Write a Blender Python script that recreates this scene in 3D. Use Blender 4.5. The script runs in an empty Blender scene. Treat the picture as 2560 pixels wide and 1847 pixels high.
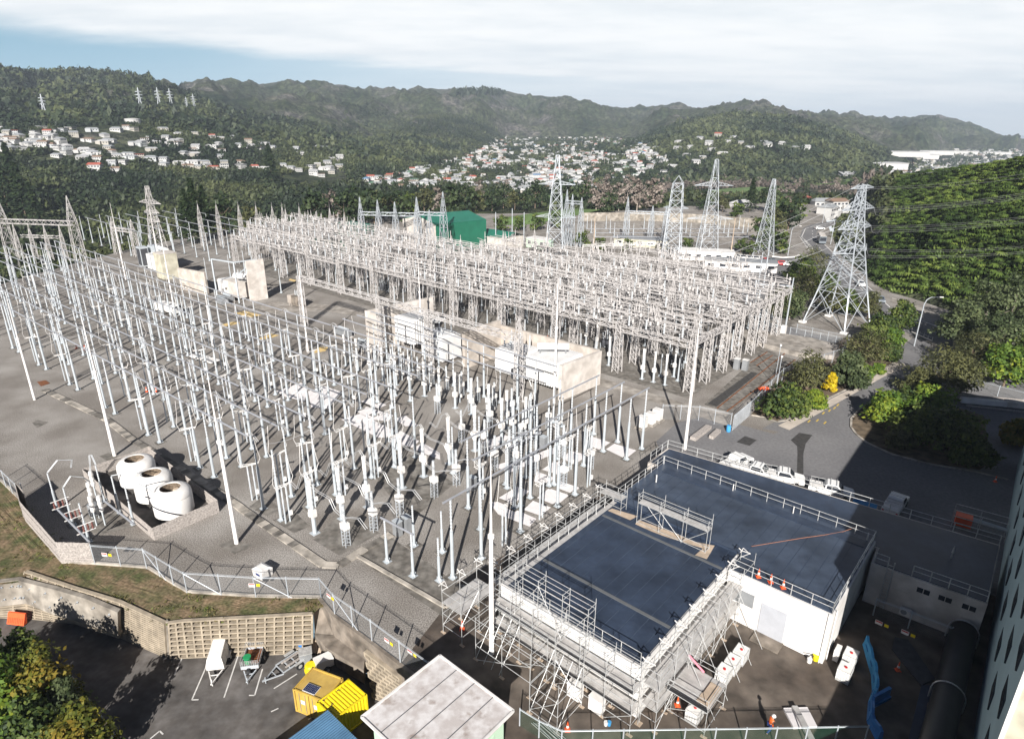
import bpy, math, random
import numpy as np
from mathutils import Vector, Matrix
R = math.radians
S = bpy.context.scene
random.seed(7); rng = np.random.default_rng(7)

# ------------------------------------------------------------------ camera, sky, sun, exposure
CAM_H, PITCH, ROLL, FPX = 43.0, 0.36361, 0.008, 1600.0
cam = bpy.data.objects.new('camera', bpy.data.cameras.new('camera'))
S.collection.objects.link(cam)
cam.data.sensor_width = 36; cam.data.lens = 36 * 0.625
cam.data.clip_start = 1; cam.data.clip_end = 60000
_rx = Matrix.Rotation(math.pi / 2 - PITCH, 4, 'X')
cam.matrix_world = Matrix.Translation((0, 0, CAM_H)) @ _rx @ Matrix.Rotation(ROLL, 4, 'Z')
S.camera = cam
S.view_settings.view_transform = 'Standard'
try: S.view_settings.look = 'None'
except Exception: pass
S.view_settings.exposure = 0.95
S.view_settings.gamma = 1.0
S.cycles.max_bounces = 5
S.cycles.diffuse_bounces = 2
S.cycles.glossy_bounces = 2
S.cycles.transparent_max_bounces = 12
S.cycles.use_denoising = True

SUN_EL, SUN_AZ = R(28), R(265)          # azimuth as a maths angle: the sun stands behind the camera
world = bpy.data.worlds.new("World"); S.world = world; world.use_nodes = True
nt = world.node_tree; nt.nodes.clear()
def N(nt, typ, **kw):
    n = nt.nodes.new(typ)
    for k, v in kw.items(): setattr(n, k, v)
    return n
def mth(nt, op, a, b=None, c=None, clamp=False):
    n = nt.nodes.new('ShaderNodeMath'); n.operation = op; n.use_clamp = clamp
    for i, v in enumerate((a, b, c)):
        if v is None: continue
        if isinstance(v, (int, float)): n.inputs[i].default_value = v
        else: nt.links.new(v, n.inputs[i])
    return n.outputs[0]
sky = N(nt, 'ShaderNodeTexSky', sky_type='NISHITA', sun_disc=False, sun_elevation=SUN_EL, sun_rotation=R(185),
        altitude=50, air_density=1.0, dust_density=0.6, ozone_density=1.0)
tc = N(nt, 'ShaderNodeTexCoord'); sep = N(nt, 'ShaderNodeSeparateXYZ')
nt.links.new(tc.outputs['Generated'], sep.inputs[0])
dx, dy, dz = sep.outputs
den = mth(nt, 'ADD', mth(nt, 'MAXIMUM', dz, 0.0), 0.10)
cv = N(nt, 'ShaderNodeCombineXYZ')
nt.links.new(mth(nt, 'DIVIDE', dx, den), cv.inputs[0]); nt.links.new(mth(nt, 'DIVIDE', dy, den), cv.inputs[1])
def cloud_noise(scale, sx, sy, rot, detail=6, rough=.55):
    mp = N(nt, 'ShaderNodeMapping'); mp.inputs['Scale'].default_value = (sx, sy, 1); mp.inputs['Rotation'].default_value = (0, 0, rot)
    nt.links.new(cv.outputs[0], mp.inputs[0])
    no = N(nt, 'ShaderNodeTexNoise'); no.inputs['Scale'].default_value = scale; no.inputs['Detail'].default_value = detail
    no.inputs['Roughness'].default_value = rough
    nt.links.new(mp.outputs[0], no.inputs['Vector']); return no.outputs[0]
n1 = cloud_noise(0.55, 1, 2.2, R(-28)); n2 = cloud_noise(1.6, 1, 1.8, R(-20), 8)
edge = mth(nt, 'SUBTRACT', dz, mth(nt, 'SUBTRACT', 0.062, mth(nt, 'MULTIPLY', dx, 0.075)))
edge = mth(nt, 'ADD', edge, mth(nt, 'MULTIPLY', mth(nt, 'SUBTRACT', n1, 0.5), 0.03))
edge = mth(nt, 'ADD', edge, mth(nt, 'MULTIPLY', mth(nt, 'SUBTRACT', n2, 0.5), 0.02))
mask = N(nt, 'ShaderNodeMapRange', interpolation_type='SMOOTHSTEP')
mask.inputs['From Min'].default_value = -0.016; mask.inputs['From Max'].default_value = 0.014
nt.links.new(edge, mask.inputs[0])
south = N(nt, 'ShaderNodeMapRange', interpolation_type='SMOOTHSTEP')    # the cloud bank lies ahead, the unseen sky overhead and behind stays dimmed
south.inputs['From Min'].default_value = 0.05; south.inputs['From Max'].default_value = 0.6
nt.links.new(dy, south.inputs[0])
high = N(nt, 'ShaderNodeMapRange', interpolation_type='SMOOTHSTEP'); high.inputs['From Min'].default_value = 0.46; high.inputs['From Max'].default_value = 0.26
nt.links.new(dz, high.inputs[0])
south = mth(nt, 'MULTIPLY', south.outputs[0], high.outputs[0])
pale = N(nt, 'ShaderNodeMapRange', interpolation_type='SMOOTHSTEP'); pale.inputs['From Min'].default_value = -0.62; pale.inputs['From Max'].default_value = 0.25; pale.inputs['To Max'].default_value = 0.95
nt.links.new(dx, pale.inputs[0])
m = mth(nt, 'MULTIPLY', mth(nt, 'MAXIMUM', mask.outputs[0], pale.outputs[0]), south)
m = mth(nt, 'MULTIPLY', m, mth(nt, 'ADD', 0.86, mth(nt, 'MULTIPLY', n1, 0.2)), clamp=True)
# bright blue laid over the dimmed sky, low down and ahead only
veil = N(nt, 'ShaderNodeMapRange', interpolation_type='SMOOTHSTEP')
veil.inputs['From Min'].default_value = 0.42; veil.inputs['From Max'].default_value = 0.0
veil.inputs['To Max'].default_value = 0.80
nt.links.new(mth(nt, 'SUBTRACT', dz, mth(nt, 'MULTIPLY', dx, 0.08)), veil.inputs[0])
ccol = N(nt, 'ShaderNodeMix', data_type='RGBA')
ccol.inputs[6].default_value = (9.6, 10.0, 10.3, 1); ccol.inputs[7].default_value = (11.9, 11.9, 11.8, 1)
cmap = N(nt, 'ShaderNodeMapRange', interpolation_type='SMOOTHSTEP'); cmap.inputs['From Min'].default_value = 0.33; cmap.inputs['From Max'].default_value = 0.62; nt.links.new(mth(nt, 'ADD', mth(nt, 'MULTIPLY', n1, .55), mth(nt, 'MULTIPLY', n2, .45)), cmap.inputs[0])
nt.links.new(cmap.outputs[0], ccol.inputs[0])
mixv = N(nt, 'ShaderNodeMix', data_type='RGBA'); nt.links.new(mth(nt, 'MULTIPLY', veil.outputs[0], south), mixv.inputs[0])
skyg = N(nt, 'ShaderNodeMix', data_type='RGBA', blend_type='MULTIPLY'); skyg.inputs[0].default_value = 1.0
skyg.inputs[7].default_value = (0.06, 0.115, 0.25, 1)  # sky darkened and blued far below a real sky, to deepen shadows
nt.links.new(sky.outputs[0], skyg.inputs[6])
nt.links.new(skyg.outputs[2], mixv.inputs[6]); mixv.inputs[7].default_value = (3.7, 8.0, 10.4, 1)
mixc = N(nt, 'ShaderNodeMix', data_type='RGBA'); nt.links.new(m, mixc.inputs[0])
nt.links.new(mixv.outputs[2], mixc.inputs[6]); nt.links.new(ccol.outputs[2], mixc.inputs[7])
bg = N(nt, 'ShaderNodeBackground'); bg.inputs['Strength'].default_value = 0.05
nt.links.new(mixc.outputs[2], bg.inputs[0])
nt.links.new(bg.outputs[0], N(nt, 'ShaderNodeOutputWorld').inputs[0])

sun = bpy.data.objects.new('sun', bpy.data.lights.new('sun', 'SUN')); S.collection.objects.link(sun)
sun.data.energy = 5.0; sun.data.angle = R(0.5); sun.data.color = (1.0, 0.965, 0.915)
_sd = Vector((math.cos(SUN_EL) * math.cos(SUN_AZ), math.cos(SUN_EL) * math.sin(SUN_AZ), math.sin(SUN_EL)))
sun.rotation_euler = _sd.to_track_quat('Z', 'Y').to_euler(); sun.location = _sd * 200

# ------------------------------------------------------------------ plan geometry
def ray(px, py):
    u, v = (px - 1280) / FPX, (923.5 - py) / FPX
    c, s = math.cos(ROLL), math.sin(ROLL); u, v = u * c - v * s, u * s + v * c
    cp, sp = math.cos(PITCH), math.sin(PITCH)
    return u, cp + v * sp, -sp + v * cp
def P(px, py, z=0.0):
    "survey point of the photograph on the level z"
    x, y, w = ray(px, py); t = (z - CAM_H) / w
    return Vector((x * t, y * t, z))
KD = 2560 / 2268
def D(x, y, z=0.0): return P(x * KD, y * KD, z)
def Pr(px, py, r):
    x, y, w = ray(px, py); t = r / math.hypot(x, y); return Vector((x * t, y * t, CAM_H + w * t))
def crop(ox, oy, s):                       # survey sheet: enlarged part of the photograph
    return lambda x, y, z=0.0: P(ox + x / s, oy + y / s, z)
A0 = R(-41); EA = Vector((math.cos(A0), math.sin(A0), 0)); EB = Vector((-EA.y, EA.x, 0))
def AB(a, b, z=0.0): return EA * a + EB * b + Vector((0, 0, z))   # the site's own grid
def toAB(p): return p.x * EA.x + p.y * EA.y, p.x * EB.x + p.y * EB.y

# ------------------------------------------------------------------ mesh builder
class MB:
    def __init__(s): s.v = []; s.f = []; s.m = []; s.cur = 0
    def add(s, vs, fs):
        o = len(s.v); s.v += [tuple(v) for v in vs]
        for f in fs: s.f.append([i + o for i in f]); s.m.append(s.cur)
        return s
    def mat(s, i): s.cur = i; return s
    def box(s, c, d, rz=0.0, open_bottom=False):
        hx, hy, hz = d[0] / 2, d[1] / 2, d[2] / 2; cr, sr = math.cos(rz), math.sin(rz)
        vs = []
        for z in (-hz, hz):
            for x, y in ((-hx, -hy), (hx, -hy), (hx, hy), (-hx, hy)):
                vs.append((c[0] + x * cr - y * sr, c[1] + x * sr + y * cr, c[2] + z))
        fs = [(4, 5, 6, 7), (0, 1, 5, 4), (1, 2, 6, 5), (2, 3, 7, 6), (3, 0, 4, 7)]
        if not open_bottom: fs.append((3, 2, 1, 0))
        return s.add(vs, fs)
    def boxz(s, c, d, rz=0.0): return s.box((c[0], c[1], c[2] + d[2] / 2), d, rz)
    def bar(s, p, q, w, h=None, up=(0, 0, 1)):
        p, q = Vector(p), Vector(q); h = h or w
        d = q - p
        if d.length < 1e-6: return s
        d.normalize(); u = Vector(up)
        if abs(d.dot(u)) > .97: u = Vector((1, 0, 0)) if abs(d.x) < .9 else Vector((0, 1, 0))
        x = d.cross(u).normalized() * (w / 2); y = x.cross(d).normalized() * (h / 2)
        vs = [p - x - y, p + x - y, p + x + y, p - x + y, q - x - y, q + x - y, q + x + y, q - x + y]
        return s.add(vs, [(0, 1, 5, 4), (1, 2, 6, 5), (2, 3, 7, 6), (3, 0, 4, 7), (3, 2, 1, 0), (4, 5, 6, 7)])
    def tube(s, pts, r, n=6, caps=True):
        pts = [Vector(p) for p in pts]; rs = r if isinstance(r, (list, tuple)) else [r] * len(pts)
        vs = []; fs = []; ref = None
        for i, p in enumerate(pts):
            a = pts[max(i - 1, 0)]; b = pts[min(i + 1, len(pts) - 1)]; d = (b - a).normalized()
            if ref is None or abs(d.dot(ref)) > .98: ref = Vector((0, 0, 1)) if abs(d.z) < .9 else Vector((1, 0, 0))
            x = d.cross(ref).normalized(); y = d.cross(x)
            for k in range(n):
                t = 2 * math.pi * k / n; vs.append(p + (x * math.cos(t) + y * math.sin(t)) * rs[i])
        for i in range(len(pts) - 1):
            for k in range(n):
                k2 = (k + 1) % n; fs.append((i * n + k2, i * n + k, (i + 1) * n + k, (i + 1) * n + k2))
        if caps: fs.append(tuple(range(n))); fs.append(tuple(range(len(vs) - 1, len(vs) - 1 - n, -1)))
        return s.add(vs, fs)
    def lathe(s, prof, c=(0, 0, 0), n=12, cap=True):
        vs = []; fs = []
        for r, z in prof:
            for k in range(n):
                t = 2 * math.pi * k / n; vs.append((c[0] + r * math.cos(t), c[1] + r * math.sin(t), c[2] + z))
        for i in range(len(prof) - 1):
            for k in range(n):
                k2 = (k + 1) % n; fs.append((i * n + k, i * n + k2, (i + 1) * n + k2, (i + 1) * n + k))
        if cap: fs.append(tuple(range((len(prof) - 1) * n, len(prof) * n)))
        return s.add(vs, fs)
    def quad(s, *p): return s.add(p, [tuple(range(len(p)))])
    def prism(s, poly, z0, z1):
        n = len(poly); area = sum(poly[i][0] * poly[(i + 1) % n][1] - poly[(i + 1) % n][0] * poly[i][1] for i in range(n))
        if area < 0: poly = poly[::-1]
        vs = [(p[0], p[1], z0) for p in poly] + [(p[0], p[1], z1) for p in poly]
        fs = [tuple(range(n, 2 * n)), tuple(range(n - 1, -1, -1))] + [(i, (i + 1) % n, n + (i + 1) % n, n + i) for i in range(n)]
        return s.add(vs, fs)
    def mesh(s, name, mats, smooth=False):
        me = bpy.data.meshes.new(name); me.from_pydata(s.v, [], s.f)
        for m in (mats if isinstance(mats, (list, tuple)) else [mats]): me.materials.append(m)
        if len(me.materials) > 1: me.polygons.foreach_set('material_index', s.m)
        if smooth:
            me.polygons.foreach_set('use_smooth', [True] * len(me.polygons))
            try: me.set_sharp_from_angle(angle=R(38))
            except Exception: pass
        me.update(); return me
    def build(s, name, mats, parent=None, smooth=False, loc=None, rz=0.0):
        return link(name, s.mesh(name, mats, smooth), parent, loc, rz)
def link(name, data, parent=None, loc=None, rz=0.0):
    o = bpy.data.objects.new(name, data); S.collection.objects.link(o)
    if parent is not None: o.parent = parent
    if loc is not None: o.location = loc
    if rz: o.rotation_euler = (0, 0, rz)
    return o
def tag(o, label, cat, group=None):
    o['label'] = label; o['category'] = cat; o['kind'] = 'thing'
    if group: o['group'] = group
    return o
def thing(name, label, cat, loc=(0, 0, 0), rz=0.0, group=None):
    return tag(link(name, None, None, loc, rz), label, cat, group)
def struct(name, mb, mats, smooth=False):
    o = mb.build(name, mats, None, smooth); o['kind'] = 'structure'; return o
KIDS = {}
def dup(root, loc, rz=0.0, label=None, group=None, scale=None):
    r = root.copy(); S.collection.objects.link(r); r.location = loc; r.rotation_euler = (0, 0, rz)
    if label: r['label'] = label
    if group: r['group'] = group
    if scale: r.scale = scale if not isinstance(scale, (int, float)) else (scale,) * 3
    kids = KIDS.get(root.name)
    if kids is None: kids = KIDS[root.name] = [(c, list(c.children)) for c in root.children]
    for ch, sub in kids:
        c = ch.copy(); S.collection.objects.link(c); c.parent = r
        for g in sub:
            d = g.copy(); S.collection.objects.link(d); d.parent = c
    return r
class Proto:                                  # first use moves the original, later uses copy it
    def __init__(s, root): s.root = root; s.used = False
    def put(s, loc, rz=0.0, label=None, group=None, scale=None):
        if not s.used:
            s.used = True; o = s.root; o.location = loc; o.rotation_euler = (0, 0, rz)
            if label: o['label'] = label
            if group: o['group'] = group
            if scale: o.scale = scale if not isinstance(scale, (int, float)) else (scale,) * 3
            KIDS[s.root.name] = [(c, list(c.children)) for c in s.root.children]
            s.base = o.scale.copy()
            return o
        return dup(s.root, loc, rz, label, group, scale or 1.0)
ORD = ('first second third fourth fifth sixth seventh eighth ninth tenth eleventh twelfth thirteenth fourteenth fifteenth sixteenth '
       'seventeenth eighteenth nineteenth twentieth').split()
ORD += ['twenty-' + w for w in ORD[:9]] + ['thirtieth'] + ['thirty-' + w for w in ORD[:9]] + ['fortieth']

# ------------------------------------------------------------------ materials
def mat(name, col, rough=.7, var=.12, scale=1.5, metal=0.0, bump=0.0, col2=None, thresh=None, spec=.35, detail=4, obj=False, scale2=None, col3=None):
    m = bpy.data.materials.new(name); m.use_nodes = True; t = m.node_tree
    b = t.nodes['Principled BSDF']; b.inputs['Roughness'].default_value = rough; b.inputs['Metallic'].default_value = metal
    b.inputs['Specular IOR Level'].default_value = spec
    if obj: src = N(t, 'ShaderNodeTexCoord').outputs['Object']
    else: src = N(t, 'ShaderNodeNewGeometry').outputs['Position']
    no = N(t, 'ShaderNodeTexNoise'); no.inputs['Scale'].default_value = scale; no.inputs['Detail'].default_value = detail
    t.links.new(src, no.inputs['Vector'])
    c2 = col2 or tuple(max(0, c * (1 - var * 1.6)) for c in col); c1 = col if col2 else tuple(min(1, c * (1 + var)) for c in col)
    rp = N(t, 'ShaderNodeValToRGB'); lo, hi = thresh or (.3, .7)
    rp.color_ramp.elements[0].position = lo; rp.color_ramp.elements[1].position = hi
    rp.color_ramp.elements[0].color = (*c2, 1); rp.color_ramp.elements[1].color = (*c1, 1)
    t.links.new(no.outputs[0], rp.inputs[0]); out = rp.outputs[0]
    if scale2:
        n2 = N(t, 'ShaderNodeTexNoise'); n2.inputs['Scale'].default_value = scale2; n2.inputs['Detail'].default_value = 7
        t.links.new(src, n2.inputs['Vector'])
        r2 = N(t, 'ShaderNodeValToRGB'); r2.color_ramp.elements[0].position = .38; r2.color_ramp.elements[1].position = .66
        k = col3 or (.72, .70, .68); r2.color_ramp.elements[0].color = (*k, 1); r2.color_ramp.elements[1].color = (1.08, 1.08, 1.08, 1)
        t.links.new(n2.outputs[0], r2.inputs[0])
        mx = N(t, 'ShaderNodeMix', data_type='RGBA', blend_type='MULTIPLY'); mx.inputs[0].default_value = 1
        t.links.new(out, mx.inputs[6]); t.links.new(r2.outputs[0], mx.inputs[7]); out = mx.outputs[2]
    t.links.new(out, b.inputs['Base Color'])
    if bump:
        bp = N(t, 'ShaderNodeBump'); bp.inputs['Strength'].default_value = bump; bp.inputs['Distance'].default_value = .1
        t.links.new(no.outputs[0], bp.inputs['Height']); t.links.new(bp.outputs[0], b.inputs['Normal'])
    return m
M = {}
M['gravel'] = mat('gravel', (.43, .402, .37), .95, col2=(.17, .155, .14), scale=8, detail=9, bump=.6, scale2=.13, col3=(.66, .635, .61), thresh=(.36, .66))
M['concrete'] = mat('concrete', (.36, .33, .295), .9, .25, .8, scale2=.35)
M['pad'] = mat('stained_concrete', (.20, .185, .165), .9, .3, 1.2, scale2=.5)
M['kerbstone'] = mat('kerb_concrete', (.40, .36, .31), .9, .35, .7)
M['twhite'] = mat('transformer_paint', (.70, .69, .675), .5, .05, .7)
M['sheet'] = mat('white_sheet', (.74, .70, .69), .8, .05, 1.2)
M['asphalt'] = mat('asphalt', (.185, .18, .18), .9, .12, 2.5, detail=9, scale2=.09, col3=(.82, .82, .84))
M['brown_asphalt'] = mat('brown_asphalt', (.135, .112, .092), .85, .35, .5, detail=7, scale2=.16, col3=(.66, .62, .6))
M['cord'] = mat('faded_orange_cord', (.40, .17, .10), .7, .1, 3)
M['lot_asphalt'] = mat('car_park_asphalt', (.13, .12, .113), .85, .3, .35, detail=8, scale2=1.1)
M['patch'] = mat('asphalt_patch', (.055, .052, .05), .85, .2, 2)
M['path'] = mat('path_concrete', (.50, .44, .38), .9, .12, .6)
M['soil'] = mat('soil', (.14, .105, .07), 1, .4, .8, detail=8)
M['bank'] = mat('grassy_bank', (.24, .17, .105), 1, col2=(.085, .095, .035), scale=.55, detail=9, thresh=(.36, .62), bump=.6, scale2=3.5, col3=(.55, .55, .5))
M['pole'] = mat('pale_steel', (.48, .515, .54), .45, .06, 1.2, spec=.5, metal=.15)
M['insul'] = mat('pale_insulator', (.49, .51, .525), .4, .06, 2)
M['mast'] = mat('white_mast_paint', (.80, .76, .73), .5, .05, .6)
M['bus'] = mat('aluminium_tube', (.42, .43, .46), .4, .05, 1, metal=.4)
M['lattice'] = mat('weathered_lattice_steel', (.49, .465, .45), .65, col2=(.26, .24, .225), scale=1.1, thresh=(.28, .52))
M['tower'] = mat('galvanised_steel', (.50, .53, .56), .5, .1, .8, metal=.3)
M['scaf'] = mat('scaffold_tube', (.58, .58, .57), .45, .15, 4, metal=.4)
M['deck'] = mat('aluminium_deck', (.50, .48, .46), .6, .15, 1.5, metal=.2)
M['white'] = mat('white_paint', (.74, .72, .695), .55, .05, .8, scale2=.5, col3=(.90, .885, .87))
M['bone'] = mat('bone_paint', (.60, .555, .51), .7, .08, .7, scale2=.35, col3=(.84, .82, .80))
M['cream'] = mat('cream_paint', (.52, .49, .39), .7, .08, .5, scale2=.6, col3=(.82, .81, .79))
M['wall_conc'] = mat('wall_concrete', (.50, .45, .40), .9, .14, .7, scale2=.4, col3=(.84, .82, .8))
M['roof'] = mat('membrane_roof', (.033, .047, .076), .42, .22, .35, detail=8, spec=.4, scale2=1.7, col3=(.88, .88, .9))
M['roof2'] = mat('membrane_roof_upper', (.052, .069, .100), .36, .25, .3, detail=8, spec=.5, scale2=1.1, col3=(.84, .84, .86))
M['seam'] = mat('roof_seam', (.12, .125, .13), .6, .1, 1)
M['tan'] = mat('bare_board', (.46, .36, .27), .9, .15, 1.5)
M['greenwall'] = mat('pale_green_wall', (.45, .60, .45), .7, .04, .6)
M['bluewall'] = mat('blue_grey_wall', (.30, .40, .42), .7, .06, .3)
M['pinkroof'] = mat('stained_white_roof', (.60, .575, .565), .8, col2=(.36, .31, .28), scale=.9, detail=8, thresh=(.30, .42), scale2=1.4, col3=(.80, .76, .74))
M['greenclad'] = mat('green_cladding', (.018, .13, .08), .5, .08, .4)
M['greenroof'] = mat('green_roof', (.022, .155, .105), .45, .1, .3)
M['glass'] = mat('dark_glass', (.03, .035, .045), .12, .1, 1, spec=.6)
M['grey'] = mat('grey_metal', (.30, .31, .32), .5, .1, 1, metal=.3)
M['shutter'] = mat('roller_door', (.42, .43, .46), .5, .05, 1)
M['dark'] = mat('black_rubber', (.02, .02, .022), .7, .2, 2)
M['darksteel'] = mat('dark_steel', (.07, .072, .08), .55, .2, 1.5, metal=.3)
M['pipe'] = mat('black_pipe', (.018, .018, .02), .45, .2, .8)
M['wood'] = mat('grey_timber', (.40, .36, .33), .9, .25, 6, detail=3)
M['crib'] = mat('crib_concrete', (.34, .285, .215), .95, .2, 1.2)
M['cribfill'] = mat('crib_fill', (.15, .105, .06), 1, col2=(.05, .045, .02), scale=2.2)
M['shot'] = mat('shotcrete', (.31, .28, .24), .95, .3, .8, scale2=.35)
M['oldwall'] = mat('old_concrete', (.24, .205, .17), .95, .35, .8, scale2=.6)
M['yellow'] = mat('yellow_paint', (.78, .60, .015), .5, .08, 1.2, spec=.4)
M['ochre'] = mat('ochre_paint', (.52, .34, .07), .55, .12, .9)
M['rust'] = mat('rust', (.20, .075, .03), .9, .3, 3)
M['blue'] = mat('blue_plastic', (.03, .16, .42), .45, .1, 1.5)
M['lblue'] = mat('light_blue_plastic', (.06, .30, .58), .45, .12, 1.5)
M['orange'] = mat('orange_plastic', (.80, .11, .03), .5, .06, 2)
M['green'] = mat('green_plastic', (.02, .27, .10), .45, .06, 2)
M['bluesteel'] = mat('blue_roof_sheet', (.11, .23, .37), .45, .15, .7, metal=.2)
M['ibc'] = mat('white_tank_plastic', (.76, .74, .71), .5, .06, 2)
M['red'] = mat('red_paint', (.50, .03, .03), .4, .1, 2)
M['line'] = mat('white_road_paint', (.62, .60, .57), .8, .12, 3)
M['yline'] = mat('yellow_road_paint', (.60, .42, .08), .8, .12, 3)
M['carwhite'] = mat('car_white', (.78, .77, .75), .3, .02, 1, spec=.6)
M['cargrey'] = mat('car_grey', (.16, .18, .20), .3, .02, 1, spec=.6)
M['carblack'] = mat('car_black', (.03, .03, .035), .3, .02, 1, spec=.6)
M['linewire'] = mat('line_wire', (.20, .20, .20), .5, .05, 1)
M['wire'] = mat('conductor', (.50, .50, .50), .5, .05, 1, metal=.3)
M['skin'] = mat('skin', (.42, .25, .17), .6, .05, 3)
M['hivis'] = mat('hi_vis_orange', (.85, .16, .03), .8, .05, 4)
M['navy'] = mat('navy_cloth', (.03, .05, .17), .9, .1, 4)
M['pink'] = mat('pink_paint', (.72, .22, .28), .6, .05, 2)
M['bark'] = mat('bark', (.16, .12, .085), .95, .35, 4)
M['palebark'] = mat('pale_bark', (.38, .32, .27), .95, .25, 3)
M['yellowgravel'] = mat('yellow_cover', (.62, .45, .20), .9, .12, 1.4)

def leafmat(name, c1, c2, c3=None, transl=.25):
    "leaf colours vary from clump to clump by the tint stored on each leaf"
    m = bpy.data.materials.new(name); m.use_nodes = True; t = m.node_tree
    b = t.nodes['Principled BSDF']; b.inputs['Roughness'].default_value = .6; b.inputs['Specular IOR Level'].default_value = .25
    at = N(t, 'ShaderNodeAttribute', attribute_name='tint')
    oi = N(t, 'ShaderNodeObjectInfo')
    rp = N(t, 'ShaderNodeValToRGB'); e = rp.color_ramp.elements
    e[0].position = .1; e[0].color = (*c1, 1); e[1].position = .9; e[1].color = (*(c3 or c2), 1)
    if c3: k = e.new(.5); k.color = (*c2, 1)
    t.links.new(at.outputs['Fac'], rp.inputs[0])
    t.links.new(rp.outputs[0], b.inputs['Base Color'])
    if transl:
        tr = N(t, 'ShaderNodeBsdfTranslucent'); t.links.new(rp.outputs[0], tr.inputs[0])
        mx = N(t, 'ShaderNodeMixShader'); mx.inputs[0].default_value = transl
        t.links.new(b.outputs[0], mx.inputs[1]); t.links.new(tr.outputs[0], mx.inputs[2])
        t.links.new(mx.outputs[0], t.nodes['Material Output'].inputs['Surface'])
    return m
M['leaf_mid'] = leafmat('leaf_mid_green', (.028, .05, .016), (.07, .105, .025), (.14, .17, .036))
M['leaf_bright'] = leafmat('leaf_bright_green', (.05, .10, .016), (.12, .19, .025), (.24, .28, .03))
M['leaf_olive'] = leafmat('leaf_olive', (.045, .05, .022), (.09, .095, .04), (.15, .15, .055))
M['leaf_gum'] = leafmat('leaf_grey_green', (.035, .052, .022), (.072, .095, .04), (.125, .15, .065))
M['leaf_gold'] = leafmat('leaf_gold', (.06, .08, .014), (.15, .15, .022), (.25, .18, .028))
M['leaf_pine'] = leafmat('leaf_dark_pine', (.016, .03, .015), (.036, .056, .024), (.07, .095, .036))
M['leaf_yellow'] = leafmat('leaf_yellow', (.35, .25, .01), (.55, .40, .01), (.62, .48, .02))
M['twig'] = leafmat('bare_twigs', (.10, .08, .066), (.165, .135, .115), (.24, .20, .17), 0)
M['forest'] = leafmat('far_forest', (.014, .024, .010), (.040, .052, .020), (.074, .085, .032), 0)
M['fern'] = leafmat('hill_bush', (.024, .044, .010), (.078, .122, .024), (.155, .20, .04), .12)
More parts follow.
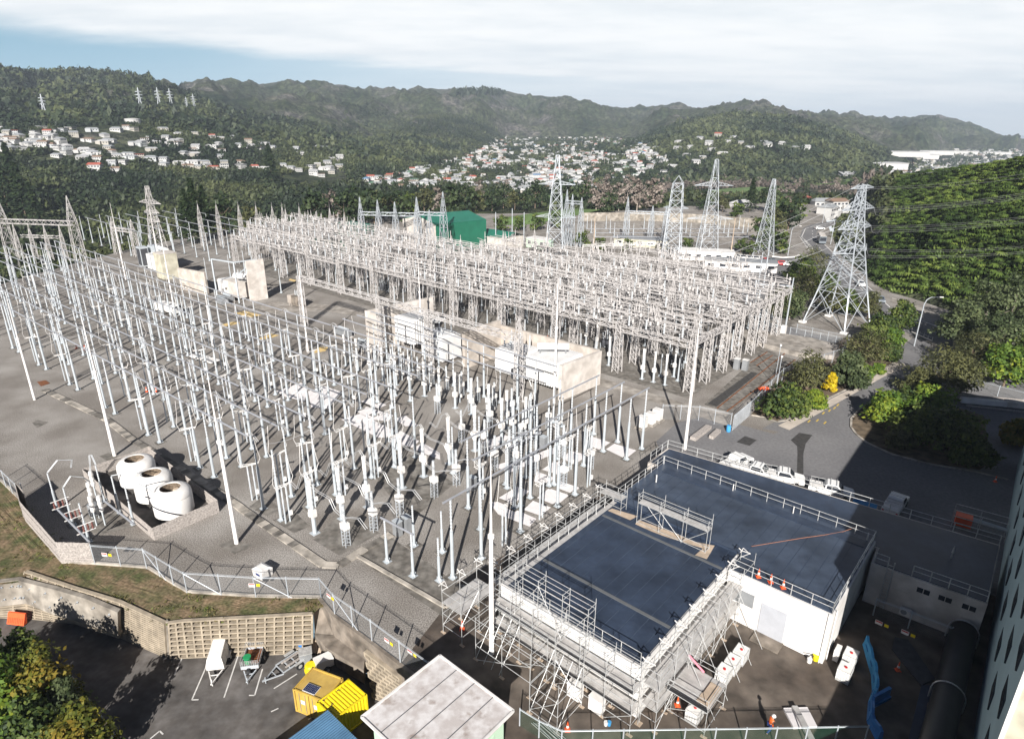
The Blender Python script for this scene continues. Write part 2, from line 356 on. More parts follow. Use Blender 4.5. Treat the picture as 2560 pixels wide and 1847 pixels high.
# ------------------------------------------------------------------ terrain: valley, hills, mountains
LAY = [  # each row: (x, y or None, r, z) survey points, near to far; x, y on the 2268-wide sheet
 [(-300, None, 205, -.5), (0, None, 231, -.5), (420, None, 292, -.5), (700, None, 330, -.5), (900, None, 335, -.5), (1300, None, 345, -.5), (1700, None, 430, -.8), (1890, None, 440, -.8),
  (1925, None, 300, -.6), (1960, None, 196, -.5), (2100, None, 160, -.3), (2268, None, 132, 0), (2600, None, 105, 0)],
 [(-300, None, 400, -26), (0, None, 440, -25), (500, None, 450, -24), (700, None, 480, -18), (1000, None, 450, -9), (1300, None, 500, -10), (1700, None, 600, -11), (1890, None, 640, -11),
  (1925, None, 380, 0), (1960, None, 270, 3), (2100, None, 225, 13), (2268, None, 195, 18), (2600, None, 160, 24)],
 [(-300, 385, 720, 0), (0, 382, 720, 0), (300, 388, 730, 0), (600, 390, 760, 0), (900, 402, 800, 0), (1100, 415, 800, 0), (1300, 418, 800, 0), (1500, 408, 900, 0), (1700, 408, 940, 0), (1890, 410, 960, 0),
  (1935, 413, 430, 0), (2000, 394, 405, 0), (2100, 384, 350, 0), (2268, 358, 285, 0), (2600, 322, 240, 0)],
 [(-300, 300, 880, 0), (0, 300, 900, 0), (300, 300, 910, 0), (600, 332, 960, 0), (800, 348, 1060, 0), (900, 350, 1200, 0), (1000, 345, 1350, 0), (1200, 350, 1400, 0), (1450, 336, 1300, 0), (1540, 308, 1330, 0),
  (1700, 312, 1280, 0), (1850, 352, 1230, 0), (1930, 385, 1230, 0), (1960, None, 1200, -40), (2600, None, 1100, -42)],
 [(-300, 250, 1150, 0), (0, 252, 1180, 0), (300, 246, 1250, 0), (430, 247, 1330, 0), (520, 270, 1350, 0), (700, 303, 1400, 0), (820, 312, 1600, 0), (870, 292, 1750, 0), (910, 278, 1800, 0), (960, 276, 1800, 0), (1040, 291, 1850, 0), (1085, 305, 1950, 0),
  (1120, 310, 2150, 0), (1400, 308, 2150, 0), (1450, 292, 1800, 0), (1540, 276, 1720, 0), (1620, 264, 1700, 0), (1700, 263, 1700, 0), (1760, 271, 1700, 0), (1830, 291, 1750, 0), (1900, 313, 1800, 0), (1960, 331, 1850, 0), (2015, 347, 1900, 0), (2050, None, 2600, -52), (2600, None, 2600, -54)],
 [(-300, 182, 1900, 0), (0, 167, 2000, 0), (60, 173, 2000, 0), (120, 182, 2000, 0), (170, 190, 2000, 0), (230, 194, 2000, 0), (300, 197, 2000, 0), (392, 203, 2100, 0), (412, 199, 3200, 0), (440, 191, 3200, 0), (480, 188, 3200, 0), (540, 190, 3200, 0), (620, 183, 3200, 0), (700, 188, 3200, 0),
  (780, 196, 3200, 0), (850, 200, 3200, 0), (960, 202, 3200, 0), (1010, 205, 3200, 0), (1060, 199, 3200, 0), (1110, 205, 3200, 0), (1150, 214, 3200, 0), (1230, 216, 3200, 0), (1290, 226, 3200, 0), (1380, 243, 3300, 0), (1440, 245, 3300, 0), (1480, 241, 3300, 0), (1560, 246, 3400, 0),
  (1640, 250, 3500, 0), (1700, 251, 3600, 0), (1790, 266, 3800, 0), (1850, 275, 3900, 0), (1930, 273, 4000, 0), (1990, 268, 4000, 0), (2040, 260, 4000, 0), (2090, 263, 4000, 0), (2130, 274, 4000, 0), (2200, 298, 4000, 0), (2262, 318, 4000, 0), (2300, None, 4000, -56), (2600, None, 4000, -60)],
]
TAZ = np.radians(np.linspace(-52, 52, 1250))
LR, LZ = [], []
for L in LAY:
    az, rr, zz = [], [], []
    for x, y, r, z in L:
        if y is None: p = D(x, 330, 0) if False else Pr(x * KD, 480 * KD, r); p.z = z
        else: p = Pr(x * KD, y * KD, r)
        az.append(math.atan2(p.x, p.y)); rr.append(r); zz.append(p.z)
    o = np.argsort(az); LR.append(np.interp(TAZ, np.array(az)[o], np.array(rr)[o])); LZ.append(np.interp(TAZ, np.array(az)[o], np.array(zz)[o]))
LR = np.array(LR); LZ = np.array(LZ)
_rd = [P(1900 + x / 2.639, 380 + y / 2.639) for x, y in ((470, 650), (540, 712), (600, 765), (690, 838), (760, 905), (862, 955), (1000, 990), (1215, 1062), (1500, 1150), (1800, 1280))]
_ra = np.array([math.atan2(p.x, p.y) for p in _rd]); _rr = np.array([math.hypot(p.x, p.y) + 4 for p in _rd]); _k = TAZ > _ra[0]
LR[0] = np.where(_k, np.interp(TAZ, _ra, _rr), LR[0]); LZ[0] = np.where(_k, -.2, LZ[0])
for i in range(1, len(LR)): LR[i] = np.maximum(LR[i], LR[i - 1] + 30)
LR = np.vstack([LR[0:1] - 45, LR, LR[-1:] + 900]); LZ = np.vstack([LZ[0:1] - .8, LZ, np.minimum(LZ[-1:] - 250, -70)])
AMP = [0, 0, 1.5, 4, 10, 18, 20, 10]
_perm = np.random.default_rng(3).random((256, 256))
def vnoise(x, y):
    xi, yi = np.floor(x).astype(int), np.floor(y).astype(int); fx, fy = x - xi, y - yi
    fx = fx * fx * (3 - 2 * fx); fy = fy * fy * (3 - 2 * fy); g = lambda a, b: _perm[a & 255, b & 255]
    return (g(xi, yi) * (1 - fx) + g(xi + 1, yi) * fx) * (1 - fy) + (g(xi, yi + 1) * (1 - fx) + g(xi + 1, yi + 1) * fx) * fy
def fbm(x, y, o=4, ridge=False):
    s = 0; a = 1; t = 0
    for i in range(o):
        v = vnoise(x * 2 ** i + 17 * i, y * 2 ** i - 31 * i)
        if ridge: v = 1 - np.abs(2 * v - 1)
        s = s + a * v; t += a; a *= .5
    return s / t - .5
def height_polar(az, r):
    az = np.asarray(az, float); r = np.asarray(r, float); sh = np.broadcast(az, r).shape
    az = np.broadcast_to(az, sh).ravel(); r = np.broadcast_to(r, sh).ravel()
    n = len(LR); rs = [np.interp(az, TAZ, LR[i]) for i in range(n)]; zs = [np.interp(az, TAZ, LZ[i]) for i in range(n)]
    z = zs[0].copy(); am = np.zeros_like(z)
    for i in range(n - 1):
        t = np.clip((r - rs[i]) / (rs[i + 1] - rs[i]), 0, 1); k = r >= rs[i]
        z = np.where(k, zs[i] + (zs[i + 1] - zs[i]) * t, z); am = np.where(k, AMP[i] + (AMP[i + 1] - AMP[i]) * t + (75 * 4 * t * (1 - t) if i == 5 else 0), am)
    x, y = r * np.sin(az), r * np.cos(az)
    flat = (az > R(-8)) & (az < R(9)) & (r < 2200); am = np.where(flat, np.minimum(am, 5), am)
    sea = (az > R(27)) & (z < -30); am = np.where(sea, 0, am)
    # gullies run down the slopes, so the noise is stretched along the line of sight on the big mountain
    nz = fbm(x / 170, y / 300, 5, True) * 1.25 + fbm(x / 60, y / 60, 3) * .35
    return (z + am * nz).reshape(sh)
def ground(x, y): return float(height_polar(math.atan2(x, y), math.hypot(x, y)))
def hit(px, py, r0=150, r1=4500):
    "first terrain point on the line of sight of a surveyed point"
    x, y, w = ray(px, py); h = math.hypot(x, y); az = math.atan2(x, y); rs = np.geomspace(r0, r1, 700)
    zt = height_polar(np.full_like(rs, az), rs); zl = CAM_H + w / h * rs; k = np.nonzero(zt >= zl)[0]
    if len(k) == 0: return None
    r = rs[k[0]]; return Vector((r * math.sin(az), r * math.cos(az), float(zt[k[0]])))
# one sheet
NR = 420
tt = np.linspace(0, 1, NR)
rg = np.zeros((len(TAZ), NR))
seg = np.linspace(0, len(LR) - 1, NR); i0 = np.minimum(seg.astype(int), len(LR) - 2); ft = seg - i0
for j in range(NR): rg[:, j] = LR[i0[j]] * (1 - ft[j]) + LR[i0[j] + 1] * ft[j]
zg = height_polar(TAZ[:, None], rg)
V = np.stack([rg * np.sin(TAZ)[:, None], rg * np.cos(TAZ)[:, None], zg], -1).reshape(-1, 3)
ii = (np.arange(len(TAZ) - 1)[:, None] * NR + np.arange(NR - 1)[None, :]).ravel()
Fq = np.stack([ii, ii + 1, ii + NR + 1, ii + NR], 1)[:, ::-1]
def npmesh(name, V, F, mats, smooth=False, tint=None):
    me = bpy.data.meshes.new(name); k = F.shape[1]
    me.vertices.add(len(V)); me.vertices.foreach_set('co', np.ascontiguousarray(V, np.float32).ravel())
    me.loops.add(F.size); me.loops.foreach_set('vertex_index', np.ascontiguousarray(F, np.int32).ravel())
    me.polygons.add(len(F)); me.polygons.foreach_set('loop_start', np.arange(0, F.size, k, dtype=np.int32)); me.polygons.foreach_set('loop_total', np.full(len(F), k, np.int32))
    for m in (mats if isinstance(mats, (list, tuple)) else [mats]): me.materials.append(m)
    if tint is not None:
        a = me.attributes.new('tint', 'FLOAT', 'FACE'); a.data.foreach_set('value', np.asarray(tint, np.float32))
    me.update(calc_edges=True); me.validate()
    if smooth: me.polygons.foreach_set('use_smooth', np.ones(len(F), bool))
    return me
def hillmat():
    m = bpy.data.materials.new('bush_covered_hills'); m.use_nodes = True; t = m.node_tree; b = t.nodes['Principled BSDF']
    b.inputs['Roughness'].default_value = .95; b.inputs['Specular IOR Level'].default_value = .1
    g = N(t, 'ShaderNodeNewGeometry')
    def noise(s, d=5, r=.55):
        n = N(t, 'ShaderNodeTexNoise'); n.inputs['Scale'].default_value = s; n.inputs['Detail'].default_value = d; n.inputs['Roughness'].default_value = r
        t.links.new(g.outputs['Position'], n.inputs['Vector']); return n.outputs[0]
    def ramp(f, *e):
        r = N(t, 'ShaderNodeValToRGB'); r.color_ramp.elements[0].position = e[0][0]; r.color_ramp.elements[0].color = (*e[0][1], 1)
        r.color_ramp.elements[1].position = e[-1][0]; r.color_ramp.elements[1].color = (*e[-1][1], 1)
        for p, c in e[1:-1]: k = r.color_ramp.elements.new(p); k.color = (*c, 1)
        t.links.new(f, r.inputs[0]); return r.outputs[0]
    def mix(f, a, c, mode='MIX'):
        n = N(t, 'ShaderNodeMix', data_type='RGBA', blend_type=mode)
        if isinstance(f, float): n.inputs[0].default_value = f
        else: t.links.new(f, n.inputs[0])
        t.links.new(a, n.inputs[6]); t.links.new(c, n.inputs[7]); return n.outputs[2]
    base = ramp(noise(.007, 7, .62), (.36, (.016, .027, .014)), (.46, (.042, .053, .026)), (.55, (.056, .062, .041)), (.66, (.108, .100, .096)))
    grain = ramp(noise(.075, 6, .75), (.38, (.12, .15, .14)), (.5, (.85, .85, .85)), (.62, (2.0, 1.9, 1.75)))
    t.links.new(mix(1.0, base, grain, 'MULTIPLY'), b.inputs['Base Color'])
    bp = N(t, 'ShaderNodeBump'); bp.inputs['Strength'].default_value = 1.0; bp.inputs['Distance'].default_value = 7
    t.links.new(noise(.06, 5, .7), bp.inputs['Height']); t.links.new(bp.outputs[0], b.inputs['Normal'])
    return m
M['hill'] = hillmat()
hills = link('hills', npmesh('hills', V, Fq, M['hill'], True)); hills['kind'] = 'structure'
M['sea'] = mat('sea', (.10, .17, .21), .3, .05, .002)
mb = MB(); mb.quad((-9000, 1200, -62), (13000, 1200, -62), (13000, 14000, -62), (-9000, 14000, -62)); struct('sea', mb, M['sea'])

# ------------------------------------------------------------------ foliage tools
def leaf_template(n, seed, size=.42, squash=.8, shell=.75, up=.5, pointed=False):
    "n leaf-spray faces through an uneven unit crown: vertices (n,4,3)"
    g = np.random.default_rng(seed); d = g.normal(size=(n, 3)); d /= np.linalg.norm(d, axis=1)[:, None]
    d[:, 2] = np.abs(d[:, 2]) * np.where(g.random(n) < .8, 1, -.6)
    lump = 1 + .35 * np.sin(d[:, 0] * 4.1 + seed) * np.sin(d[:, 1] * 4.7 + 2 * seed) + .2 * np.sin(d[:, 2] * 7 + seed)
    rad = (shell + (1 - shell) * g.random(n)) * lump; c = d * rad[:, None]; c[:, 2] *= squash
    nn = d + g.normal(size=(n, 3)) * .55; nn[:, 2] += up; nn /= np.linalg.norm(nn, axis=1)[:, None]
    u = np.cross(nn, g.normal(size=(n, 3))); u /= np.linalg.norm(u, axis=1)[:, None]; v = np.cross(nn, u)
    s = size * (.6 + .8 * g.random(n))[:, None]; w = s * (.35 if pointed else .7)
    q = np.stack([c - u * s * .5 - v * w * .35, c + u * s * .1 - v * w * .5, c + u * s * .55 + v * w * .1, c - u * s * .05 + v * w * .5], 1)
    return q
def scatter_mesh(name, pts, sizes, temps, m, tints, hscale=None):
    "many crowns in one mesh (used only for masses nobody could count)"
    out = []; tn = []; k = len(temps); g = np.random.default_rng(5); pts = np.asarray(pts); which = g.integers(0, k, len(pts))
    hs = np.ones(len(pts)) if hscale is None else hscale
    for i in range(k):
        idx = np.nonzero(which == i)[0]; T = temps[i]; a = g.random(len(idx)) * 6.283; ca, sa = np.cos(a), np.sin(a)
        x = T[None, ..., 0] * ca[:, None, None] - T[None, ..., 1] * sa[:, None, None]; y = T[None, ..., 0] * sa[:, None, None] + T[None, ..., 1] * ca[:, None, None]
        z = np.broadcast_to(T[None, ..., 2], x.shape) * hs[idx][:, None, None]
        o = np.stack([x, y, z], -1) * sizes[idx][:, None, None, None] + pts[idx][:, None, None, :]
        out.append(o.reshape(-1, 3)); tn.append(np.clip(np.repeat(tints[idx], T.shape[0]) + g.normal(size=len(idx) * T.shape[0]) * .07, 0, 1))
    V = np.concatenate(out); F = np.arange(len(V)).reshape(-1, 4)
    return npmesh(name, V, F, m, False, np.concatenate(tn))
def crown_mesh(name, blobs, n, leaf, m, seed, pointed=False, up=.4):
    "one crown: leaves spread over several uneven blobs (x,y,z,r,squash)"
    g = np.random.default_rng(seed); tot = sum(b[3] ** 2 for b in blobs); qs = []; tn = []
    for i, (x, y, z, r, sq) in enumerate(blobs):
        k = max(12, int(n * r * r / tot)); q = leaf_template(k, seed * 13 + i, leaf / r, sq, .62, up, pointed) * r + np.array([x, y, z])
        qs.append(q.reshape(-1, 3)); tn.append(np.clip(g.random() * .55 + .22 + g.normal(size=k) * .2, 0, 1))
    V = np.concatenate(qs); return npmesh(name, V, np.arange(len(V)).reshape(-1, 4), m, False, np.concatenate(tn))
def trunk_mb(h, r, seed, spread=.5, nb=5, top=None):
    g = random.Random(seed); b = MB(); top = top or h * .75
    b.tube([(0, 0, -.3), (g.uniform(-.1, .1), g.uniform(-.1, .1), h * .3), (g.uniform(-.2, .2), g.uniform(-.2, .2), top)], [r, r * .75, r * .3], 7)
    for i in range(nb):
        a = 6.283 * i / nb + g.random(); z0 = h * g.uniform(.2, .5); L = h * spread * g.uniform(.5, .9)
        p1 = (math.cos(a) * L * .5, math.sin(a) * L * .5, z0 + L * .45); p2 = (math.cos(a) * L, math.sin(a) * L, z0 + L * g.uniform(.6, 1.0))
        b.tube([(0, 0, z0), p1, p2], [r * .5, r * .32, r * .1], 5)
    return b
def tree(name, label, p, h, w, leafm, seed, n=1500, leaf=.35, bark='bark', group=None, low=.12, pointed=False, nblob=9, rz=None, squash=.8):
    g = random.Random(seed); t = thing(name, label, name.split('_')[-1], p, 0, group); blobs = []
    for i in range(nblob):
        a = 6.283 * i / nblob * 2.4 + g.random(); f = (i + .5) / nblob; zz = h * (low + .1 + (0.80 - low) * f)
        rad = w * .5 * (1 - .55 * f ** 1.6) * g.uniform(.35, .75)
        blobs.append((math.cos(a) * rad, math.sin(a) * rad, zz, w * g.uniform(.22, .34) * (1 - .25 * f), squash))
    link('crown', crown_mesh(name + '_crown', blobs, n, leaf, M[leafm], seed, pointed), t)
    trunk_mb(h, max(.06, w * .025), seed, .42).build('trunk', M[bark], t, True)
    return t
def cone_tree(name, label, p, h, w, leafm, seed, n=900, leaf=.9, group=None):
    g = np.random.default_rng(seed); t = thing(name, label, 'conifer', p, 0, group)
    f = g.random(n) ** .8; z = h * (.06 + .94 * f); r = w * .5 * (1 - f) ** .8 * (.45 + .55 * g.random(n)) * (1 + .22 * np.sin(f * 40 + seed)); a = g.random(n) * 6.283
    c = np.stack([r * np.cos(a), r * np.sin(a), z], 1); d = np.stack([np.cos(a), np.sin(a), -.35 * np.ones(n)], 1); nn = np.stack([np.cos(a) * .5, np.sin(a) * .5, .8 * np.ones(n)], 1) + g.normal(size=(n, 3)) * .3
    u = d / np.linalg.norm(d, axis=1)[:, None]; v = np.cross(nn, u); v /= np.linalg.norm(v, axis=1)[:, None]; s = leaf * (.6 + .8 * g.random(n))[:, None]
    q = np.stack([c - u * s * .5, c - v * s * .3, c + u * s * .6, c + v * s * .3], 1)
    link('crown', npmesh('crown', q.reshape(-1, 3), np.arange(4 * n).reshape(-1, 4), M[leafm], False, np.clip(g.random(n) * .7 + .1, 0, 1)), t)
    b = MB(); b.tube([(0, 0, -.5), (0, 0, h * .9)], [w * .03, w * .008], 6); b.build('trunk', M['bark'], t)
    return t
# ------------------------------------------------------------------ site ground: yard, car park, roads
c1 = crop(0, 1050, 3.544); c2 = crop(600, 1050, 3.544); c3 = crop(1200, 1050, 3.544); c4 = crop(1800, 1050, 2.984)
c5 = crop(0, 1420, 3.544); c6 = crop(600, 1420, 3.544); c7 = crop(1150, 1420, 3.24); c8 = crop(1800, 1420, 2.984)
z4 = crop(0, 600, 2.637); z5 = crop(850, 600, 2.637); z6 = crop(1700, 600, 2.637); zt = crop(1900, 380, 2.639); zb = crop(400, 500, 3.78)
def poly(name, pts, m, z, kind=True):
    mb = MB(); mb.add([(p[0], p[1], z) for p in pts], [tuple(range(len(pts)))]); me = mb.mesh(name, m)
    if me.polygons[0].normal.z < 0: me.flip_normals()
    o = link(name, me)
    if kind: o['kind'] = 'structure'
    return o
EDGE = [P(x, y) for x, y in ((-300, 1030), (0, 1202), (49, 1250), (63, 1301), (154, 1407), (238, 1410), (367, 1420), (434, 1462), (468, 1481), (640, 1492), (803, 1495), (837, 1536), (930, 1603), (1001, 1657))]
far = []
for deg in range(49, -51, -2):
    az = R(deg); r = float(np.interp(az, TAZ, LR[1])) + 2; far.append((r * math.sin(az), r * math.cos(az)))
poly('gravel_yard', [*EDGE, P(1100, 1720), P(1180, 1900), P(2800, 1900), (85, 25), *far], M['gravel'], 0)
# step down along the visible rim
mb = MB()
for i in range(len(EDGE) - 4):
    a, b = EDGE[i], EDGE[i + 1]; d = (b - a).normalized(); n = Vector((-d.y, d.x, 0)) * .12
    mb.bar(a + n + Vector((0, 0, .02)), b + n + Vector((0, 0, .02)), .24, .34)
tag(mb.build('yard_kerb', M['kerbstone']), 'pale concrete kerb at the rim of the gravel yard above the grassy bank', 'kerb')
poly('car_park', [P(-500, 1500, -4), P(0, 1525, -4), P(300, 1570, -4), P(430, 1630, -4), P(800, 1610, -4), P(900, 1680, -4), P(1000, 1700, -4), P(1150, 2300, -4), P(-900, 2300, -4)], M['lot_asphalt'], -4)
# bank between rim and crib wall
TOP = [(-300, 1492), (0, 1460), (50, 1453), (66, 1436), (183, 1468), (299, 1502), (412, 1555), (457, 1551), (640, 1541), (781, 1533), (806, 1512)]
def resample(pts, n):
    L = [0]
    for i in range(len(pts) - 1): L.append(L[-1] + (pts[i + 1] - pts[i]).length)
    out = []
    for k in range(n):
        t = L[-1] * k / (n - 1); i = max(j for j in range(len(L)) if L[j] <= t + 1e-9); i = min(i, len(pts) - 2)
        f = (t - L[i]) / max(1e-6, L[i + 1] - L[i]); out.append(pts[i].lerp(pts[i + 1], f))
    return out
topw = [P(x, y, -.05) for x, y in TOP]
ra = resample(EDGE[:11], 120); rb = resample(topw, 120); nb = 16
V = []
for i in range(120):
    for j in range(nb):
        p = ra[i].lerp(rb[i], j / (nb - 1)); e = 4 * (j / (nb - 1)) * (1 - j / (nb - 1))
        V.append((p.x, p.y, p.z - .05 + e * .30 * float(fbm(np.array([p.x * .5]), np.array([p.y * .5]))[0] + .1)))
F = [(i * nb + j, i * nb + j + 1, (i + 1) * nb + j + 1, (i + 1) * nb + j) for i in range(119) for j in range(nb - 1)]
me = bpy.data.meshes.new('grass_bank'); me.from_pydata(V, [], F); me.materials.append(M['bank']); me.update()
if me.polygons[10].normal.z < 0: me.flip_normals()
o = link('grass_bank', me); o['kind'] = 'structure'
g = np.random.default_rng(11); Va = np.array(V)
pts = Va[g.integers(0, len(Va), 1500)] + g.normal(size=(1500, 3)) * [.25, .25, 0]
keep = fbm(pts[:, 0] * .35, pts[:, 1] * .35) > -.02; pts = pts[keep]
gt = [leaf_template(9, i, .8, .55, .4, .2, True) for i in range(3)]
M['tuft'] = leafmat('bank_weeds', (.07, .075, .02), (.17, .13, .06), (.13, .16, .03), .2)
o = link('bank_weeds', scatter_mesh('bank_weeds', pts, g.uniform(.1, .34, len(pts)), gt, M['tuft'], g.random(len(pts)))); o['kind'] = 'stuff'

def bil(q, u, v):                         # point on a ruled wall: q = [top0, top1, bottom1, bottom0]
    return q[0].lerp(q[1], u).lerp(q[3].lerp(q[2], u), v)
def crib(label, tops, bots, nu, nv, honey=False):
    t = thing('crib_wall', label, 'retaining wall', bots[0].lerp(bots[-1], .5)); org = t.location.copy(); mb = MB(); fl = MB()
    for i in range(len(tops) - 1):
        q = [tops[i], tops[i + 1], bots[i + 1], bots[i]]; q = [p - org for p in q]
        n = (q[1] - q[0]).cross(q[3] - q[0]).normalized(); n = n if n.dot(Vector((0, -1, .2))) > 0 else -n
        L = (q[1] - q[0]).length; k = max(2, int(nu * L / 10))
        fl.quad(*[p - n * .22 for p in q])
        for a in range(k + 1):
            if honey:
                for b in range(nv):
                    f = (a + .5 * (b % 2)) / k
                    if f <= 1: mb.bar(bil(q, f, b / nv), bil(q, f, (b + 1) / nv), .16, .4, n)
            else: mb.bar(bil(q, a / k, 0), bil(q, a / k, 1), .15, .34, n)
        for b in range(nv + 1): mb.bar(bil(q, 0, b / nv) + n * .02, bil(q, 1, b / nv) + n * .02, .36, .15 if not honey else .2)
    mb.build('concrete_grid', M['crib'], t); fl.build('earth_fill', M['cribfill'], t); return t
T = lambda pts, z: [P(x, y, z) for x, y in pts]
crib('tan concrete crib wall with square cells behind the parked trailers', T([(422, 1556), (457, 1551), (640, 1541), (781, 1533)], 0), T([(428, 1643), (470, 1641), (640, 1634), (781, 1629)], -4), 13, 8)
crib('tan concrete crib wall with fine slots rising beside the shotcrete panel', T([(302, 1504), (412, 1555)], 0), T([(302, 1590), (418, 1640)], -4), 13, 17)
crib('low crib wall of open concrete slots along the top of the shotcrete panel', T([(65, 1428), (183, 1468), (302, 1504)], 0), T([(58, 1452), (180, 1490), (302, 1524)], -.6), 10, 3)
crib('lowest band of concrete crib slots under the shotcrete panel beside the driveway', T([(-250, 1480), (0, 1510), (68, 1500), (180, 1534), (302, 1578)], -2.6), T([(-250, 1515), (0, 1541), (72, 1543), (190, 1556), (302, 1592)], -4), 10, 6)
crib('short crib wall of honeycomb cells in the shade behind the yellow containers', T([(914, 1627), (1001, 1692)], -1.0), T([(936, 1742), (1004, 1762)], -4.0), 13, 9, True)
t = thing('corner_pillar', 'pale concrete pillar at the corner where two crib walls meet', 'pillar', P(421, 1643, -4)); mb = MB()
o = t.location; mb.add([P(412, 1553, .06) - o, P(423, 1553, .06) - o, P(434, 1643, -4) - o, P(410, 1640, -4) - o, P(417, 1546, .06) - o, P(424, 1632, -4) - o], [(0, 1, 2, 3), (0, 4, 1), (1, 4, 5, 2), (4, 0, 3, 5)]); mb.build('shaft', M['shot'], t)
t = thing('shotcrete_wall', 'streaked grey shotcrete retaining panel dotted with anchor plates', 'retaining wall'); mb = MB(); an = MB()
ST = T([(-250, 1475), (0, 1448), (51, 1442), (62, 1446), (141, 1465), (220, 1488), (300, 1522)], .0); SB = T([(-250, 1530), (0, 1511), (50, 1505), (70, 1503), (141, 1532), (226, 1555), (300, 1582)], -2.7)
ST = [p + Vector((.02, -.45, 0)) for p in ST]; SB = [p + Vector((.02, -.3, 0)) for p in SB]
for i in range(len(ST) - 1):
    q = [ST[i], ST[i + 1], SB[i + 1], SB[i]]; n = Vector((0, -.5, 0)); mb.quad(*q); mb.quad(q[0] - n, q[1] - n, q[1], q[0])
    for u in (.25, .75):
        for v in (.22, .72):
            c = bil(q, u + (.12 if v > .5 else 0), v); MB().box(c, (.16, .22, .16)).bar(c + Vector((0, -.05, 0)), c + Vector((0, -.4, .1)), .05).build('anchor_plate', M['tower'], t)
nn_ = Vector((0, .5, 0)); mb.quad(ST[-1], ST[-1] + nn_, SB[-1] + nn_, SB[-1]); [mb.quad(ST[i_ + 1] + nn_, ST[i_] + nn_, SB[i_] + nn_, SB[i_ + 1] + nn_) for i_ in range(len(ST) - 1)]
mb.build('panel', M['shot'], t)
t = thing('retaining_wall', 'plain weathered concrete wall below the yard fence, above the grey landing', 'retaining wall'); mb = MB()
for a, b, z in (((803, 1495), (837, 1536), -4), ((837, 1536), (930, 1603), -4), ((930, 1603), (1001, 1657), -4), ((1001, 1657), (1075, 1712), -4)):
    a, b = P(*a), P(*b); d = (b - a).normalized(); n = Vector((d.y, -d.x, 0)); mb.prism([a, b, b + n * .3, a + n * .3], z, .12)
mb.build('wall', M['oldwall'], t)
t = thing('landing', 'grey concrete landing below the plain retaining wall', 'terrace'); mb = MB()
mb.prism([c6(x, y, -2.4) for x, y in ((655, 575), (700, 560), (835, 590), (1112, 745), (1095, 905), (760, 700))], -4, -2.4); mb.build('slab', M['oldwall'], t)
mb = MB(); mb.add([c6(650, 360, -.3), c6(715, 290, -.1), c6(830, 420, -.1), c6(835, 590, -2.35), c6(660, 575, -2.35)], [(0, 1, 2, 3, 4)]); mb.build('sloping_apron', M['oldwall'], t)

# asphalt, pads and strips laid on the yard (each a thin sheet a little above the one below)
poly('brown_apron', [P(1001, 1659), c6(1420, 850), c6(1800, 365), c6(2100, 160), AB(-38.5, 36), AB(-37.2, 52), AB(-37, 60.5), AB(-33, 70), AB(3, 74), AB(6, 40), AB(6, 20), P(1180, 1900), P(1085, 1722)], M['brown_asphalt'], .01)
poly('asphalt_yard', [c3(1560, 190), c3(1750, 20), P(1770, 1040), P(1935, 1085), P(2090, 1010), P(2280, 905), P(2310, 880), P(2700, 1000), AB(30, 103), AB(3, 103), AB(3, 70), AB(-33, 70)], M['asphalt'], .02)
poly('driveway', [P(1905, 1072), P(1985, 1085), P(2265, 930), P(2330, 862), P(2285, 842), P(2215, 905)], M['asphalt'], .03)
poly('footpath', [z6(645, 1225), z6(1260, 915), z6(1430, 800), z6(1510, 830), z6(1340, 905), z6(720, 1255)], M['path'], .07)
poly('planting_bed', [z6(470, 1150), z6(650, 900), z6(1100, 640), z6(1440, 660), z6(1420, 800), z6(1250, 905), z6(640, 1195)], M['soil'], .05)
poly('tree_island', [P(2125, 1045), P(2172, 1005), P(2330, 1000), P(2460, 1040), P(2475, 1155), P(2450, 1175), P(2330, 1160), P(2230, 1135), P(2160, 1105), P(2132, 1078)], M['soil'], .06)
mb = MB(); kp = [P(x, y) for x, y in ((2190, 1000), (2150, 1022), (2128, 1047), (2127, 1068), (2140, 1086), (2165, 1106), (2230, 1136), (2330, 1162), (2440, 1180), (2520, 1200))]
for i in range(len(kp) - 1): mb.bar(kp[i], kp[i + 1], .3, .3)
tag(mb.build('island_kerb', M['kerbstone']), 'curved concrete kerb around the shaded tree island', 'kerb')
mb = MB(); kp = [z6(x, y) for x, y in ((1430, 797), (1255, 908), (1000, 1035), (700, 1190), (640, 1200), (560, 1170), (470, 1155))]
for i in range(len(kp) - 1): mb.bar(kp[i], kp[i + 1], .22, .3)
tag(mb.build('bed_kerb', M['kerbstone']), 'straight concrete kerb between the flowering hedge and the footpath', 'kerb')
poly('road', [zt(x, y) for x, y in ((500, 455), (340, 478), (288, 500), (262, 560), (330, 645), (385, 735), (450, 800), (560, 905), (740, 1065), (870, 1150), (1000, 1205), (1130, 1255), (1500, 1420), (1900, 1560), (1900, 1420), (1500, 1265), (1190, 1150), (985, 1072), (862, 1020), (760, 930), (690, 850), (600, 775), (540, 720), (470, 655), (415, 600), (372, 545), (375, 525), (420, 500), (540, 480))], M['asphalt'], .04)
poly('lay_by', [zt(x, y) for x, y in ((870, 960), (1000, 1000), (1215, 1070), (1215, 1098), (990, 1030), (862, 990))], M['concrete'], .05)
def line(pts, w, m, z, name='road_marking', dash=None):
    mb = MB()
    for i in range(len(pts) - 1):
        a, b = Vector((pts[i][0], pts[i][1], z)), Vector((pts[i + 1][0], pts[i + 1][1], z)); d = b - a; L = d.length
        if L < .05: continue
        d.normalize(); n = Vector((-d.y, d.x, 0)) * w / 2
        if dash:
            s = 0
            while s < L: e = min(L, s + dash[0]); mb.quad(a + d * s - n, a + d * e - n, a + d * e + n, a + d * s + n); s += dash[0] + dash[1]
        else: mb.quad(a - n, b - n, b + n, a + n)
    return struct(name, mb, m)
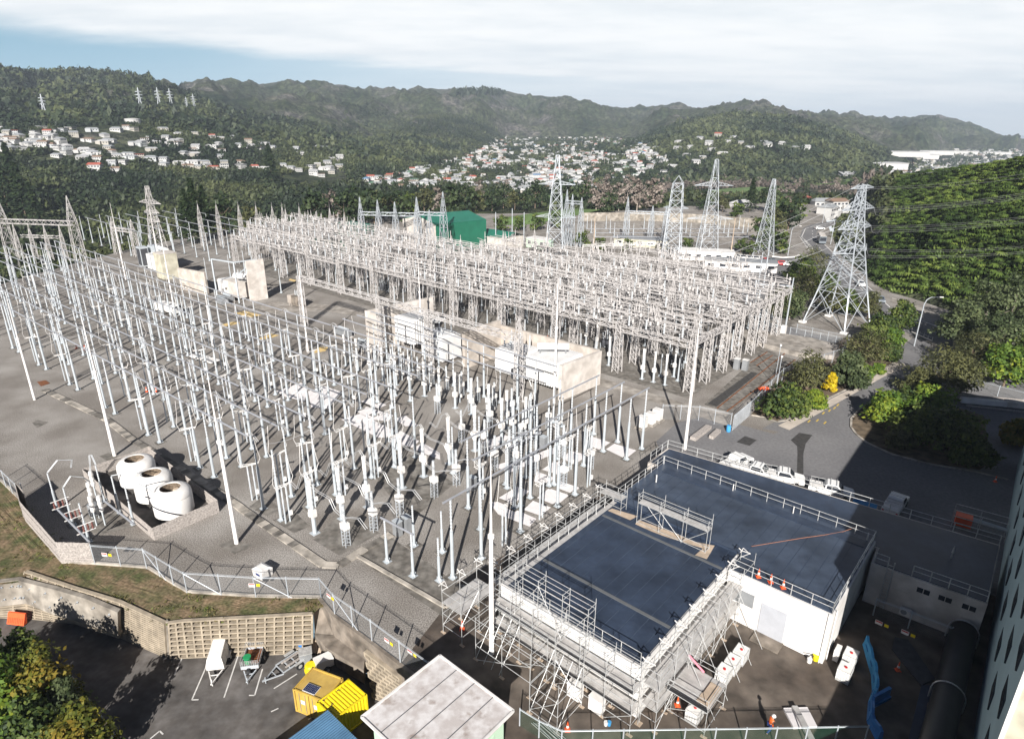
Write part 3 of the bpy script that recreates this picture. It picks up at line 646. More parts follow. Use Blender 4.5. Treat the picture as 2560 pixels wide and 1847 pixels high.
Z = lambda *l: [zt(x, y) for x, y in l]
line(Z((500, 470), (380, 540), (422, 608), (478, 662), (560, 750), (690, 868), (860, 1028), (985, 1082), (1190, 1160), (1500, 1280)), .35, M['line'], .06)
line(Z((480, 465), (300, 505), (275, 560), (340, 640), (400, 735), (470, 790)), .35, M['line'], .06)
line(Z((470, 470), (345, 520), (350, 580), (400, 640), (470, 720), (560, 810), (700, 930), (850, 1050), (1000, 1130), (1200, 1210), (1500, 1330)), .25, M['line'], .06, dash=(3, 6))
line(Z((280, 565), (350, 635), (330, 660), (262, 560)), .3, M['line'], .06)
for f in (.15, .35, .55, .75, .92): line([zt(280, 565).lerp(zt(350, 635), f), zt(262, 562).lerp(zt(330, 658), f - .05)], .5, M['line'], .06)
line(Z((390, 740), (450, 750), (405, 700), (390, 740)), .3, M['line'], .06)
line(Z((755, 1060), (900, 1130), (1130, 1225)), .3, M['line'], .06); line(Z((760, 1082), (900, 1152), (1140, 1250)), .3, M['line'], .06)
poly('junction', [zt(x, y) for x, y in ((-330, 640), (-100, 700), (250, 690), (330, 700), (450, 800), (200, 760), (190, 850), (60, 980), (-60, 1060), (-160, 900), (-340, 760))], M['asphalt'], .03)
poly('tower_pad', [z6(x, y) for x, y in ((730, 560), (850, 528), (1040, 525), (1250, 590), (1215, 630), (1090, 645), (820, 600))], M['gravel'], .03)
poly('service_lane', [z6(x, y) for x, y in ((470, 545), (700, 570), (860, 615), (1110, 655), (1110, 690), (860, 660), (650, 620), (470, 600))], M['asphalt'], .03)
# asphalt patches and paint in the yard
poly('asphalt_patch', [c4(x, y) for x, y in ((590, 95), (690, 112), (640, 175), (622, 250), (622, 520), (570, 515), (578, 250), (575, 195), (527, 150))], M['patch'], .035)
poly('asphalt_patch', [c4(x, y) for x, y in ((185, 120), (275, 150), (220, 192), (122, 165))], M['patch'], .035)
for i, (x, y) in enumerate(((905, 1190), (955, 1205), (985, 1125), (1018, 1108), (945, 1142), (850, 1195), (1040, 1088))): poly('yellow_marking', [z6(x, y) + EA * dx_ + EB * dy_ for dx_, dy_ in ((-.1, -.55), (.12, -.55), (.12, .55), (-.1, .55))], M['yline'], .045)
# car-park bay lines
zL = -3.985
for a, b in (((1610, 800), (1545, 945)), ((1845, 830), (1700, 1165)), ((1700, 1165), (1760, 1163)), ((2115, 760), (1985, 1145)), ((1330, 1510), (1415, 1440)), ((1415, 1440), (1445, 1470))):
    line([c5(*a, -4), c5(*b, -4)], .12, M['line'], zL)
for a, b in (((200, 890), (130, 1125)), ((130, 1125), (80, 1125)), ((505, 935), (300, 1065)), ((275, 1270), (340, 1240)), ((605, 1340), (650, 1310))): line([c6(*a, -4), c6(*b, -4)], .12, M['line'], zL)
# cable trench with concrete lids, corner near the front
tr = [P(110, 975), c1(950, 0), c1(1180, 180), c1(1900, 620), c1(2120, 770), c2(30, 800), c2(740, 1285), c2(880, 1290), c2(1110, 1140), c2(1340, 1015)]
rt = []
for i in range(len(tr) - 1):
    L = (tr[i + 1] - tr[i]).length; k = max(1, int(L / .95))
    for j in range(k): rt.append((tr[i].lerp(tr[i + 1], j / k), tr[i].lerp(tr[i + 1], (j + 1) / k)))
mb = MB(); gg = random.Random(2)
for a, b in rt:
    d = (b - a).normalized(); mb.mat(0 if gg.random() < .62 else 1).bar(a + d * .015 + Vector((0, 0, .06)), b - d * .015 + Vector((0, 0, .06)), 1.0, .16 + gg.uniform(-.01, .02))
t = tag(mb.build('cable_trench', [M['kerbstone'], M['pad']]), 'long cable trench of concrete lids bending at the front of the yard', 'cable trench')
mb = MB()
pt = [c2(1035, 1205), c2(1590, 1605), c2(1810, 1790 - 40)]
for a, b in ((c2(1035, 1205), c6(1590, 215)), (c6(1590, 215), c6(1820, 350)), (c6(1820, 350), c6(2080, 150))): mb.bar(a + Vector((0, 0, .08)), b + Vector((0, 0, .08)), .4, .2)
tag(mb.build('slab_kerb', M['kerbstone']), 'low concrete kerb round the front slab corner beside the brown asphalt', 'kerb')
# stained concrete pads round the pole feet
pad_polys = [(c2, ((650, 1060), (900, 820), (1240, 1000), (880, 1200))), (c2, ((1030, 1215), (1340, 1040), (2080, 1560), (1830, 1760), (1590, 1600))), (c2, ((330, 910), (470, 800), (620, 940), (480, 1000))), (c2, ((80, 770), (200, 680), (380, 790), (240, 850))),
  (c1, ((880, 320), (960, 290), (1060, 330), (980, 380))), (c1, ((1930, 1110), (2050, 1060), (2260, 1110), (2080, 1185))), (c1, ((760, 830), (1080, 830), (1200, 940), (900, 1010))), (c1, ((285, 25), (330, 0), (430, 20), (330, 70))), (c2, ((1200, 500), (1500, 300), (1900, 560), (1500, 900)))]
for k, pts in pad_polys: poly('concrete_pad', [k(*p) for p in pts], M['pad'], .02)
sheets = [(c3, ((985, 145), (1155, 200), (1060, 265), (935, 215))), (c3, ((1190, 210), (1385, 270), (1290, 345), (1115, 260))), (c3, ((800, 275), (915, 300), (905, 350), (835, 395), (725, 340))), (c3, ((660, 365), (805, 410), (705, 490), (550, 440))), (c3, ((500, 455), (655, 510), (600, 580), (480, 545))),
  (c3, ((720, 545), (880, 600), (825, 655), (690, 605))), (c3, ((610, 605), (790, 665), (680, 760), (505, 690))), (c3, ((470, 715), (630, 775), (540, 850), (385, 795))), (c3, ((330, 590), (440, 630), (300, 740), (165, 690))), (c3, ((80, 730), (160, 725), (500, 875), (440, 945), (160, 835))), (c3, ((110, 410), (690, 235), (690, 285), (270, 465))), (c3, ((10, 200), (200, 130), (280, 150), (90, 260))),
  (crop(650, 850, 4.673), ((190, 600), (480, 500), (560, 560), (520, 720), (280, 660))), (crop(650, 850, 4.673), ((560, 600), (760, 540), (960, 610), (800, 800), (600, 790))), (crop(650, 850, 4.673), ((950, 930), (1180, 860), (1560, 1060), (1480, 1140), (1380, 1140))), (crop(650, 850, 4.673), ((1120, 830), (1250, 780), (1560, 880), (1500, 950), (1300, 930))), (crop(650, 850, 4.673), ((1560, 920), (1700, 880), (1850, 1000), (1700, 1010))), (crop(650, 850, 4.673), ((1480, 1180), (1640, 1060), (1860, 1180), (1780, 1260))),
  (crop(650, 850, 4.673), ((1780, 1270), (1900, 1200), (2103, 1320), (2103, 1400))), (crop(650, 850, 4.673), ((1180, 720), (1290, 680), (1480, 760), (1380, 800)))]
for i, (k, pts) in enumerate(sheets): poly('white_ground_sheet', [k(*p) for p in pts], M['sheet'], .045)
for k, pts in ((zb, ((700, 1070), (800, 1050), (960, 1090), (850, 1110))), (zb, ((570, 1180), (700, 1150), (760, 1165), (590, 1205))), (zb, ((930, 1310), (1050, 1265), (1130, 1280), (960, 1330))), (zb, ((1450, 1450), (1480, 1395), (1600, 1385), (1560, 1430))), (zb, ((1215, 760), (1230, 745), (1290, 760), (1270, 775)))):
    poly('yellow_cover', [k(*p) for p in pts], M['yellowgravel'], .04)
poly('rusty_cover', [z4(x, y) for x, y in ((243, 935), (300, 925), (332, 945), (270, 965))], M['rust'], .04)
poly('lattice_yard_slab', [AB(-206, 95), AB(-43, 95), AB(-42, 168), AB(-60, 190), AB(-206, 190)], M['pad'], .008)
# concrete transformer road and rails
poly('transformer_road', [zb(x, y) for x, y in ((820, 1040), (1000, 985), (1110, 960), (1600, 990), (1950, 1060), (1900, 1100), (1560, 1050), (1200, 1070), (900, 1090))], M['concrete'], .012)
poly('cross_road', [z5(1700, 905), z5(2268, 1075), z6(320, 1130), z6(420, 1190), z6(350, 1240), z5(2268, 1130), z5(1690, 950)], M['concrete'], .03)
poly('rail_slab', [z6(240, 1110), z6(160, 1085), z6(560, 720), z6(760, 790), z6(330, 1135)], M['pad'], .03)
for a, b in (((245, 1110), (690, 750)), ((310, 1130), (760, 790)), ((465, 810), (575, 740)), ((505, 830), (610, 762))):
    mb = MB(); mb.bar(z6(*a) + Vector((0, 0, .09)), z6(*b) + Vector((0, 0, .09)), .12, .12); tag(mb.build('rail', M['rust']), 'rusty rail set in the concrete slab by the hedge', 'rail', 'rails in the slab')
poly('dark_strip', [z6(180, 1080), z6(470, 870), z6(515, 880), z6(240, 1100)], M['patch'], .045)
t = thing('concrete_platform', 'long low concrete platform between the rails and the tower pad', 'platform'); mb = MB(); mb.prism([z6(x, y) for x, y in ((290, 640), (470, 610), (860, 670), (1045, 720), (1010, 790), (800, 775))], 0, .9); mb.build('slab', M['concrete'], t)
# ------------------------------------------------------------------ buildings on the right
def rail_run(label, p0, p1, n, h=1.1, name='guard_rail', rails=(1.0, .52), r=.03, group=None):
    t = thing(name, label, 'guard rail', p0, 0, group); d = p1 - p0
    pm = MB().bar((0, 0, 0), (0, 0, h), .06).mesh('post', M['scaf'])
    for i in range(n + 1): link('post', pm, t, d * (i / n))
    for f in rails: MB().tube([Vector((0, 0, h * f)), d + Vector((0, 0, h * f))], r, 5).build('rail', M['scaf'], t)
    return t
def wall_quad(mb, a, b, z0, z1): mb.quad(Vector((a.x, a.y, z0)), Vector((b.x, b.y, z0)), Vector((b.x, b.y, z1)), Vector((a.x, a.y, z1)))
def on_wall(mb, a, b, u0, u1, z0, z1, out=.05):
    "a shallow box on the outer face of wall a-b between distances u0 and u1"
    d = (b - a); L = d.length; d.normalize(); n = Vector((d.y, -d.x, 0)); p = a + d * u0; q = a + d * u1
    mb.prism([p + n * .002, q + n * .002, q + n * out, p + n * out], z0, z1)
UP = Vector((0, 0, 1))
XY = lambda v: Vector((v.x, v.y, 0))
FZ, UZ, WZ = 4.95, 5.12, 4.4
# front building with the scaffold
t = thing('flat_roof_building', 'low white building with a dark membrane roof wrapped in scaffolding', 'building')
C = [AB(-31, 34.4), AB(-16.8, 34.4), AB(-16.8, 52.55), AB(-31, 52.55)]
MB().prism(C, 0, FZ).build('wall', M['white'], t)
mb = MB(); mb.prism([AB(-30.85, 34.75), AB(-17.1, 34.75), AB(-17.1, 52.69), AB(-30.85, 52.69)], FZ + .003, FZ + .06); rf = mb.build('roof', M['roof'], t)
mb = MB()
for b in (39.6, 49.5): mb.bar(AB(-30.3, b, FZ + .075), AB(-17.2, b, FZ + .075), .32, .05)
mb.build('roof_seam', M['seam'], rf); mb = MB()
for k in range(11): mb.bar(AB(-29.8 + 1.2 * k, 34.9, FZ + .062), AB(-29.8 + 1.2 * k, 52.5, FZ + .062), .05, .012)
mb.build('membrane_lap', M['roof2'], rf)
mb = MB(); mb.bar(AB(-30.72, 34.4, FZ + .06), AB(-30.72, 52.5, FZ + .06), .5, .1); mb.build('edge_flashing', M['deck'], t)
mb = MB(); mb.bar(AB(-31, 34.5, FZ + .05), AB(-16.8, 34.5, FZ + .05), .3, .18); mb.bar(AB(-16.9, 34.5, FZ + .04), AB(-16.9, 49, FZ + .04), .3, .16); mb.build('parapet', M['white'], t)
mb = MB()
for pts in (((1130, 800), (1170, 782), (1400, 850), (1330, 885)), ((1400, 880), (1660, 975), (1900, 1075), (2080, 1110), (2010, 1230), (1905, 1195), (1975, 1135), (1640, 1030), (1520, 985), (1375, 920))):
    mb.add([c3(x, y, FZ + .075) for x, y in pts], [tuple(range(len(pts) - 1, -1, -1))])
mb.build('bare_roof_boards', M['tan'], t)
# building behind with the higher roof
t = thing('flat_roof_building', 'white building with the highest dark roof, a grey roller door and a railed edge', 'building')
C2 = [AB(-31, 52.7), AB(-16.65, 52.7), AB(-16.65, 49.7), AB(-7.6, 49.7), AB(-7.6, 63.5), AB(-31, 63.5)]
MB().prism(C2, 0, UZ).build('wall', M['white'], t)
mb = MB(); mb.prism([AB(-30.9, 52.71), AB(-16.62, 52.71), AB(-16.62, 49.95), AB(-7.75, 49.95), AB(-7.75, 63.45), AB(-30.9, 63.45)], UZ + .003, UZ + .07); rf = mb.build('roof', M['roof2'], t)
mb = MB(); mb.bar(AB(-30, 62.1, UZ + .09), AB(-8.2, 62.1, UZ + .09), 1.3, .035); mb.build('roof_seam', M['roof'], rf); mb = MB()
for k in range(18): mb.bar(AB(-29.6 + 1.2 * k, 53 if -29.6 + 1.2 * k < -16.6 else 50.2, UZ + .072), AB(-29.6 + 1.2 * k, 63.2, UZ + .072), .05, .012)
mb.build('membrane_lap', M['roof'], rf)
mb = MB(); wa, wb = AB(-16.6, 49.7), AB(-7.6, 49.7)
on_wall(mb, wa, wb, 3.3, 5.55, .12, 3.3, .06); dr = mb.build('roller_door', M['shutter'], t)
mb = MB(); mb.prism([AB(-13.4, 48.2), AB(-10.9, 48.2), AB(-10.9, 49.69), AB(-13.4, 49.69)], 0, .12); mb.build('door_step', M['oldwall'], t)
mb = MB(); mb.tube([AB(-7.9, 49.62, 0), AB(-7.9, 49.62, 5.2)], .05, 6); mb.tube([AB(-7.5, 50.4, 0), AB(-7.5, 50.4, 5.3)], .05, 6); mb.build('downpipe', M['white'], t)
mb = MB(); on_wall(mb, wa, wb, .5, 2.6, 2.2, 3.6, .05); mb.build('louvre', M['grey'], t)
for a, b in ((-22, 63.0), (-15.4, 62.9), (-8.3, 63)): MB().tube([AB(a, b, UZ), AB(a, b, UZ + .9)], .05, 6).build('vent_pipe', M['white'], t)
MB().tube([AB(-29.3, 58.9, UZ), AB(-29.3, 58.9, UZ + 1.0)], .07, 6).build('vent_pipe', M['white'], t)
mb = MB(); mb.prism([AB(-30.9, 52.60), AB(-16.66, 52.60), AB(-16.66, 52.695), AB(-30.9, 52.695)], FZ + .065, UZ + .10); mb.build('upstand', M['roof'], t)
# long strip building
t = thing('flat_roof_building', 'long narrow dark-roofed building in the shade below the tall block', 'building')
C3 = [AB(-33, 63.6), AB(-7.4, 63.6), AB(-7.2, 60.6), AB(1.9, 61.2), AB(1.7, 72.3), AB(-33, 68.7)]
MB().prism(C3, 0, WZ).build('wall', M['bone'], t)
mb = MB(); mb.prism([AB(-32.7, 63.9), AB(-7.2, 63.75), AB(-7.0, 60.85), AB(1.8, 61.4), AB(1.6, 72.0), AB(-32.7, 68.45)], WZ + .003, WZ + .07); mb.build('roof', M['roof'], t)
wa, wb = AB(-7.2, 60.6), AB(1.9, 61.2)
for u in (3.9, 5.6, 7.4):
    mb = MB(); on_wall(mb, wa, wb, u, u + 1.15, 3.1, 3.75, .04); w = mb.build('window', M['bone'], t)
    mb = MB(); on_wall(mb, wa, wb, u + .07, u + .55, 3.17, 3.68, .05); on_wall(mb, wa, wb, u + .61, u + 1.08, 3.17, 3.68, .05); mb.build('pane', M['glass'], w)
mb = MB(); on_wall(mb, wa, wb, 2.2, 3.5, .1, 2.6, .04); mb.build('door', M['bone'], t)
mb = MB(); mb.lathe([(.06, .0), (.05, .6), (.11, .62), (.02, 1.4)], AB(-1.6, 66.5, WZ + .06), 8); mb.build('roof_vent', M['deck'], t)
t = thing('wall_ladder', 'steel ladder up the shaded wall of the strip building', 'ladder', AB(-5.6, 60.55)); d = EA
for u in (-.25, .25): MB().bar(d * u + Vector((0, 0, .1)), d * u + Vector((0, 0, 5.4)), .05).build('stile', M['scaf'], t)
for k in range(14): MB().bar(d * -.25 + Vector((0, 0, .4 + k * .35)), d * .25 + Vector((0, 0, .4 + k * .35)), .03).build('rung', M['scaf'], t)
t = thing('air_conditioner', 'white air-conditioning unit on the shaded wall under the small windows', 'air conditioner', AB(-3.6, 60.45, .5), A0); MB().box((0, 0, .35), (.9, .35, .7)).build('casing', M['white'], t); MB().lathe([(.26, 0), (.26, .02)], (0, 0, 0), 14).build('fan_grille', M['grey'], t, loc=(-.1, -.18, .36)).rotation_euler = (R(90), 0, 0)
rail_run('guard rail along the front edge of the highest roof, above the roller door', AB(-16.3, 49.9, UZ + .07), AB(-7.75, 49.9, UZ + .07), 5)
rail_run('guard rail on the right edge of the highest roof', AB(-7.75, 49.9, UZ + .07), AB(-7.75, 63.3, UZ + .07), 7)
rail_run('guard rail along the rear edge of the highest roof', AB(-7.75, 63.3, UZ + .07), AB(-30.7, 63.3, UZ + .07), 13)
rail_run('guard rail on the left edge of the highest roof', AB(-30.8, 63.3, UZ + .07), AB(-30.8, 53.2, UZ + .07), 7)
rail_run('long guard rail on the far edge of the strip roof beside the parked utes', AB(-33, 68.6, WZ + .07), AB(1.6, 72.1, WZ + .07), 18)
rail_run('short guard rail where the strip roof meets the yard', AB(-33, 64.2, WZ + .07), AB(-33, 68.5, WZ + .07), 3)
rail_run('guard rail above the ladder and small windows', AB(-3.9, 61.0, WZ + .07), AB(1.8, 61.4, WZ + .07), 4)
rail_run('short guard rail left of the wall ladder', AB(-7, 60.8, WZ + .07), AB(-5.9, 60.85, WZ + .07), 1)
rail_run('guard rail on the left edge of the scaffolded roof', AB(-30.9, 34.6, FZ + .1), AB(-30.9, 52.4, FZ + .1), 11)
rail_run('guard rail on the front edge of the scaffolded roof', AB(-30.9, 34.6, FZ + .15), AB(-17, 34.6, FZ + .15), 8)
# tall block at the right
t = thing('tall_building', 'tall block at the right edge with a shaded blue-grey side and a sunlit cream front', 'building')
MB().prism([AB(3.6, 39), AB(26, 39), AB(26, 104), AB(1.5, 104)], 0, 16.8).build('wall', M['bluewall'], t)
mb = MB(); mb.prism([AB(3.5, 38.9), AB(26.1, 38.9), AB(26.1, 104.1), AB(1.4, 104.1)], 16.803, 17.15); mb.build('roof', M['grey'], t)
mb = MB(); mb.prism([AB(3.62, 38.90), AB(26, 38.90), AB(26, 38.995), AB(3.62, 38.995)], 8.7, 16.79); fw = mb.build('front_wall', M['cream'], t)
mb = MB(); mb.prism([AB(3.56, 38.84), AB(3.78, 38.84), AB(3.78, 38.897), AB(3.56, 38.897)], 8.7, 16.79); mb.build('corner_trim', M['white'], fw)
mb = MB(); mb.prism([AB(5.2, 38.78), AB(5.55, 38.78), AB(5.55, 38.897), AB(5.2, 38.897)], 8.7, 16.79); mb.build('downpipe', M['oldwall'], fw)
for i in range(11):
    b0 = 41.5 + i * 5.6; a = 3.6 - 2.1 * (b0 + 1.3 - 39) / 65
    for z0 in (5.2, 9.4, 13.2):
        mb = MB(); mb.prism([AB(a - .06, b0), AB(a - .06, b0 + 2.6), AB(a + .05, b0 + 2.6), AB(a + .05, b0)], z0, z0 + 1.5); mb.build('window', M['glass'], t)
t = thing('lower_block', 'flat-roofed lower block below the cream front at the bottom right corner', 'building')
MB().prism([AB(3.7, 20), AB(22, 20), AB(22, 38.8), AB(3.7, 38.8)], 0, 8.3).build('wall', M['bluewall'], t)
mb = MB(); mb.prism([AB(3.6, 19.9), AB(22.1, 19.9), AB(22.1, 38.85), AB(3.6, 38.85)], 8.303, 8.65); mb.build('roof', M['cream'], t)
t = thing('wall_ladder', 'steel ladder fixed up the sunlit cream front wall', 'ladder', AB(6.1, 38.8, 8.7))
for u in (0, .4): MB().bar(EA * u, EA * u + UP * 8, .05).build('stile', M['scaf'], t)
MBr = MB().bar((0, 0, 0), EA * .4, .04).mesh('rung', M['scaf'])
for k in range(20): link('rung', MBr, t, UP * (.2 + k * .4))
# foreground pavilion
t = thing('pavilion', 'small pale green building with a stained white flat roof at the bottom of the picture', 'building')
pv = [AB(-29.2, 14.5), AB(-22.7, 14.5), AB(-22.7, 25.4), AB(-29.2, 25.4)]
MB().prism([AB(-29.2, 18.9), AB(-22.7, 18.9), AB(-22.7, 25.5), AB(-29.2, 25.5)], -4, 3.75).build('wall', M['greenwall'], t)
mb = MB(); mb.prism([AB(-29.8, 18.4), AB(-22.1, 18.4), AB(-22.1, 25.9), AB(-29.8, 25.9)], 3.75, 3.98); rf = mb.build('roof', M['pinkroof'], t)
mb = MB(); K = [AB(-29.8, 18.4, 4.0), AB(-22.1, 18.4, 4.0), AB(-22.1, 25.9, 4.0), AB(-29.8, 25.9, 4.0)]
for i in range(4): mb.bar(K[i], K[(i + 1) % 4], .16, .12)
mb.build('fascia', M['white'], rf)
mb = MB()
for f in (.25, .5, .75): mb.bar(AB(-29.7 + 7.6 * f, 18.5, 3.985), AB(-29.7 + 7.6 * f, 25.8, 3.985), .06, .03)
mb.build('roof_joint', M['seam'], rf)
for a, b in ((-22.7, 19.5), (-22.7, 22.5)):
    mb = MB(); mb.prism([AB(a, b), AB(a + .05, b), AB(a + .05, b + 2), AB(a, b + 2)], -1, 2.4); mb.build('wall_panel', M['greenwall'], t)
t = thing('lean_to', 'blue corrugated lean-to roof beside the small pale green building', 'shed'); mb = MB()
q = [c6(850, 1520, -.9), c6(1110, 1330, -.9), c6(1180, 1395, -.9), c6(1180, 1600, -.9), c6(950, 1620, -.9)]
n = 30; p0, p1 = AB(-36.2, 12, -1.1), AB(-29.9, 12, -.8); 
vs = []
for i in range(n * 2 + 1):
    a = -36.3 + 6.4 * i / (n * 2); z = -1.1 + .05 * (i % 2)
    vs += [AB(a, 11, z), AB(a, 19.4, z)]
mb.add(vs, [(2 * i, 2 * i + 2, 2 * i + 3, 2 * i + 1) for i in range(n * 2)]); mb.build('roof', M['bluesteel'], t)
MB().prism([AB(-36.1, 11.2), AB(-30, 11.2), AB(-30, 19.2), AB(-36.1, 19.2)], -4, -1.15).build('wall', M['greenwall'], t)
t = thing('grey_shed', 'grey corrugated roof corner under the trees at the bottom left', 'shed'); mb = MB()
e0, e1, e2 = c5(-200, 1480, -1.6), c5(300, 1395, -1.6), c5(400, 1570, -1.6)
dA, dB = (e1 - e0), (e2 - e1); k = 36; vs = []
for i in range(k * 2 + 1): p = e0 + dA * (i / (2 * k)) + Vector((0, 0, .05 * (i % 2))); vs += [p, p + dB * 2.5]
mb.add(vs, [(2 * i, 2 * i + 1, 2 * i + 3, 2 * i + 2) for i in range(2 * k)]); mb.build('roof', M['grey'], t)
MB().prism([e0 + dA * .02 + dB * .05, e1 - dA * .01 + dB * .05, e1 - dA * .01 + dB * 2.4, e0 + dA * .02 + dB * 2.4], -4, -1.65).build('wall', M['oldwall'], t)

# ------------------------------------------------------------------ scaffolding
TUBES = {}
def stub(L, r=.028):
    k = round(L, 2)
    if k not in TUBES: TUBES[k] = MB().tube([(0, 0, 0), (0, 0, k)], r, 5).mesh('tube', M['scaf'])
    return TUBES[k]
def tube_part(t, name, a, b):
    d = b - a; o = link(name, stub(d.length), t, a); o.rotation_mode = 'QUATERNION'; o.rotation_quaternion = d.to_track_quat('Z', 'Y'); return o
def scaffold(label, o, du, dv, nb, bay, w, lifts, top, decks=(), braces=(), feet=True, toe=False, group=None, up0=0.0, skip=()):
    "bays along du, width w along dv; a ledger at each lift, guard rails above the decks"
    t = thing('scaffold', label, 'scaffold', o, 0, group)
    for i in range(nb + 1):
        for s in (0, 1):
            b = du * (i * bay) + dv * (w * s); tube_part(t, 'standard', b, b + Vector((0, 0, top if s == 0 else top + .35 * (i % 2))))
            if feet: MB().boxz(b + Vector((0, 0, 0)), (.5, .24, .05), A0).build('sole_board', M['tan'], t)
        for z in lifts: tube_part(t, 'transom', du * (i * bay) + Vector((0, 0, z)), du * (i * bay) + dv * w + Vector((0, 0, z)))
    for z in lifts:
        for s in (0, 1):
            for i in range(nb):
                if (i, z, s) in skip: continue
                tube_part(t, 'ledger', du * (i * bay) + dv * (w * s) + Vector((0, 0, z)), du * ((i + 1) * bay) + dv * (w * s) + Vector((0, 0, z)))
    for z in decks:
        for i in range(nb):
            mb = MB()
            for k in range(3): mb.bar(du * (i * bay + .04) + dv * (w * (.18 + .32 * k)) + Vector((0, 0, z + .06)), du * ((i + 1) * bay - .04) + dv * (w * (.18 + .32 * k)) + Vector((0, 0, z + .06)), w * .29, .05)
            mb.build('platform', M['deck'], t)
            if toe: MB().bar(du * (i * bay) + Vector((0, 0, z + .16)), du * ((i + 1) * bay) + Vector((0, 0, z + .16)), .03, .17).build('toe_board', M['dark'], t)
    for i, z0, z1, s in braces:
        a = du * (i * bay) + dv * (w * s) + Vector((0, 0, z0)); b = du * ((i + 1) * bay) + dv * (w * s) + Vector((0, 0, z1)); tube_part(t, 'brace', a, b)
    return t
UP = Vector((0, 0, 1))
def bracketed(t, o, du, n, bay, z):           # white stop-end brackets at the heads of the standards
    for i in range(n):
        mb = MB(); b = du * (i * bay) + UP * z
        mb.bar(b, b + EA * .8 + UP * .1, .06); mb.bar(b, b - EA * .3 + UP * .15, .06); mb.bar(b + EA * .8, b + EB * .35 + UP * .1, .045); mb.bar(b - EB * .35, b + EB * .35 + UP * .1, .06); mb.bar(b - UP * .7, b + EA * .7, .045)
        mb.build('stop_end_bracket', M['white'], t)
t = scaffold('long scaffold walk beside the shaded left wall of the scaffolded building', AB(-32.9, 35.2, 0), EB, EA, 7, 2.45, 1.1, (1.9, 3.9, 5.0, 5.5), 6.1, decks=(3.9,), braces=[(0, 0, 1.9, 0), (2, 1.9, 3.9, 0), (4, 0, 1.9, 0), (6, 1.9, 3.9, 0)])
bracketed(t, 0, EB, 8, 2.45, 6.1)
fr = scaffold('scaffold with two grey platforms along the white front wall', AB(-30.8, 32.7, 0), EA, EB, 6, 2.4, 1.25, (1.0, 2.0, 3.0, 4.0, 4.5, 5.5, 6.1), 6.2, decks=(2.0, 4.0), toe=True, braces=[(0, 0, 2, 0), (1, 2, 4, 0), (3, 0, 2, 0), (4, 2, 4, 0), (5, 0, 2, 0)])
tw = scaffold('tall open scaffold tower rising above the front roof edge', AB(-28.4, 33.3, 4.2), EA, EB, 3, 2.45, 1.0, (1.9, 2.9, 4.0, 4.5), 4.6, braces=[(0, 0, 4.0, 0), (1, 4.0, .2, 0), (2, 0, 4.0, 0)], feet=False)
sb = scaffold('splayed scaffold buttress on the brown asphalt in front of the white wall', AB(-30.2, 30.3, 0), EA, EB, 2, 3.0, 2.2, (1.6, 3.2, 4.4), 4.6, braces=[(0, 0, 1.6, 0), (1, 1.6, 3.2, 0), (0, 1.6, 3.2, 1), (1, 0, 1.6, 1)])
sb2 = scaffold('lower scaffold bay leaning out over the loose tubes and the cone', AB(-23.3, 29.2, 0), EA, EB, 1, 2.7, 3.2, (.4, 1.6, 3.0), 4.8, braces=[(0, .4, 3.0, 0), (0, 3.0, .4, 1)])
for t_, o_ in ((sb, None), (sb2, None)):
    for k in range(4):
        a = EA * (k * .9) ; tube_part(t_, 'raker', a + UP * .1, a + EB * 3.0 + UP * 4.2)
cs = scaffold('dense scaffold at the left corner around the foot of the white mast', AB(-34.6, 30.6, 0), EB, EA, 2, 2.2, 2.4, (.9, 2.2, 3.4, 4.6), 5.4, decks=(3.4,), braces=[(0, .9, 2.2, 0), (1, 2.2, 3.4, 0), (0, 2.2, 4.6, 1), (1, 0, .9, 1)])
bracketed(cs, 0, EB, 3, 2.2, 5.4)
rs = scaffold('scaffold walk along the sunny right wall with white stop-end brackets', AB(-16.4, 34.2, 0), EB, nb=7, bay=2.5, dv=EA, w=1.3, lifts=(1.0, 2.0, 3.0, 4.0, 5.0, 5.6), top=6.2, decks=(2.0, 4.0), braces=[(0, 0, 2, 1), (2, 2, 4, 1), (4, 0, 2, 1), (6, 2, 4, 1)])
bracketed(rs, 0, EB, 8, 2.5, 6.2)
for k in range(5): tube_part(rs, 'raker', EA * 1.3 + EB * (4 + k * 2.4) + UP * 5.2, EA * 4.3 + EB * (4 + k * 2.4) + UP * .1)
ld = scaffold('loading platform of silver planks on scaffold legs over a white tank', AB(-15.4, 36.3, 0), EA, nb=1, bay=3.3, dv=EB, w=3.4, lifts=(.5, 2.4, 3.0, 3.5), top=3.6, decks=(), braces=[(0, .5, 2.4, 0)])
for k in range(9): MB().bar(EA * .05 + EB * (.2 + k * .37) + UP * 2.46, EA * 3.25 + EB * (.2 + k * .37) + UP * 2.46, .34, .05).build('platform', M['deck'], ld)
MB().boxz(EA * 2.7 + EB * 1.6 + UP * 2.5, (1.0, 2.4, .04), A0).build('plywood_sheet', M['tan'], ld)
MB().bar(EB * -.02 + UP * 2.62, EA * 3.3 + EB * -.02 + UP * 2.62, .03, .3).build('toe_board', M['dark'], ld)
tb = scaffold('scaffold bays with a long plank walkway between the two dark roofs', AB(-26.9, 50.6, FZ + .08), EA, nb=3, bay=2.5, dv=EB, w=.85, lifts=(.15, 2.4, 2.9, 3.3), top=3.6, decks=(2.4,), braces=[(0, .15, 2.4, 0), (1, 2.4, .15, 0), (2, .15, 2.4, 0), (0, 2.4, .15, 1)], feet=False)
tb2 = scaffold('small scaffold bay with one plank platform over the roof corner', AB(-31.6, 50.9, FZ + .08), EA, nb=1, bay=2.6, dv=EB, w=1.1, lifts=(.6, 1.6, 2.2), top=2.6, decks=(1.5,), feet=False)
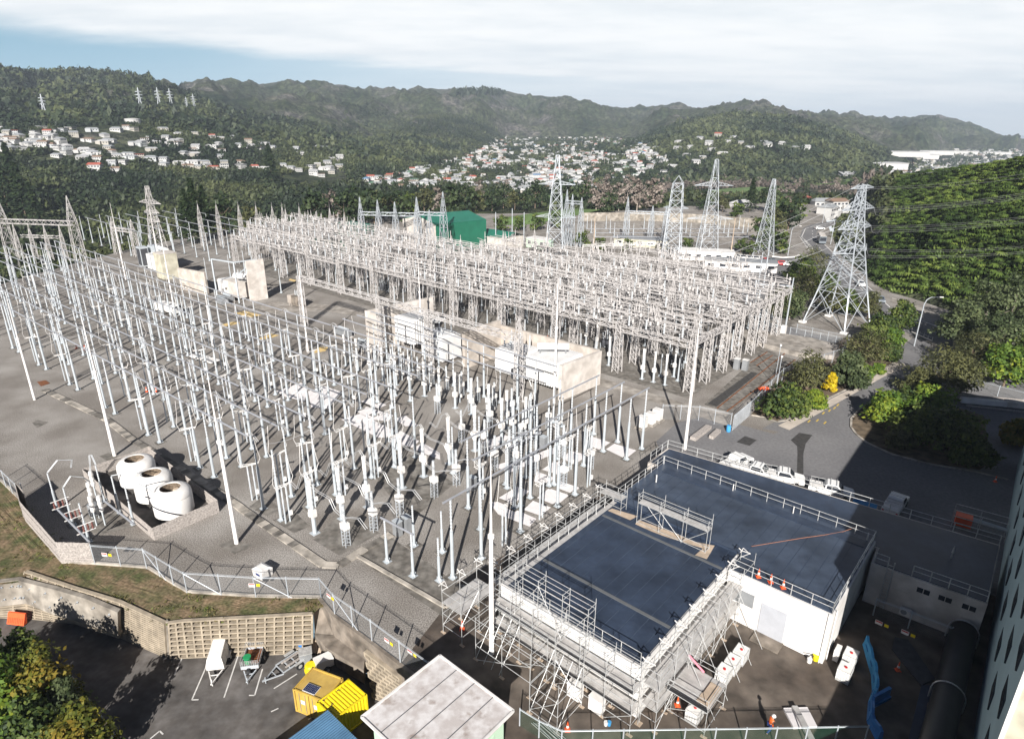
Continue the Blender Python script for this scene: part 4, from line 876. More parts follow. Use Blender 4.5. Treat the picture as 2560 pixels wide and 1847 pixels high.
t = thing('extension_cord', 'orange cord lying slack across the highest dark roof', 'cord'); MB().tube([c4(x, y, UZ + .1) for x, y in ((235, 940), (420, 910), (600, 880), (780, 855), (920, 830), (1005, 800))], .022, 5).build('cable', M['cord'], t)

# ------------------------------------------------------------------ things in front
def corr_box(L, W, H, m, pitch=.28, dep=.05, roofm=None, roof_corr=True):
    "container shell with corrugated walls (and roof)"
    mb = MB()
    def face(o, u, v, n, L, Hh, corr):
        k = int(L / pitch); pts = []
        for i in range(k):
            x = L * i / k; w = L / k
            pts += [(x, 0), (x + w * .35, 0), (x + w * .5, -dep), (x + w * .85, -dep)]
        pts.append((L, 0)); vs = []
        for x, e in pts: e = e if corr else 0; vs += [o + u * x + n * e, o + u * x + n * e + v * Hh]
        mb.add(vs, [(2 * i, 2 * i + 2, 2 * i + 3, 2 * i + 1) for i in range(len(pts) - 1)])
    X, Y, Zz = Vector((1, 0, 0)), Vector((0, 1, 0)), Vector((0, 0, 1)); o = Vector((-L / 2, -W / 2, .12))
    face(o, X, Zz, -Y, L, H - .2, True); face(o + Y * W + X * L, -X, Zz, Y, L, H - .2, True); face(o + X * L, Y, Zz, X, W, H - .2, True); face(o + Y * W, -Y, Zz, -X, W, H - .2, False)
    mb.mat(1); face(o + Zz * (H - .2), X, Y, Zz, L, W, roof_corr) if roof_corr else mb.quad(*[o + Zz * (H - .2) + p for p in (X * 0, X * L, X * L + Y * W, Y * W)])
    return mb
def container(label, corners_px, zr, m, roofm, corr, panel=False):
    a, b, c = [P(x, y, zr) for x, y in corners_px]       # far-left, near-left (door end), near-right of the roof
    L = (c - b).length; W = (a - b).length; d = (c - b).normalized(); ctr = (a + c) / 2; rz = math.atan2(d.y, d.x)
    t = thing('shipping_container', label, 'shipping container', (ctr.x, ctr.y, -4), rz); H = zr + 4
    corr_box(L - .1, W - .1, H, m, roof_corr=corr).build('shell', [m, roofm], t)
    fr = MB()
    for x in (-L / 2, L / 2):
        for y in (-W / 2, W / 2): fr.boxz((x, y, 0), (.16, .16, H))
    for y in (-W / 2, W / 2):
        fr.bar((-L / 2, y, H - .06), (L / 2, y, H - .06), .12); fr.bar((-L / 2, y, .08), (L / 2, y, .08), .14)
    for x in (-L / 2, L / 2): fr.bar((x, -W / 2, H - .06), (x, W / 2, H - .06), .12); fr.bar((x, -W / 2, .08), (x, W / 2, .08), .14)
    fr.build('corner_frame', m, t)
    for s in (-1, 1):
        dr = MB().box((-L / 2 - .03, s * W * .235, H / 2), (.05, W * .43, H - .3)).build('door', m, t)
        rb = MB()
        for y in (.12, .32): rb.bar((-L / 2 - .09, s * W * y, .25), (-L / 2 - .09, s * W * y, H - .2), .035)
        rb.build('locking_bar', M['grey'] if panel else m, dr)
        pl = MB(); pl.box((-L / 2 - .07, s * W * .22, H * .55), (.02, .42, .42))
        pl.build('notice_plate', M['white'] if panel else m, dr)
    if panel:
        pn = MB().box((-L / 2 + .55, 0.15, H + .0), (.85, 1.25, .05)).build('solar_panel', M['white'], t)
        cells = MB()
        for i in range(4):
            for j in range(8): cells.box((-L / 2 + .55 - .3 + .2 * i, .15 - .53 + .151 * j, H + .03), (.18, .135, .012))
        cells.build('solar_cells', mat('solar_cell', (.012, .02, .07), .15, .05, 1), pn)
    return t
container('bright yellow shipping container with rust streaks on its ribbed roof', [(792, 1756), (839, 1794), (916, 1734)], -1.45, M['yellow'], mat('rust_streaked_yellow', (.78, .60, .015), .5, col2=(.12, .08, .04), scale=2.2, thresh=(.32, .37), obj=True), True)
container('faded ochre shipping container with a solar panel and grey door plates', [(744, 1712), (800, 1737 + 22), (846, 1703)], -1.5, M['ochre'], mat('stained_ochre', (.56, .38, .10), .5, col2=(.40, .26, .07), scale=1.0, obj=True), False, True)
def wheel(t, p, r=.32, w=.2, rz=0.0, parent=None):
    o = link('wheel', None, t, p); o.rotation_euler = (R(90), 0, rz) ; return o
def wheel_part(t, p, r=.33, w=.22):
    mb = MB(); mb.tube([(0, -w / 2, 0), (0, w / 2, 0)], r, 14); o = mb.build('wheel', M['dark'], t, True, p)
    mb = MB(); mb.tube([(0, -w / 2 - .01, 0), (0, w / 2 + .01, 0)], r * .55, 10); mb.build('rim', M['scaf'], o)
    return o
def drawbar(t, x0, w, L, m): 
    mb = MB(); mb.bar((x0, -w / 2, .45), (x0 - L, 0, .45), .09); mb.bar((x0, w / 2, .45), (x0 - L, 0, .45), .09); mb.bar((x0 - L * .35, -w * .32, .45), (x0 - L * .35, w * .32, .45), .06); mb.build('drawbar', m, t)
    mb = MB(); mb.tube([(x0 - L * .9, 0, .05), (x0 - L * .9, 0, .75)], .045, 6); mb.boxz((x0 - L, 0, .42), (.25, .12, .12)); mb.build('jockey_stand', m, t)
def face_dir(a, b): d = b - a; return math.atan2(d.y, d.x)
a, b = c5(1890, 1030, -4), c5(1985, 720, -4)
t = thing('box_trailer', 'white enclosed box trailer with a sloped front and long drawbar', 'trailer', (*((a * .42 + b * .58).xy), -4), face_dir(a, b)); mb = MB()
mb.add([(-1.25, -.75, .55), (1.25, -.75, .55), (1.25, .75, .55), (-1.25, .75, .55), (-1.1, -.6, 1.75), (1.25, -.55, 1.95), (1.25, .55, 1.95), (-1.1, .6, 1.75), (-1.3, -.75, 1.1), (-1.3, .75, 1.1), (1.3, -.75, 1.35), (1.3, .75, 1.35)],
  [(3, 2, 1, 0), (4, 5, 6, 7), (0, 1, 10, 8), (8, 10, 5, 4), (2, 3, 9, 11), (11, 9, 7, 6), (3, 0, 8, 9), (9, 8, 4, 7), (1, 2, 11, 10), (10, 11, 6, 5)]); mb.build('box', M['white'], t)
drawbar(t, -1.25, 1.2, 1.5, M['white']); [wheel_part(t, (.35, s * .85, .33)) for s in (-1, 1)]; [MB().boxz((.35, s * .86, .68), (.9, .26, .06)).build('mudguard', M['white'], t) for s in (-1, 1)]
a, b = c6(75, 1010, -4), c6(150, 740, -4)
t = thing('cage_trailer', 'open cage trailer carrying a green bin', 'trailer', (*((a * .40 + b * .60).xy), -4), face_dir(a, b)); mb = MB()
mb.box((0, 0, .6), (2.4, 1.5, .06)); mb.build('bed', M['rust'], t)
mb = MB()
for s in (-1, 1): mb.box((0, s * .76, .78), (2.4, .04, .36))
mb.box((-1.2, 0, .78), (.04, 1.52, .36)); mb.box((1.2, 0, .78), (.04, 1.52, .36)); mb.build('side_panel', M['tower'], t)
mb = MB()
for x in (-1.2, 1.2):
    for k in range(9): mb.bar((x, -.75 + k * .19, .95), (x, -.75 + k * .19, 1.5), .025)
    for z in (1.05, 1.2, 1.35, 1.5): mb.bar((x, -.76, z), (x, .76, z), .025)
for s in (-1, 1): mb.bar((-1.2, s * .76, 1.5), (1.2, s * .76, 1.5), .03)
mb.build('mesh_cage', M['scaf'], t); drawbar(t, -1.2, 1.1, 1.3, M['tower']); [wheel_part(t, (.2, s * .88, .33)) for s in (-1, 1)]; wheel_part(t, (-1.45, .1, .5), .3)
gb = thing('wheelie_bin', 'green bin standing in the open cage trailer', 'bin', t.location + Vector((math.cos(t.rotation_euler.z) * -.75, math.sin(t.rotation_euler.z) * -.75, .64)) + Vector((-.3, .1, 0))); MB().lathe([(.24, 0), (.33, .75), (.36, .78), (.36, .86)], (0, 0, 0), 12).build('body', M['green'], gb)
a, b = c6(300, 975, -4), c6(560, 800, -4)
t = thing('frame_trailer', 'bare steel frame trailer with timber runners', 'trailer', (*((a * .45 + b * .55).xy), -4), face_dir(a, b)); mb = MB()
for s in (-1, 1): mb.bar((-1.0, s * .65, .6), (1.2, s * .65, .6), .1)
for x in (-1, -.3, .4, 1.2): mb.bar((x, -.65, .6), (x, .65, .6), .08)
mb.build('chassis', M['tower'], t); mb = MB()
for y in (-.35, .35): mb.bar((-.6, y, .72), (1.3, y, .72), .16, .1)
mb.build('timber_runner', M['wood'], t); drawbar(t, -1, 1.3, 1.6, M['tower']); [wheel_part(t, (.5, s * .85, .36), .36) for s in (-1, 1)]; [MB().boxz((.5, s * .86, .74), (.95, .28, .05)).build('mudguard', M['scaf'], t) for s in (-1, 1)]
t = thing('plant_box', 'grey plant box standing behind the frame trailer', 'box', c6(590, 830, -4), R(20)); MB().boxz((0, 0, .1), (1.1, .9, 1.2)).build('body', M['grey'], t); MB().boxz((0, 0, 1.3), (1.2, 1.0, .05)).build('lid', M['scaf'], t)
t = thing('barrel', 'blue plastic barrel beside the crib wall', 'barrel', c6(550, 720, -4)); MB().lathe([(.26, 0), (.31, .15), (.31, .75), (.27, .9), (.27, .92)], (0, 0, 0), 14).build('body', M['blue'], t)
t = thing('timber_stack', 'leaning stack of pale timber boards against the grey landing', 'timber', c6(700, 720, -4)); gg = random.Random(5)
mb = MB()
for k in range(7): mb.bar((-.5 + k * .17, -.6, .1 + gg.uniform(0, .1)), (-.42 + k * .17, 1.1, 1.3 + gg.uniform(0, .2)), .15, .05)
mb.build('boards', M['tan'], t)
t = thing('tipper_cart', 'yellow and white machine with a round yellow hopper behind the ochre container', 'machine', c6(720, 900, -4), R(35)); MB().boxz((.3, 0, .4), (1.6, 1.0, .9)).build('body', M['white'], t); MB().lathe([(.45, 0), (.5, .5), (.42, .62), (.25, .64)], (-.9, .1, .5), 14).build('hopper', M['yellow'], t); MB().boxz((-.9, .1, .2), (1.0, .7, .35)).build('chassis', M['yellow'], t); [wheel_part(t, (.4, s * .62, .3), .3) for s in (-1, 1)]
t = thing('barrier_block', 'orange plastic barrier with slots leaning by the driveway', 'barrier', c5(160, 480, -3.9), R(-8)); mb = MB()
mb.add([(-.95, -.35, 0), (.95, -.35, 0), (.95, .1, 0), (-.95, .1, 0), (-.95, .15, 1.05), (.95, .15, 1.05), (.95, .3, 1.05), (-.95, .3, 1.05)], [(3, 2, 1, 0), (4, 5, 6, 7), (0, 1, 5, 4), (1, 2, 6, 5), (2, 3, 7, 6), (3, 0, 4, 7)]); bd = mb.build('body', M['orange'], t)
mb = MB()
for k in range(9): mb.bar((-.75 + k * .19, -.30 + .0, .14), (-.75 + k * .19, -.07, .62), .06, .02, (0, -1, .5))
mb.build('slot', M['rust'], bd)
def cone(label, p, s=1.0, name='traffic_cone'):
    t = thing(name, label, 'traffic cone', p); MB().boxz((0, 0, 0), (.42 * s, .42 * s, .05)).build('base', M['orange'], t)
    MB().lathe([(.17 * s, .05), (.12 * s, .33 * s), (.125 * s, .33 * s)], (0, 0, 0), 10, False).lathe([(.085 * s, .52 * s), (.03 * s, .9 * s)], (0, 0, 0), 10).build('body', M['orange'], t)
    MB().lathe([(.122 * s, .33 * s), (.085 * s, .52 * s)], (0, 0, 0), 10, False).build('reflective_band', M['white'], t); return t
cone('orange cone at the left end of the three on the roof edge', AB(-14.2, 50.4, UZ + .07)); cone('middle orange cone of the three on the roof edge', AB(-13.1, 50.4, UZ + .07)); cone('orange cone at the right end of the three on the roof edge', AB(-12.0, 50.4, UZ + .07))
cone('orange cone by the loose scaffold tubes', c7(870, 1310)); cone('orange cone standing alone on the shaded paving', c8(1325, 760)); cone('tall orange cone by the dense corner scaffold', c6(1968, 540), 1.1); cone('orange cone under the loading platform', c7(1760, 1110))
cone('orange cone at the far kerb corner in the shade', c4(2052, 460)); cone('left orange cone among the pole feet', z4(505, 715)); cone('right orange cone among the pole feet beside a yellow strip', z4(560, 720)); cone('orange cone on the gravel between bluish poles', z4(968, 1000)); cone('orange cone half hidden behind a bluish pole', z4(1032, 1000)); cone('orange cone by the grey cabinets behind the big transformer wall', z5(1368, 655))
def ibc(label, p, rz=A0):
    t = thing('liquid_tank', label, 'tank', p, rz); MB().boxz((0, 0, .16), (.98, 1.18, 1.0)).build('bottle', M['ibc'], t); MB().lathe([(.12, 1.16), (.12, 1.22)], (0, 0, 0), 10).build('lid', M['red'], t)
    mb = MB()
    for i in range(6):
        for s in (-1, 1): mb.bar((-.5 + i * .2, s * .61, .16), (-.5 + i * .2, s * .61, 1.18), .022); mb.bar((s * .51, -.6 + i * .24, .16), (s * .51, -.6 + i * .24, 1.18), .022)
    for z in (.2, .45, .7, .95, 1.18):
        for s in (-1, 1): mb.bar((-.51, s * .61, z), (.51, s * .61, z), .022); mb.bar((s * .51, -.61, z), (s * .51, .61, z), .022)
    mb.build('cage', M['scaf'], t); MB().boxz((0, 0, 0), (1.0, 1.2, .14)).build('pallet', M['scaf'], t); return t
ibc('caged white tank under the loading platform', AB(-13.4, 37.3)); ibc('caged white tank nearest the loading platform, in the row of three', AB(-13.3, 42.4)); ibc('middle caged white tank in the row of three', AB(-13.2, 43.9)); ibc('caged white tank farthest from the platform, in the row of three', AB(-13.1, 45.4))
ibc('front caged white tank of the pair beside the blue barriers', AB(-5.8, 49.3)); ibc('rear caged white tank of the pair beside the blue barriers', AB(-5.9, 51.3)); 
t = thing('air_conditioner', 'white air-conditioning unit on the ground beside the pair of caged tanks', 'air conditioner', AB(-6.9, 51.1), A0); MB().boxz((0, 0, .1), (.4, 1.0, 1.1)).build('casing', M['white'], t); MB().lathe([(.3, 0), (.3, .03)], (0, 0, 0), 14).build('fan_grille', M['grey'], t, loc=(.2, .15, .7)).rotation_euler = (0, R(90), 0)
bp = [c8(x, y) for x, y in ((1085, 570), (1120, 700), (1150, 800), (1160, 930), (1130, 1010), (1120, 1150), (1190, 1290))]
for i, w in enumerate(('farthest from the camera', 'next to the farthest', 'in the middle of the chain', 'before the bend', 'at the bend', 'after the bend')):
    a, b = bp[i], bp[i + 1]; L = (b - a).length; t = thing('water_barrier', 'blue plastic water barrier, the one ' + w, 'barrier', (a + b) / 2, face_dir(a, b), 'chain of blue barriers')
    mb = MB(); k = .26
    mb.add([(-L / 2, -k, 0), (L / 2, -k, 0), (L / 2, k, 0), (-L / 2, k, 0), (-L / 2, -.17, .3), (L / 2, -.17, .3), (L / 2, .17, .3), (-L / 2, .17, .3), (-L / 2, -.1, 1.05), (L / 2, -.1, 1.0), (L / 2, .1, 1.0), (-L / 2, .1, 1.05), (-L * .25, -.1, .85), (L * .25, -.1, 1.1), (L * .25, .1, 1.1), (-L * .25, .1, .85)],
      [(0, 1, 5, 4), (2, 3, 7, 6), (4, 5, 9, 13, 12, 8), (6, 7, 11, 15, 14, 10), (8, 12, 15, 11), (12, 13, 14, 15), (13, 9, 10, 14), (0, 4, 8, 11, 7, 3), (1, 2, 6, 10, 9, 5)]); mb.build('body', M['lblue' if i < 4 else 'blue'], t)
    MB().box((0, -.19, .55), (L * .4, .04, .12)).build('recess', M['blue'], t)
a, b = c8(1240, 965), c8(1140, 1020); t = thing('water_barrier', 'blue plastic water barrier standing off at an angle to the chain', 'barrier', (a + b) / 2, face_dir(a, b)); MB().prism([(-1.0, -.25), (1.0, -.25), (1.0, .25), (-1, .25)], 0, .3).prism([(-1.0, -.12), (1.0, -.12), (1.0, .12), (-1, .12)], .3, 1.05).build('body', M['blue'], t)
t = thing('large_pipe', 'big black pipe running along the foot of the tall block', 'pipe'); A_, B_ = AB(.9, 60.6, 1.2), AB(1.3, 40, 1.2); mb = MB(); mb.tube([A_, B_], 1.05, 24); mb.build('barrel', M['pipe'], t, True)
for f in (.0, .43, .85):
    c = A_.lerp(B_, f); mb = MB(); mb.tube([c + EA * math.cos(q) * 1.15 + UP * math.sin(q) * 1.15 for q in [math.pi * k / 10 for k in range(11)]], .05, 5); mb.bar(c + EA * 1.15, c + EA * 1.15 - UP * 1.2, .09); mb.bar(c - EA * 1.15, c - EA * 1.15 - UP * 1.2, .09); mb.build('saddle_ring', M['scaf'], t)
t = thing('tank_slab', 'pale concrete slab crossed by a grey channel near the worker', 'slab'); MB().prism([c8(x, y) for x, y in ((470, 1055), (648, 1048), (722, 1192), (545, 1200))], .02, .22).build('slab', M['sheet'], t)
t = thing('cable_channel', 'grey metal channel crossing the pale slab and the bottom fence', 'channel'); MB().bar(c8(555, 1030, .35), c8(690, 1290, .35), .45, .22).build('channel', M['deck'], t)
for i, (pts, lb) in enumerate(((((1300, 520), (1400, 540), (1600, 830), (1500, 880), (1280, 610)), 'dark steel cover plates bending across the shaded court'), (((1500, 880), (1590, 880), (1510, 1290), (1400, 1290)), 'blue-grey cover plates running on towards the bottom edge'))):
    t = thing('cover_plates', lb, 'cover plate'); MB().prism([c8(x, y) for x, y in pts], .03, .15).build('plates', M['darksteel' if i == 0 else 'roof'], t)
t = thing('timber_beams', 'two brown timber beams lying beside the black pipe', 'timber'); MB().bar(c8(1590, 1010, .15), c8(1540, 1290, .15), .25, .2).build('beam', M['bark'], t); MB().bar(c8(1560, 1010, .15), c8(1510, 1290, .15), .2, .2).build('beam', M['tan'], t)
t = thing('mixer', 'yellow bucket and white pump by the white wall', 'machine', c8(710, 690), .4); MB().lathe([(.22, 0), (.3, .5), (.28, .55)], (0, 0, .1), 12).build('bucket', M['yellow'], t); MB().lathe([(.2, 0), (.22, .4), (.1, .5)], (-.6, .1, 0), 10).build('pump', M['white'], t); MB().tube([(-.8, .3, .6), (-.5, .1, .7), (-.2, 0, .6)], .04, 6).build('hose', M['dark'], t)
for i, (x, m, l) in enumerate(((1180, 'white', 'white'), (1207, 'lblue', 'light blue'))):
    t = thing('bucket', l + ' plastic bucket on the brown asphalt by the sole boards', 'bucket', c7(x, 1270)); MB().lathe([(.13, 0), (.17, .36), (.16, .37)], (0, 0, 0), 12).build('body', M[m], t)
for i, (x, y) in enumerate(((930, 1060), (1105, 1170))):
    t = thing('cabinet', ('left' if i == 0 else 'right') + ' white cabinet under the front scaffold', 'cabinet', c7(x, y - 20), A0); MB().boxz((0, 0, .1), (1.15, .7, 1.3)).build('body', M['white'], t); MB().boxz((0, 0, 1.4), (1.2, .75, .06)).build('lid', M['white'], t)
t = thing('tube_bundle', 'bundle of loose scaffold tubes on the asphalt by the cone', 'scaffold tubes'); gg = random.Random(9)
for k in range(9): o = AB(-22.6 + k * .13, 28.6 + k * .1, .06 + .05 * (k % 2)); tube_part(t, 'tube', o, o + (EA * 3.3 + EB * .15 * gg.uniform(-1, 1) - EB * .3))
t = thing('pink_tube', 'pink painted chute propped in the right scaffold', 'chute'); MB().tube([c7(1835, 680, 4.0), c7(1975, 840, 2.6)], .09, 8).build('tube', M['pink'], t)
t = thing('blue_drum', 'blue barrel by the yard gate', 'barrel', z6(318, 1262)); MB().lathe([(.3, 0), (.34, .2), (.34, .9), (.3, 1.05)], (0, 0, 0), 14).build('body', M['lblue'], t)
t = thing('kiosk', 'small white kiosk box alone on the gravel by the fence', 'kiosk', c2(205, 1370), R(-32)); mb = MB(); mb.add([(-.75, -.6, 0), (.75, -.6, 0), (.75, .6, 0), (-.75, .6, 0), (-.8, -.65, .85), (.8, -.65, .85), (.8, .65, .85), (-.8, .65, .85), (-.5, -.35, 1.0), (.5, -.35, 1.0), (.5, .35, 1.0), (-.5, .35, 1.0)], [(0, 1, 5, 4), (1, 2, 6, 5), (2, 3, 7, 6), (3, 0, 4, 7), (4, 5, 9, 8), (5, 6, 10, 9), (6, 7, 11, 10), (7, 4, 8, 11), (8, 9, 10, 11)]); mb.build('housing', M['white'], t); MB().box((.1, -.66, .5), (.6, .02, .25)).build('label_plate', M['navy'], t)
t = thing('timber_pile', 'long timber sleepers lying by the yard gate', 'timber'); [MB().bar(z6(*a, .3), z6(*b, .3), w, .5).build('sleeper_pack', M['wood'], t) for a, b, w in (((85, 1310), (190, 1230), .9), ((205, 1300), (255, 1255), .7))]

# the worker, bending forward by the bottom fence
def skin_body(name, verts, edges, radii, m, parent, root=0):
    me = bpy.data.meshes.new(name); me.from_pydata(verts, edges, []); o = link(name, me, parent); me.materials.append(m)
    sk = o.modifiers.new('skin', 'SKIN')
    for i, r in enumerate(radii): me.skin_vertices[0].data[i].radius = (r, r)
    me.skin_vertices[0].data[root].use_root = True
    o.modifiers.new('sub', 'SUBSURF').levels = 1; o.modifiers['sub'].render_levels = 1; return o
w = thing('person', 'worker in an orange hi-vis jacket, blue trousers and white helmet walking by the bottom fence', 'person', P(1922, 1831), R(10))
V = [(0, 0, .92), (0, 0, 1.12), (.05, 0, 1.32), (.09, 0, 1.46), (.12, 0, 1.56), (.14, 0, 1.66), (.0, .1, .88), (.12, .12, .5), (.02, .12, .1), (.16, .12, .05), (0, -.1, .88), (-.05, -.12, .5), (-.28, -.12, .14), (-.16, -.12, .06),
     (.05, .2, 1.38), (.12, .28, 1.12), (.28, .26, .94), (.05, -.2, 1.38), (-.02, -.3, 1.12), (.06, -.32, .88), (.32, .25, .88), (.08, -.32, .81)]
Ed = [(0, 1), (1, 2), (2, 3), (3, 4), (4, 5), (0, 6), (6, 7), (7, 8), (8, 9), (0, 10), (10, 11), (11, 12), (12, 13), (2, 14), (14, 15), (15, 16), (2, 17), (17, 18), (18, 19), (16, 20), (19, 21)]
Rd = [.145, .15, .17, .075, .065, .10, .10, .075, .055, .05, .10, .075, .055, .05, .075, .055, .045, .075, .055, .045, .04, .04]
skin_body('body', V, Ed, Rd, M['skin'], w)
jk = [0, 1, 2, 3, 14, 15, 16, 17, 18, 19]; ix = {k: i for i, k in enumerate(jk)}
skin_body('jacket', [V[k] for k in jk], [(ix[a], ix[b]) for a, b in Ed if a in ix and b in ix], [Rd[k] * (1.2 if k != 3 else .9) for k in jk], M['hivis'], w)
tr_ = [0, 6, 7, 8, 10, 11, 12]; ix = {k: i for i, k in enumerate(tr_)}
skin_body('trousers', [V[k] for k in tr_], [(ix[a], ix[b]) for a, b in Ed if a in ix and b in ix], [Rd[k] * 1.22 for k in tr_], M['navy'], w)
MB().lathe([(.17, 0), (.15, .02), (.135, .09), (.08, .15), (.01, .165)], (.15, 0, 1.68), 12).build('helmet', M['white'], w, True)
for k, s in ((20, 1), (21, -1)):
    hb = MB(); c = Vector(V[k])
    for f in range(4): hb.tube([c + Vector((.0, -.03 + .02 * f, -.02)), c + Vector((.02, -.03 + .02 * f, -.07)), c + Vector((.035, -.03 + .02 * f, -.105 + .006 * abs(f - 1.5)))], .009, 5)
    hb.tube([c + Vector((.02, s * -.03, 0)), c + Vector((.05, s * -.035, -.05))], .010, 5); hb.build('fingers', M['skin'], w)
for k in (9, 13): MB().box(V[k], (.27, .1, .1)).build('boot', M['dark'], w)
MB().box((.245, .035, 1.67), (.012, .025, .015)).box((.245, -.035, 1.67), (.012, .025, .015)).box((.255, 0, 1.635), (.03, .02, .04)).box((.243, 0, 1.60), (.012, .05, .012)).build('face', M['bark'], w)
# ------------------------------------------------------------------ switchyard: tubular bus field
rot = A0
def post_proto(h, hs, r=.19, ri=.11, label='', name='bus_post'):
    t = thing(name, label, 'bus post')
    mb = MB(); mb.tube([(0, 0, .12), (0, 0, hs)], [r, r * .92], 8); mb.build('pole', M['pole'], t, True)
    b = MB(); b.boxz((0, 0, 0), (.75, .75, .06)); 
    for a in (0, 1): b.box((0, 0, .2), (.72 if a == 0 else .03, .03 if a == 0 else .72, .3))
    b.build('base_plate', M['pole'], t)
    MB().boxz((0, 0, -.02), (1.35, 1.35, .075)).build('footing', M['pad'], t)
    n = 9; prof = []
    for i in range(n): z = hs + (h - hs) * i / n; dz_ = (h - hs) / n; prof += [(ri * .8, z), (ri * 1.25, z + dz_ * .25), (ri * .8, z + dz_ * .55)]
    prof += [(ri * 1.1, h - .08), (ri * 1.1, h)]
    MB().lathe(prof, (0, 0, 0), 7).build('insulator', M['insul'], t); return t
tall = Proto(post_proto(9.15, 5.6)); short = Proto(post_proto(5.1, 2.9, .16, .1)); mid = Proto(post_proto(6.8, 3.6, .16, .1))
def jit(s=.04): return random.uniform(-s, s)
ROWB = [28.8, 32.5, 36.2, 41.8, 45.5, 49.2, 54.6, 58.2, 61.9]
def row_b(r, a): return ROWB[r] + (a + 95) * .042
PAIRS = [(-95.9 + 15.3 * k, -92.2 + 15.3 * k) for k in range(-9, 3)]
busm = {}
def bus_tube(a, b, group, label, r=.115):
    d = b - a; k = round(d.length, 1)
    if k not in busm: busm[k] = MB().tube([(0, 0, 0), (0, 0, k)], r, 6).mesh('bus_tube', M['bus'])
    o = link('bus_tube', busm[k], None, a); o.rotation_mode = 'QUATERNION'; o.rotation_quaternion = d.to_track_quat('Z', 'Y')
    return tag(o, label, 'bus tube', group)
cnt = {}
for r in range(9):
    lim = -30 if r < 6 else (-14 if False else -30)
    idx = 0
    for k, (a0, a1) in enumerate(PAIRS):
        if r >= 6 and k >= 11: continue
        for a in (a0, a1):
            if a > -61 and False: continue
            idx += 1
            p = AB(a + jit(), row_b(r, a) + jit())
            if abs(math.atan2(p.x, p.y)) > R(46): continue
            tall.put(p, rot, 'bluish bus post, %s from the far end of the %s row from the front' % (ORD[min(idx - 1, 38)], ORD[r]), 'bus posts in the tubular bus field')
        nxt = PAIRS[k + 1][0] if k + 1 < len(PAIRS) else None
        if nxt is not None:
            aa, ab_ = a0 - .5, a1 + 7.4
            A1, A2 = AB(aa, row_b(r, aa), 9.28), AB(ab_ + 3.0, row_b(r, ab_ + 3), 9.28)
            if math.atan2(A2.x, A2.y) < R(-46): continue
            bus_tube(A1, A2, 'bus tubes over the post field', 'grey bus tube, %s span from the far end along the %s post row' % (ORD[k], ORD[r]))
            # flexible droppers at each joint
            if r % 1 == 0:
                mb = MB(); e = Vector((0, 0, 0)); q = AB(ab_ + 3.0, row_b(r, ab_), 0) ; mb.tube([e, e + EA * .7 + UP * .55, e + EA * 1.5 + UP * .45, e + EA * 2.2 + UP * .0], .035, 4); mb.tube([e + EB * .2, e + EA * .7 + UP * .5 + EB * .2, e + EA * 1.5 + UP * .4 + EB * .2, e + EA * 2.2 + EB * .2], .035, 4)
                if r == 0 and k == 0: flex = mb.mesh('flexible_link', M['wire'])
                o = link('flexible_link', flex if 'flex' in globals() else mb.mesh('flexible_link', M['wire']), None, A2); globals().setdefault('flex', o.data)
                tag(o, 'looped flexible link at the %s joint of the %s bus tube row' % (ORD[k], ORD[r]), 'conductor', 'flexible links between bus tubes')
# disconnectors between the rows: twin posts with white arms and a hand box
def disc_proto():
    t = thing('disconnector', '', 'disconnector'); mb = MB()
    for s in (-1, 1): mb.tube([(s * .28, 0, 0), (s * .28, 0, 2.6)], .10, 6)
    mb.build('post', M['pole'], t, True)
    mb = MB()
    for s in (-1, 1): mb.lathe([(.09, 2.6), (.12, 3.0), (.09, 3.4), (.12, 3.8), (.09, 4.4), (.11, 4.75)], (s * .28, 0, 0), 6)
    mb.build('insulator', M['insul'], t)
    mb = MB()
    for y in (-.25, 0, .25): mb.bar((-1.0, y, 4.8 + .1 * (y > 0)), (1.0, y * .4, 4.95), .05)
    for x in (-.9, -.3, .3, .9): mb.bar((x, -.3, 4.85), (x, .3, 4.95), .045)
    mb.tube([(1.0, 0, 4.95), (1.3, 0, 5.6), (1.1, 0, 6.6), (.8, 0, 9.0)], .03, 4); mb.tube([(-1.0, 0, 4.95), (-1.2, 0, 5.6), (-1.0, 0, 6.6), (-.8, 0, 9.0)], .03, 4)
    mb.build('blade_arm', M['white'], t)
    MB().boxz((.45, -.1, .9), (.3, .3, .55)).build('drive_box', M['white'], t); return t
disc = Proto(disc_proto())
for r in (0, 1, 2, 3, 4, 5, 6, 7, 8):
    for k, (a0, a1) in enumerate(PAIRS):
        if r >= 6 and k >= 11: continue
        a = a0 - 2.6; p = AB(a, row_b(r, a) + .4)
        if abs(math.atan2(p.x, p.y)) > R(46): continue
        if (r + k) % 3 == 2 and k < 9: continue
        disc.put(p, rot + R(90 if r % 2 else 60), 'white-armed disconnector, %s bay from the far end, %s post row' % (ORD[k], ORD[r]), 'disconnectors in the post field')
# cross wires over the field
def wire_obj(pts_pairs, label, group, r=.03, sag=.5, name='conductor'):
    mb = MB()
    for a, b in pts_pairs:
        mb.tube([a.lerp(b, t) - UP * sag * 4 * t * (1 - t) for t in (0, .2, .4, .6, .8, 1)], r, 4, False)
    return tag(mb.build(name, M['wire']), label, 'conductor', group)
for k, (a0, a1) in enumerate(PAIRS):
    a = a0 + 1.8; A1, A2 = AB(a, row_b(0, a), 9.2), AB(a, row_b(8 if k < 11 else 5, a), 9.2)
    if math.atan2(A2.x, A2.y) < R(-46): continue
    for nm, r0, r1 in (('front', 0, 2), ('rear', 3, 5)): wire_obj([(AB(a, row_b(r0, a), 9.25), AB(a, row_b(r1, a), 9.25))], 'sagging cross conductor over the %s rows, %s bay of the post field' % (nm, ORD[k]), 'cross conductors of the post field', .03, .7)
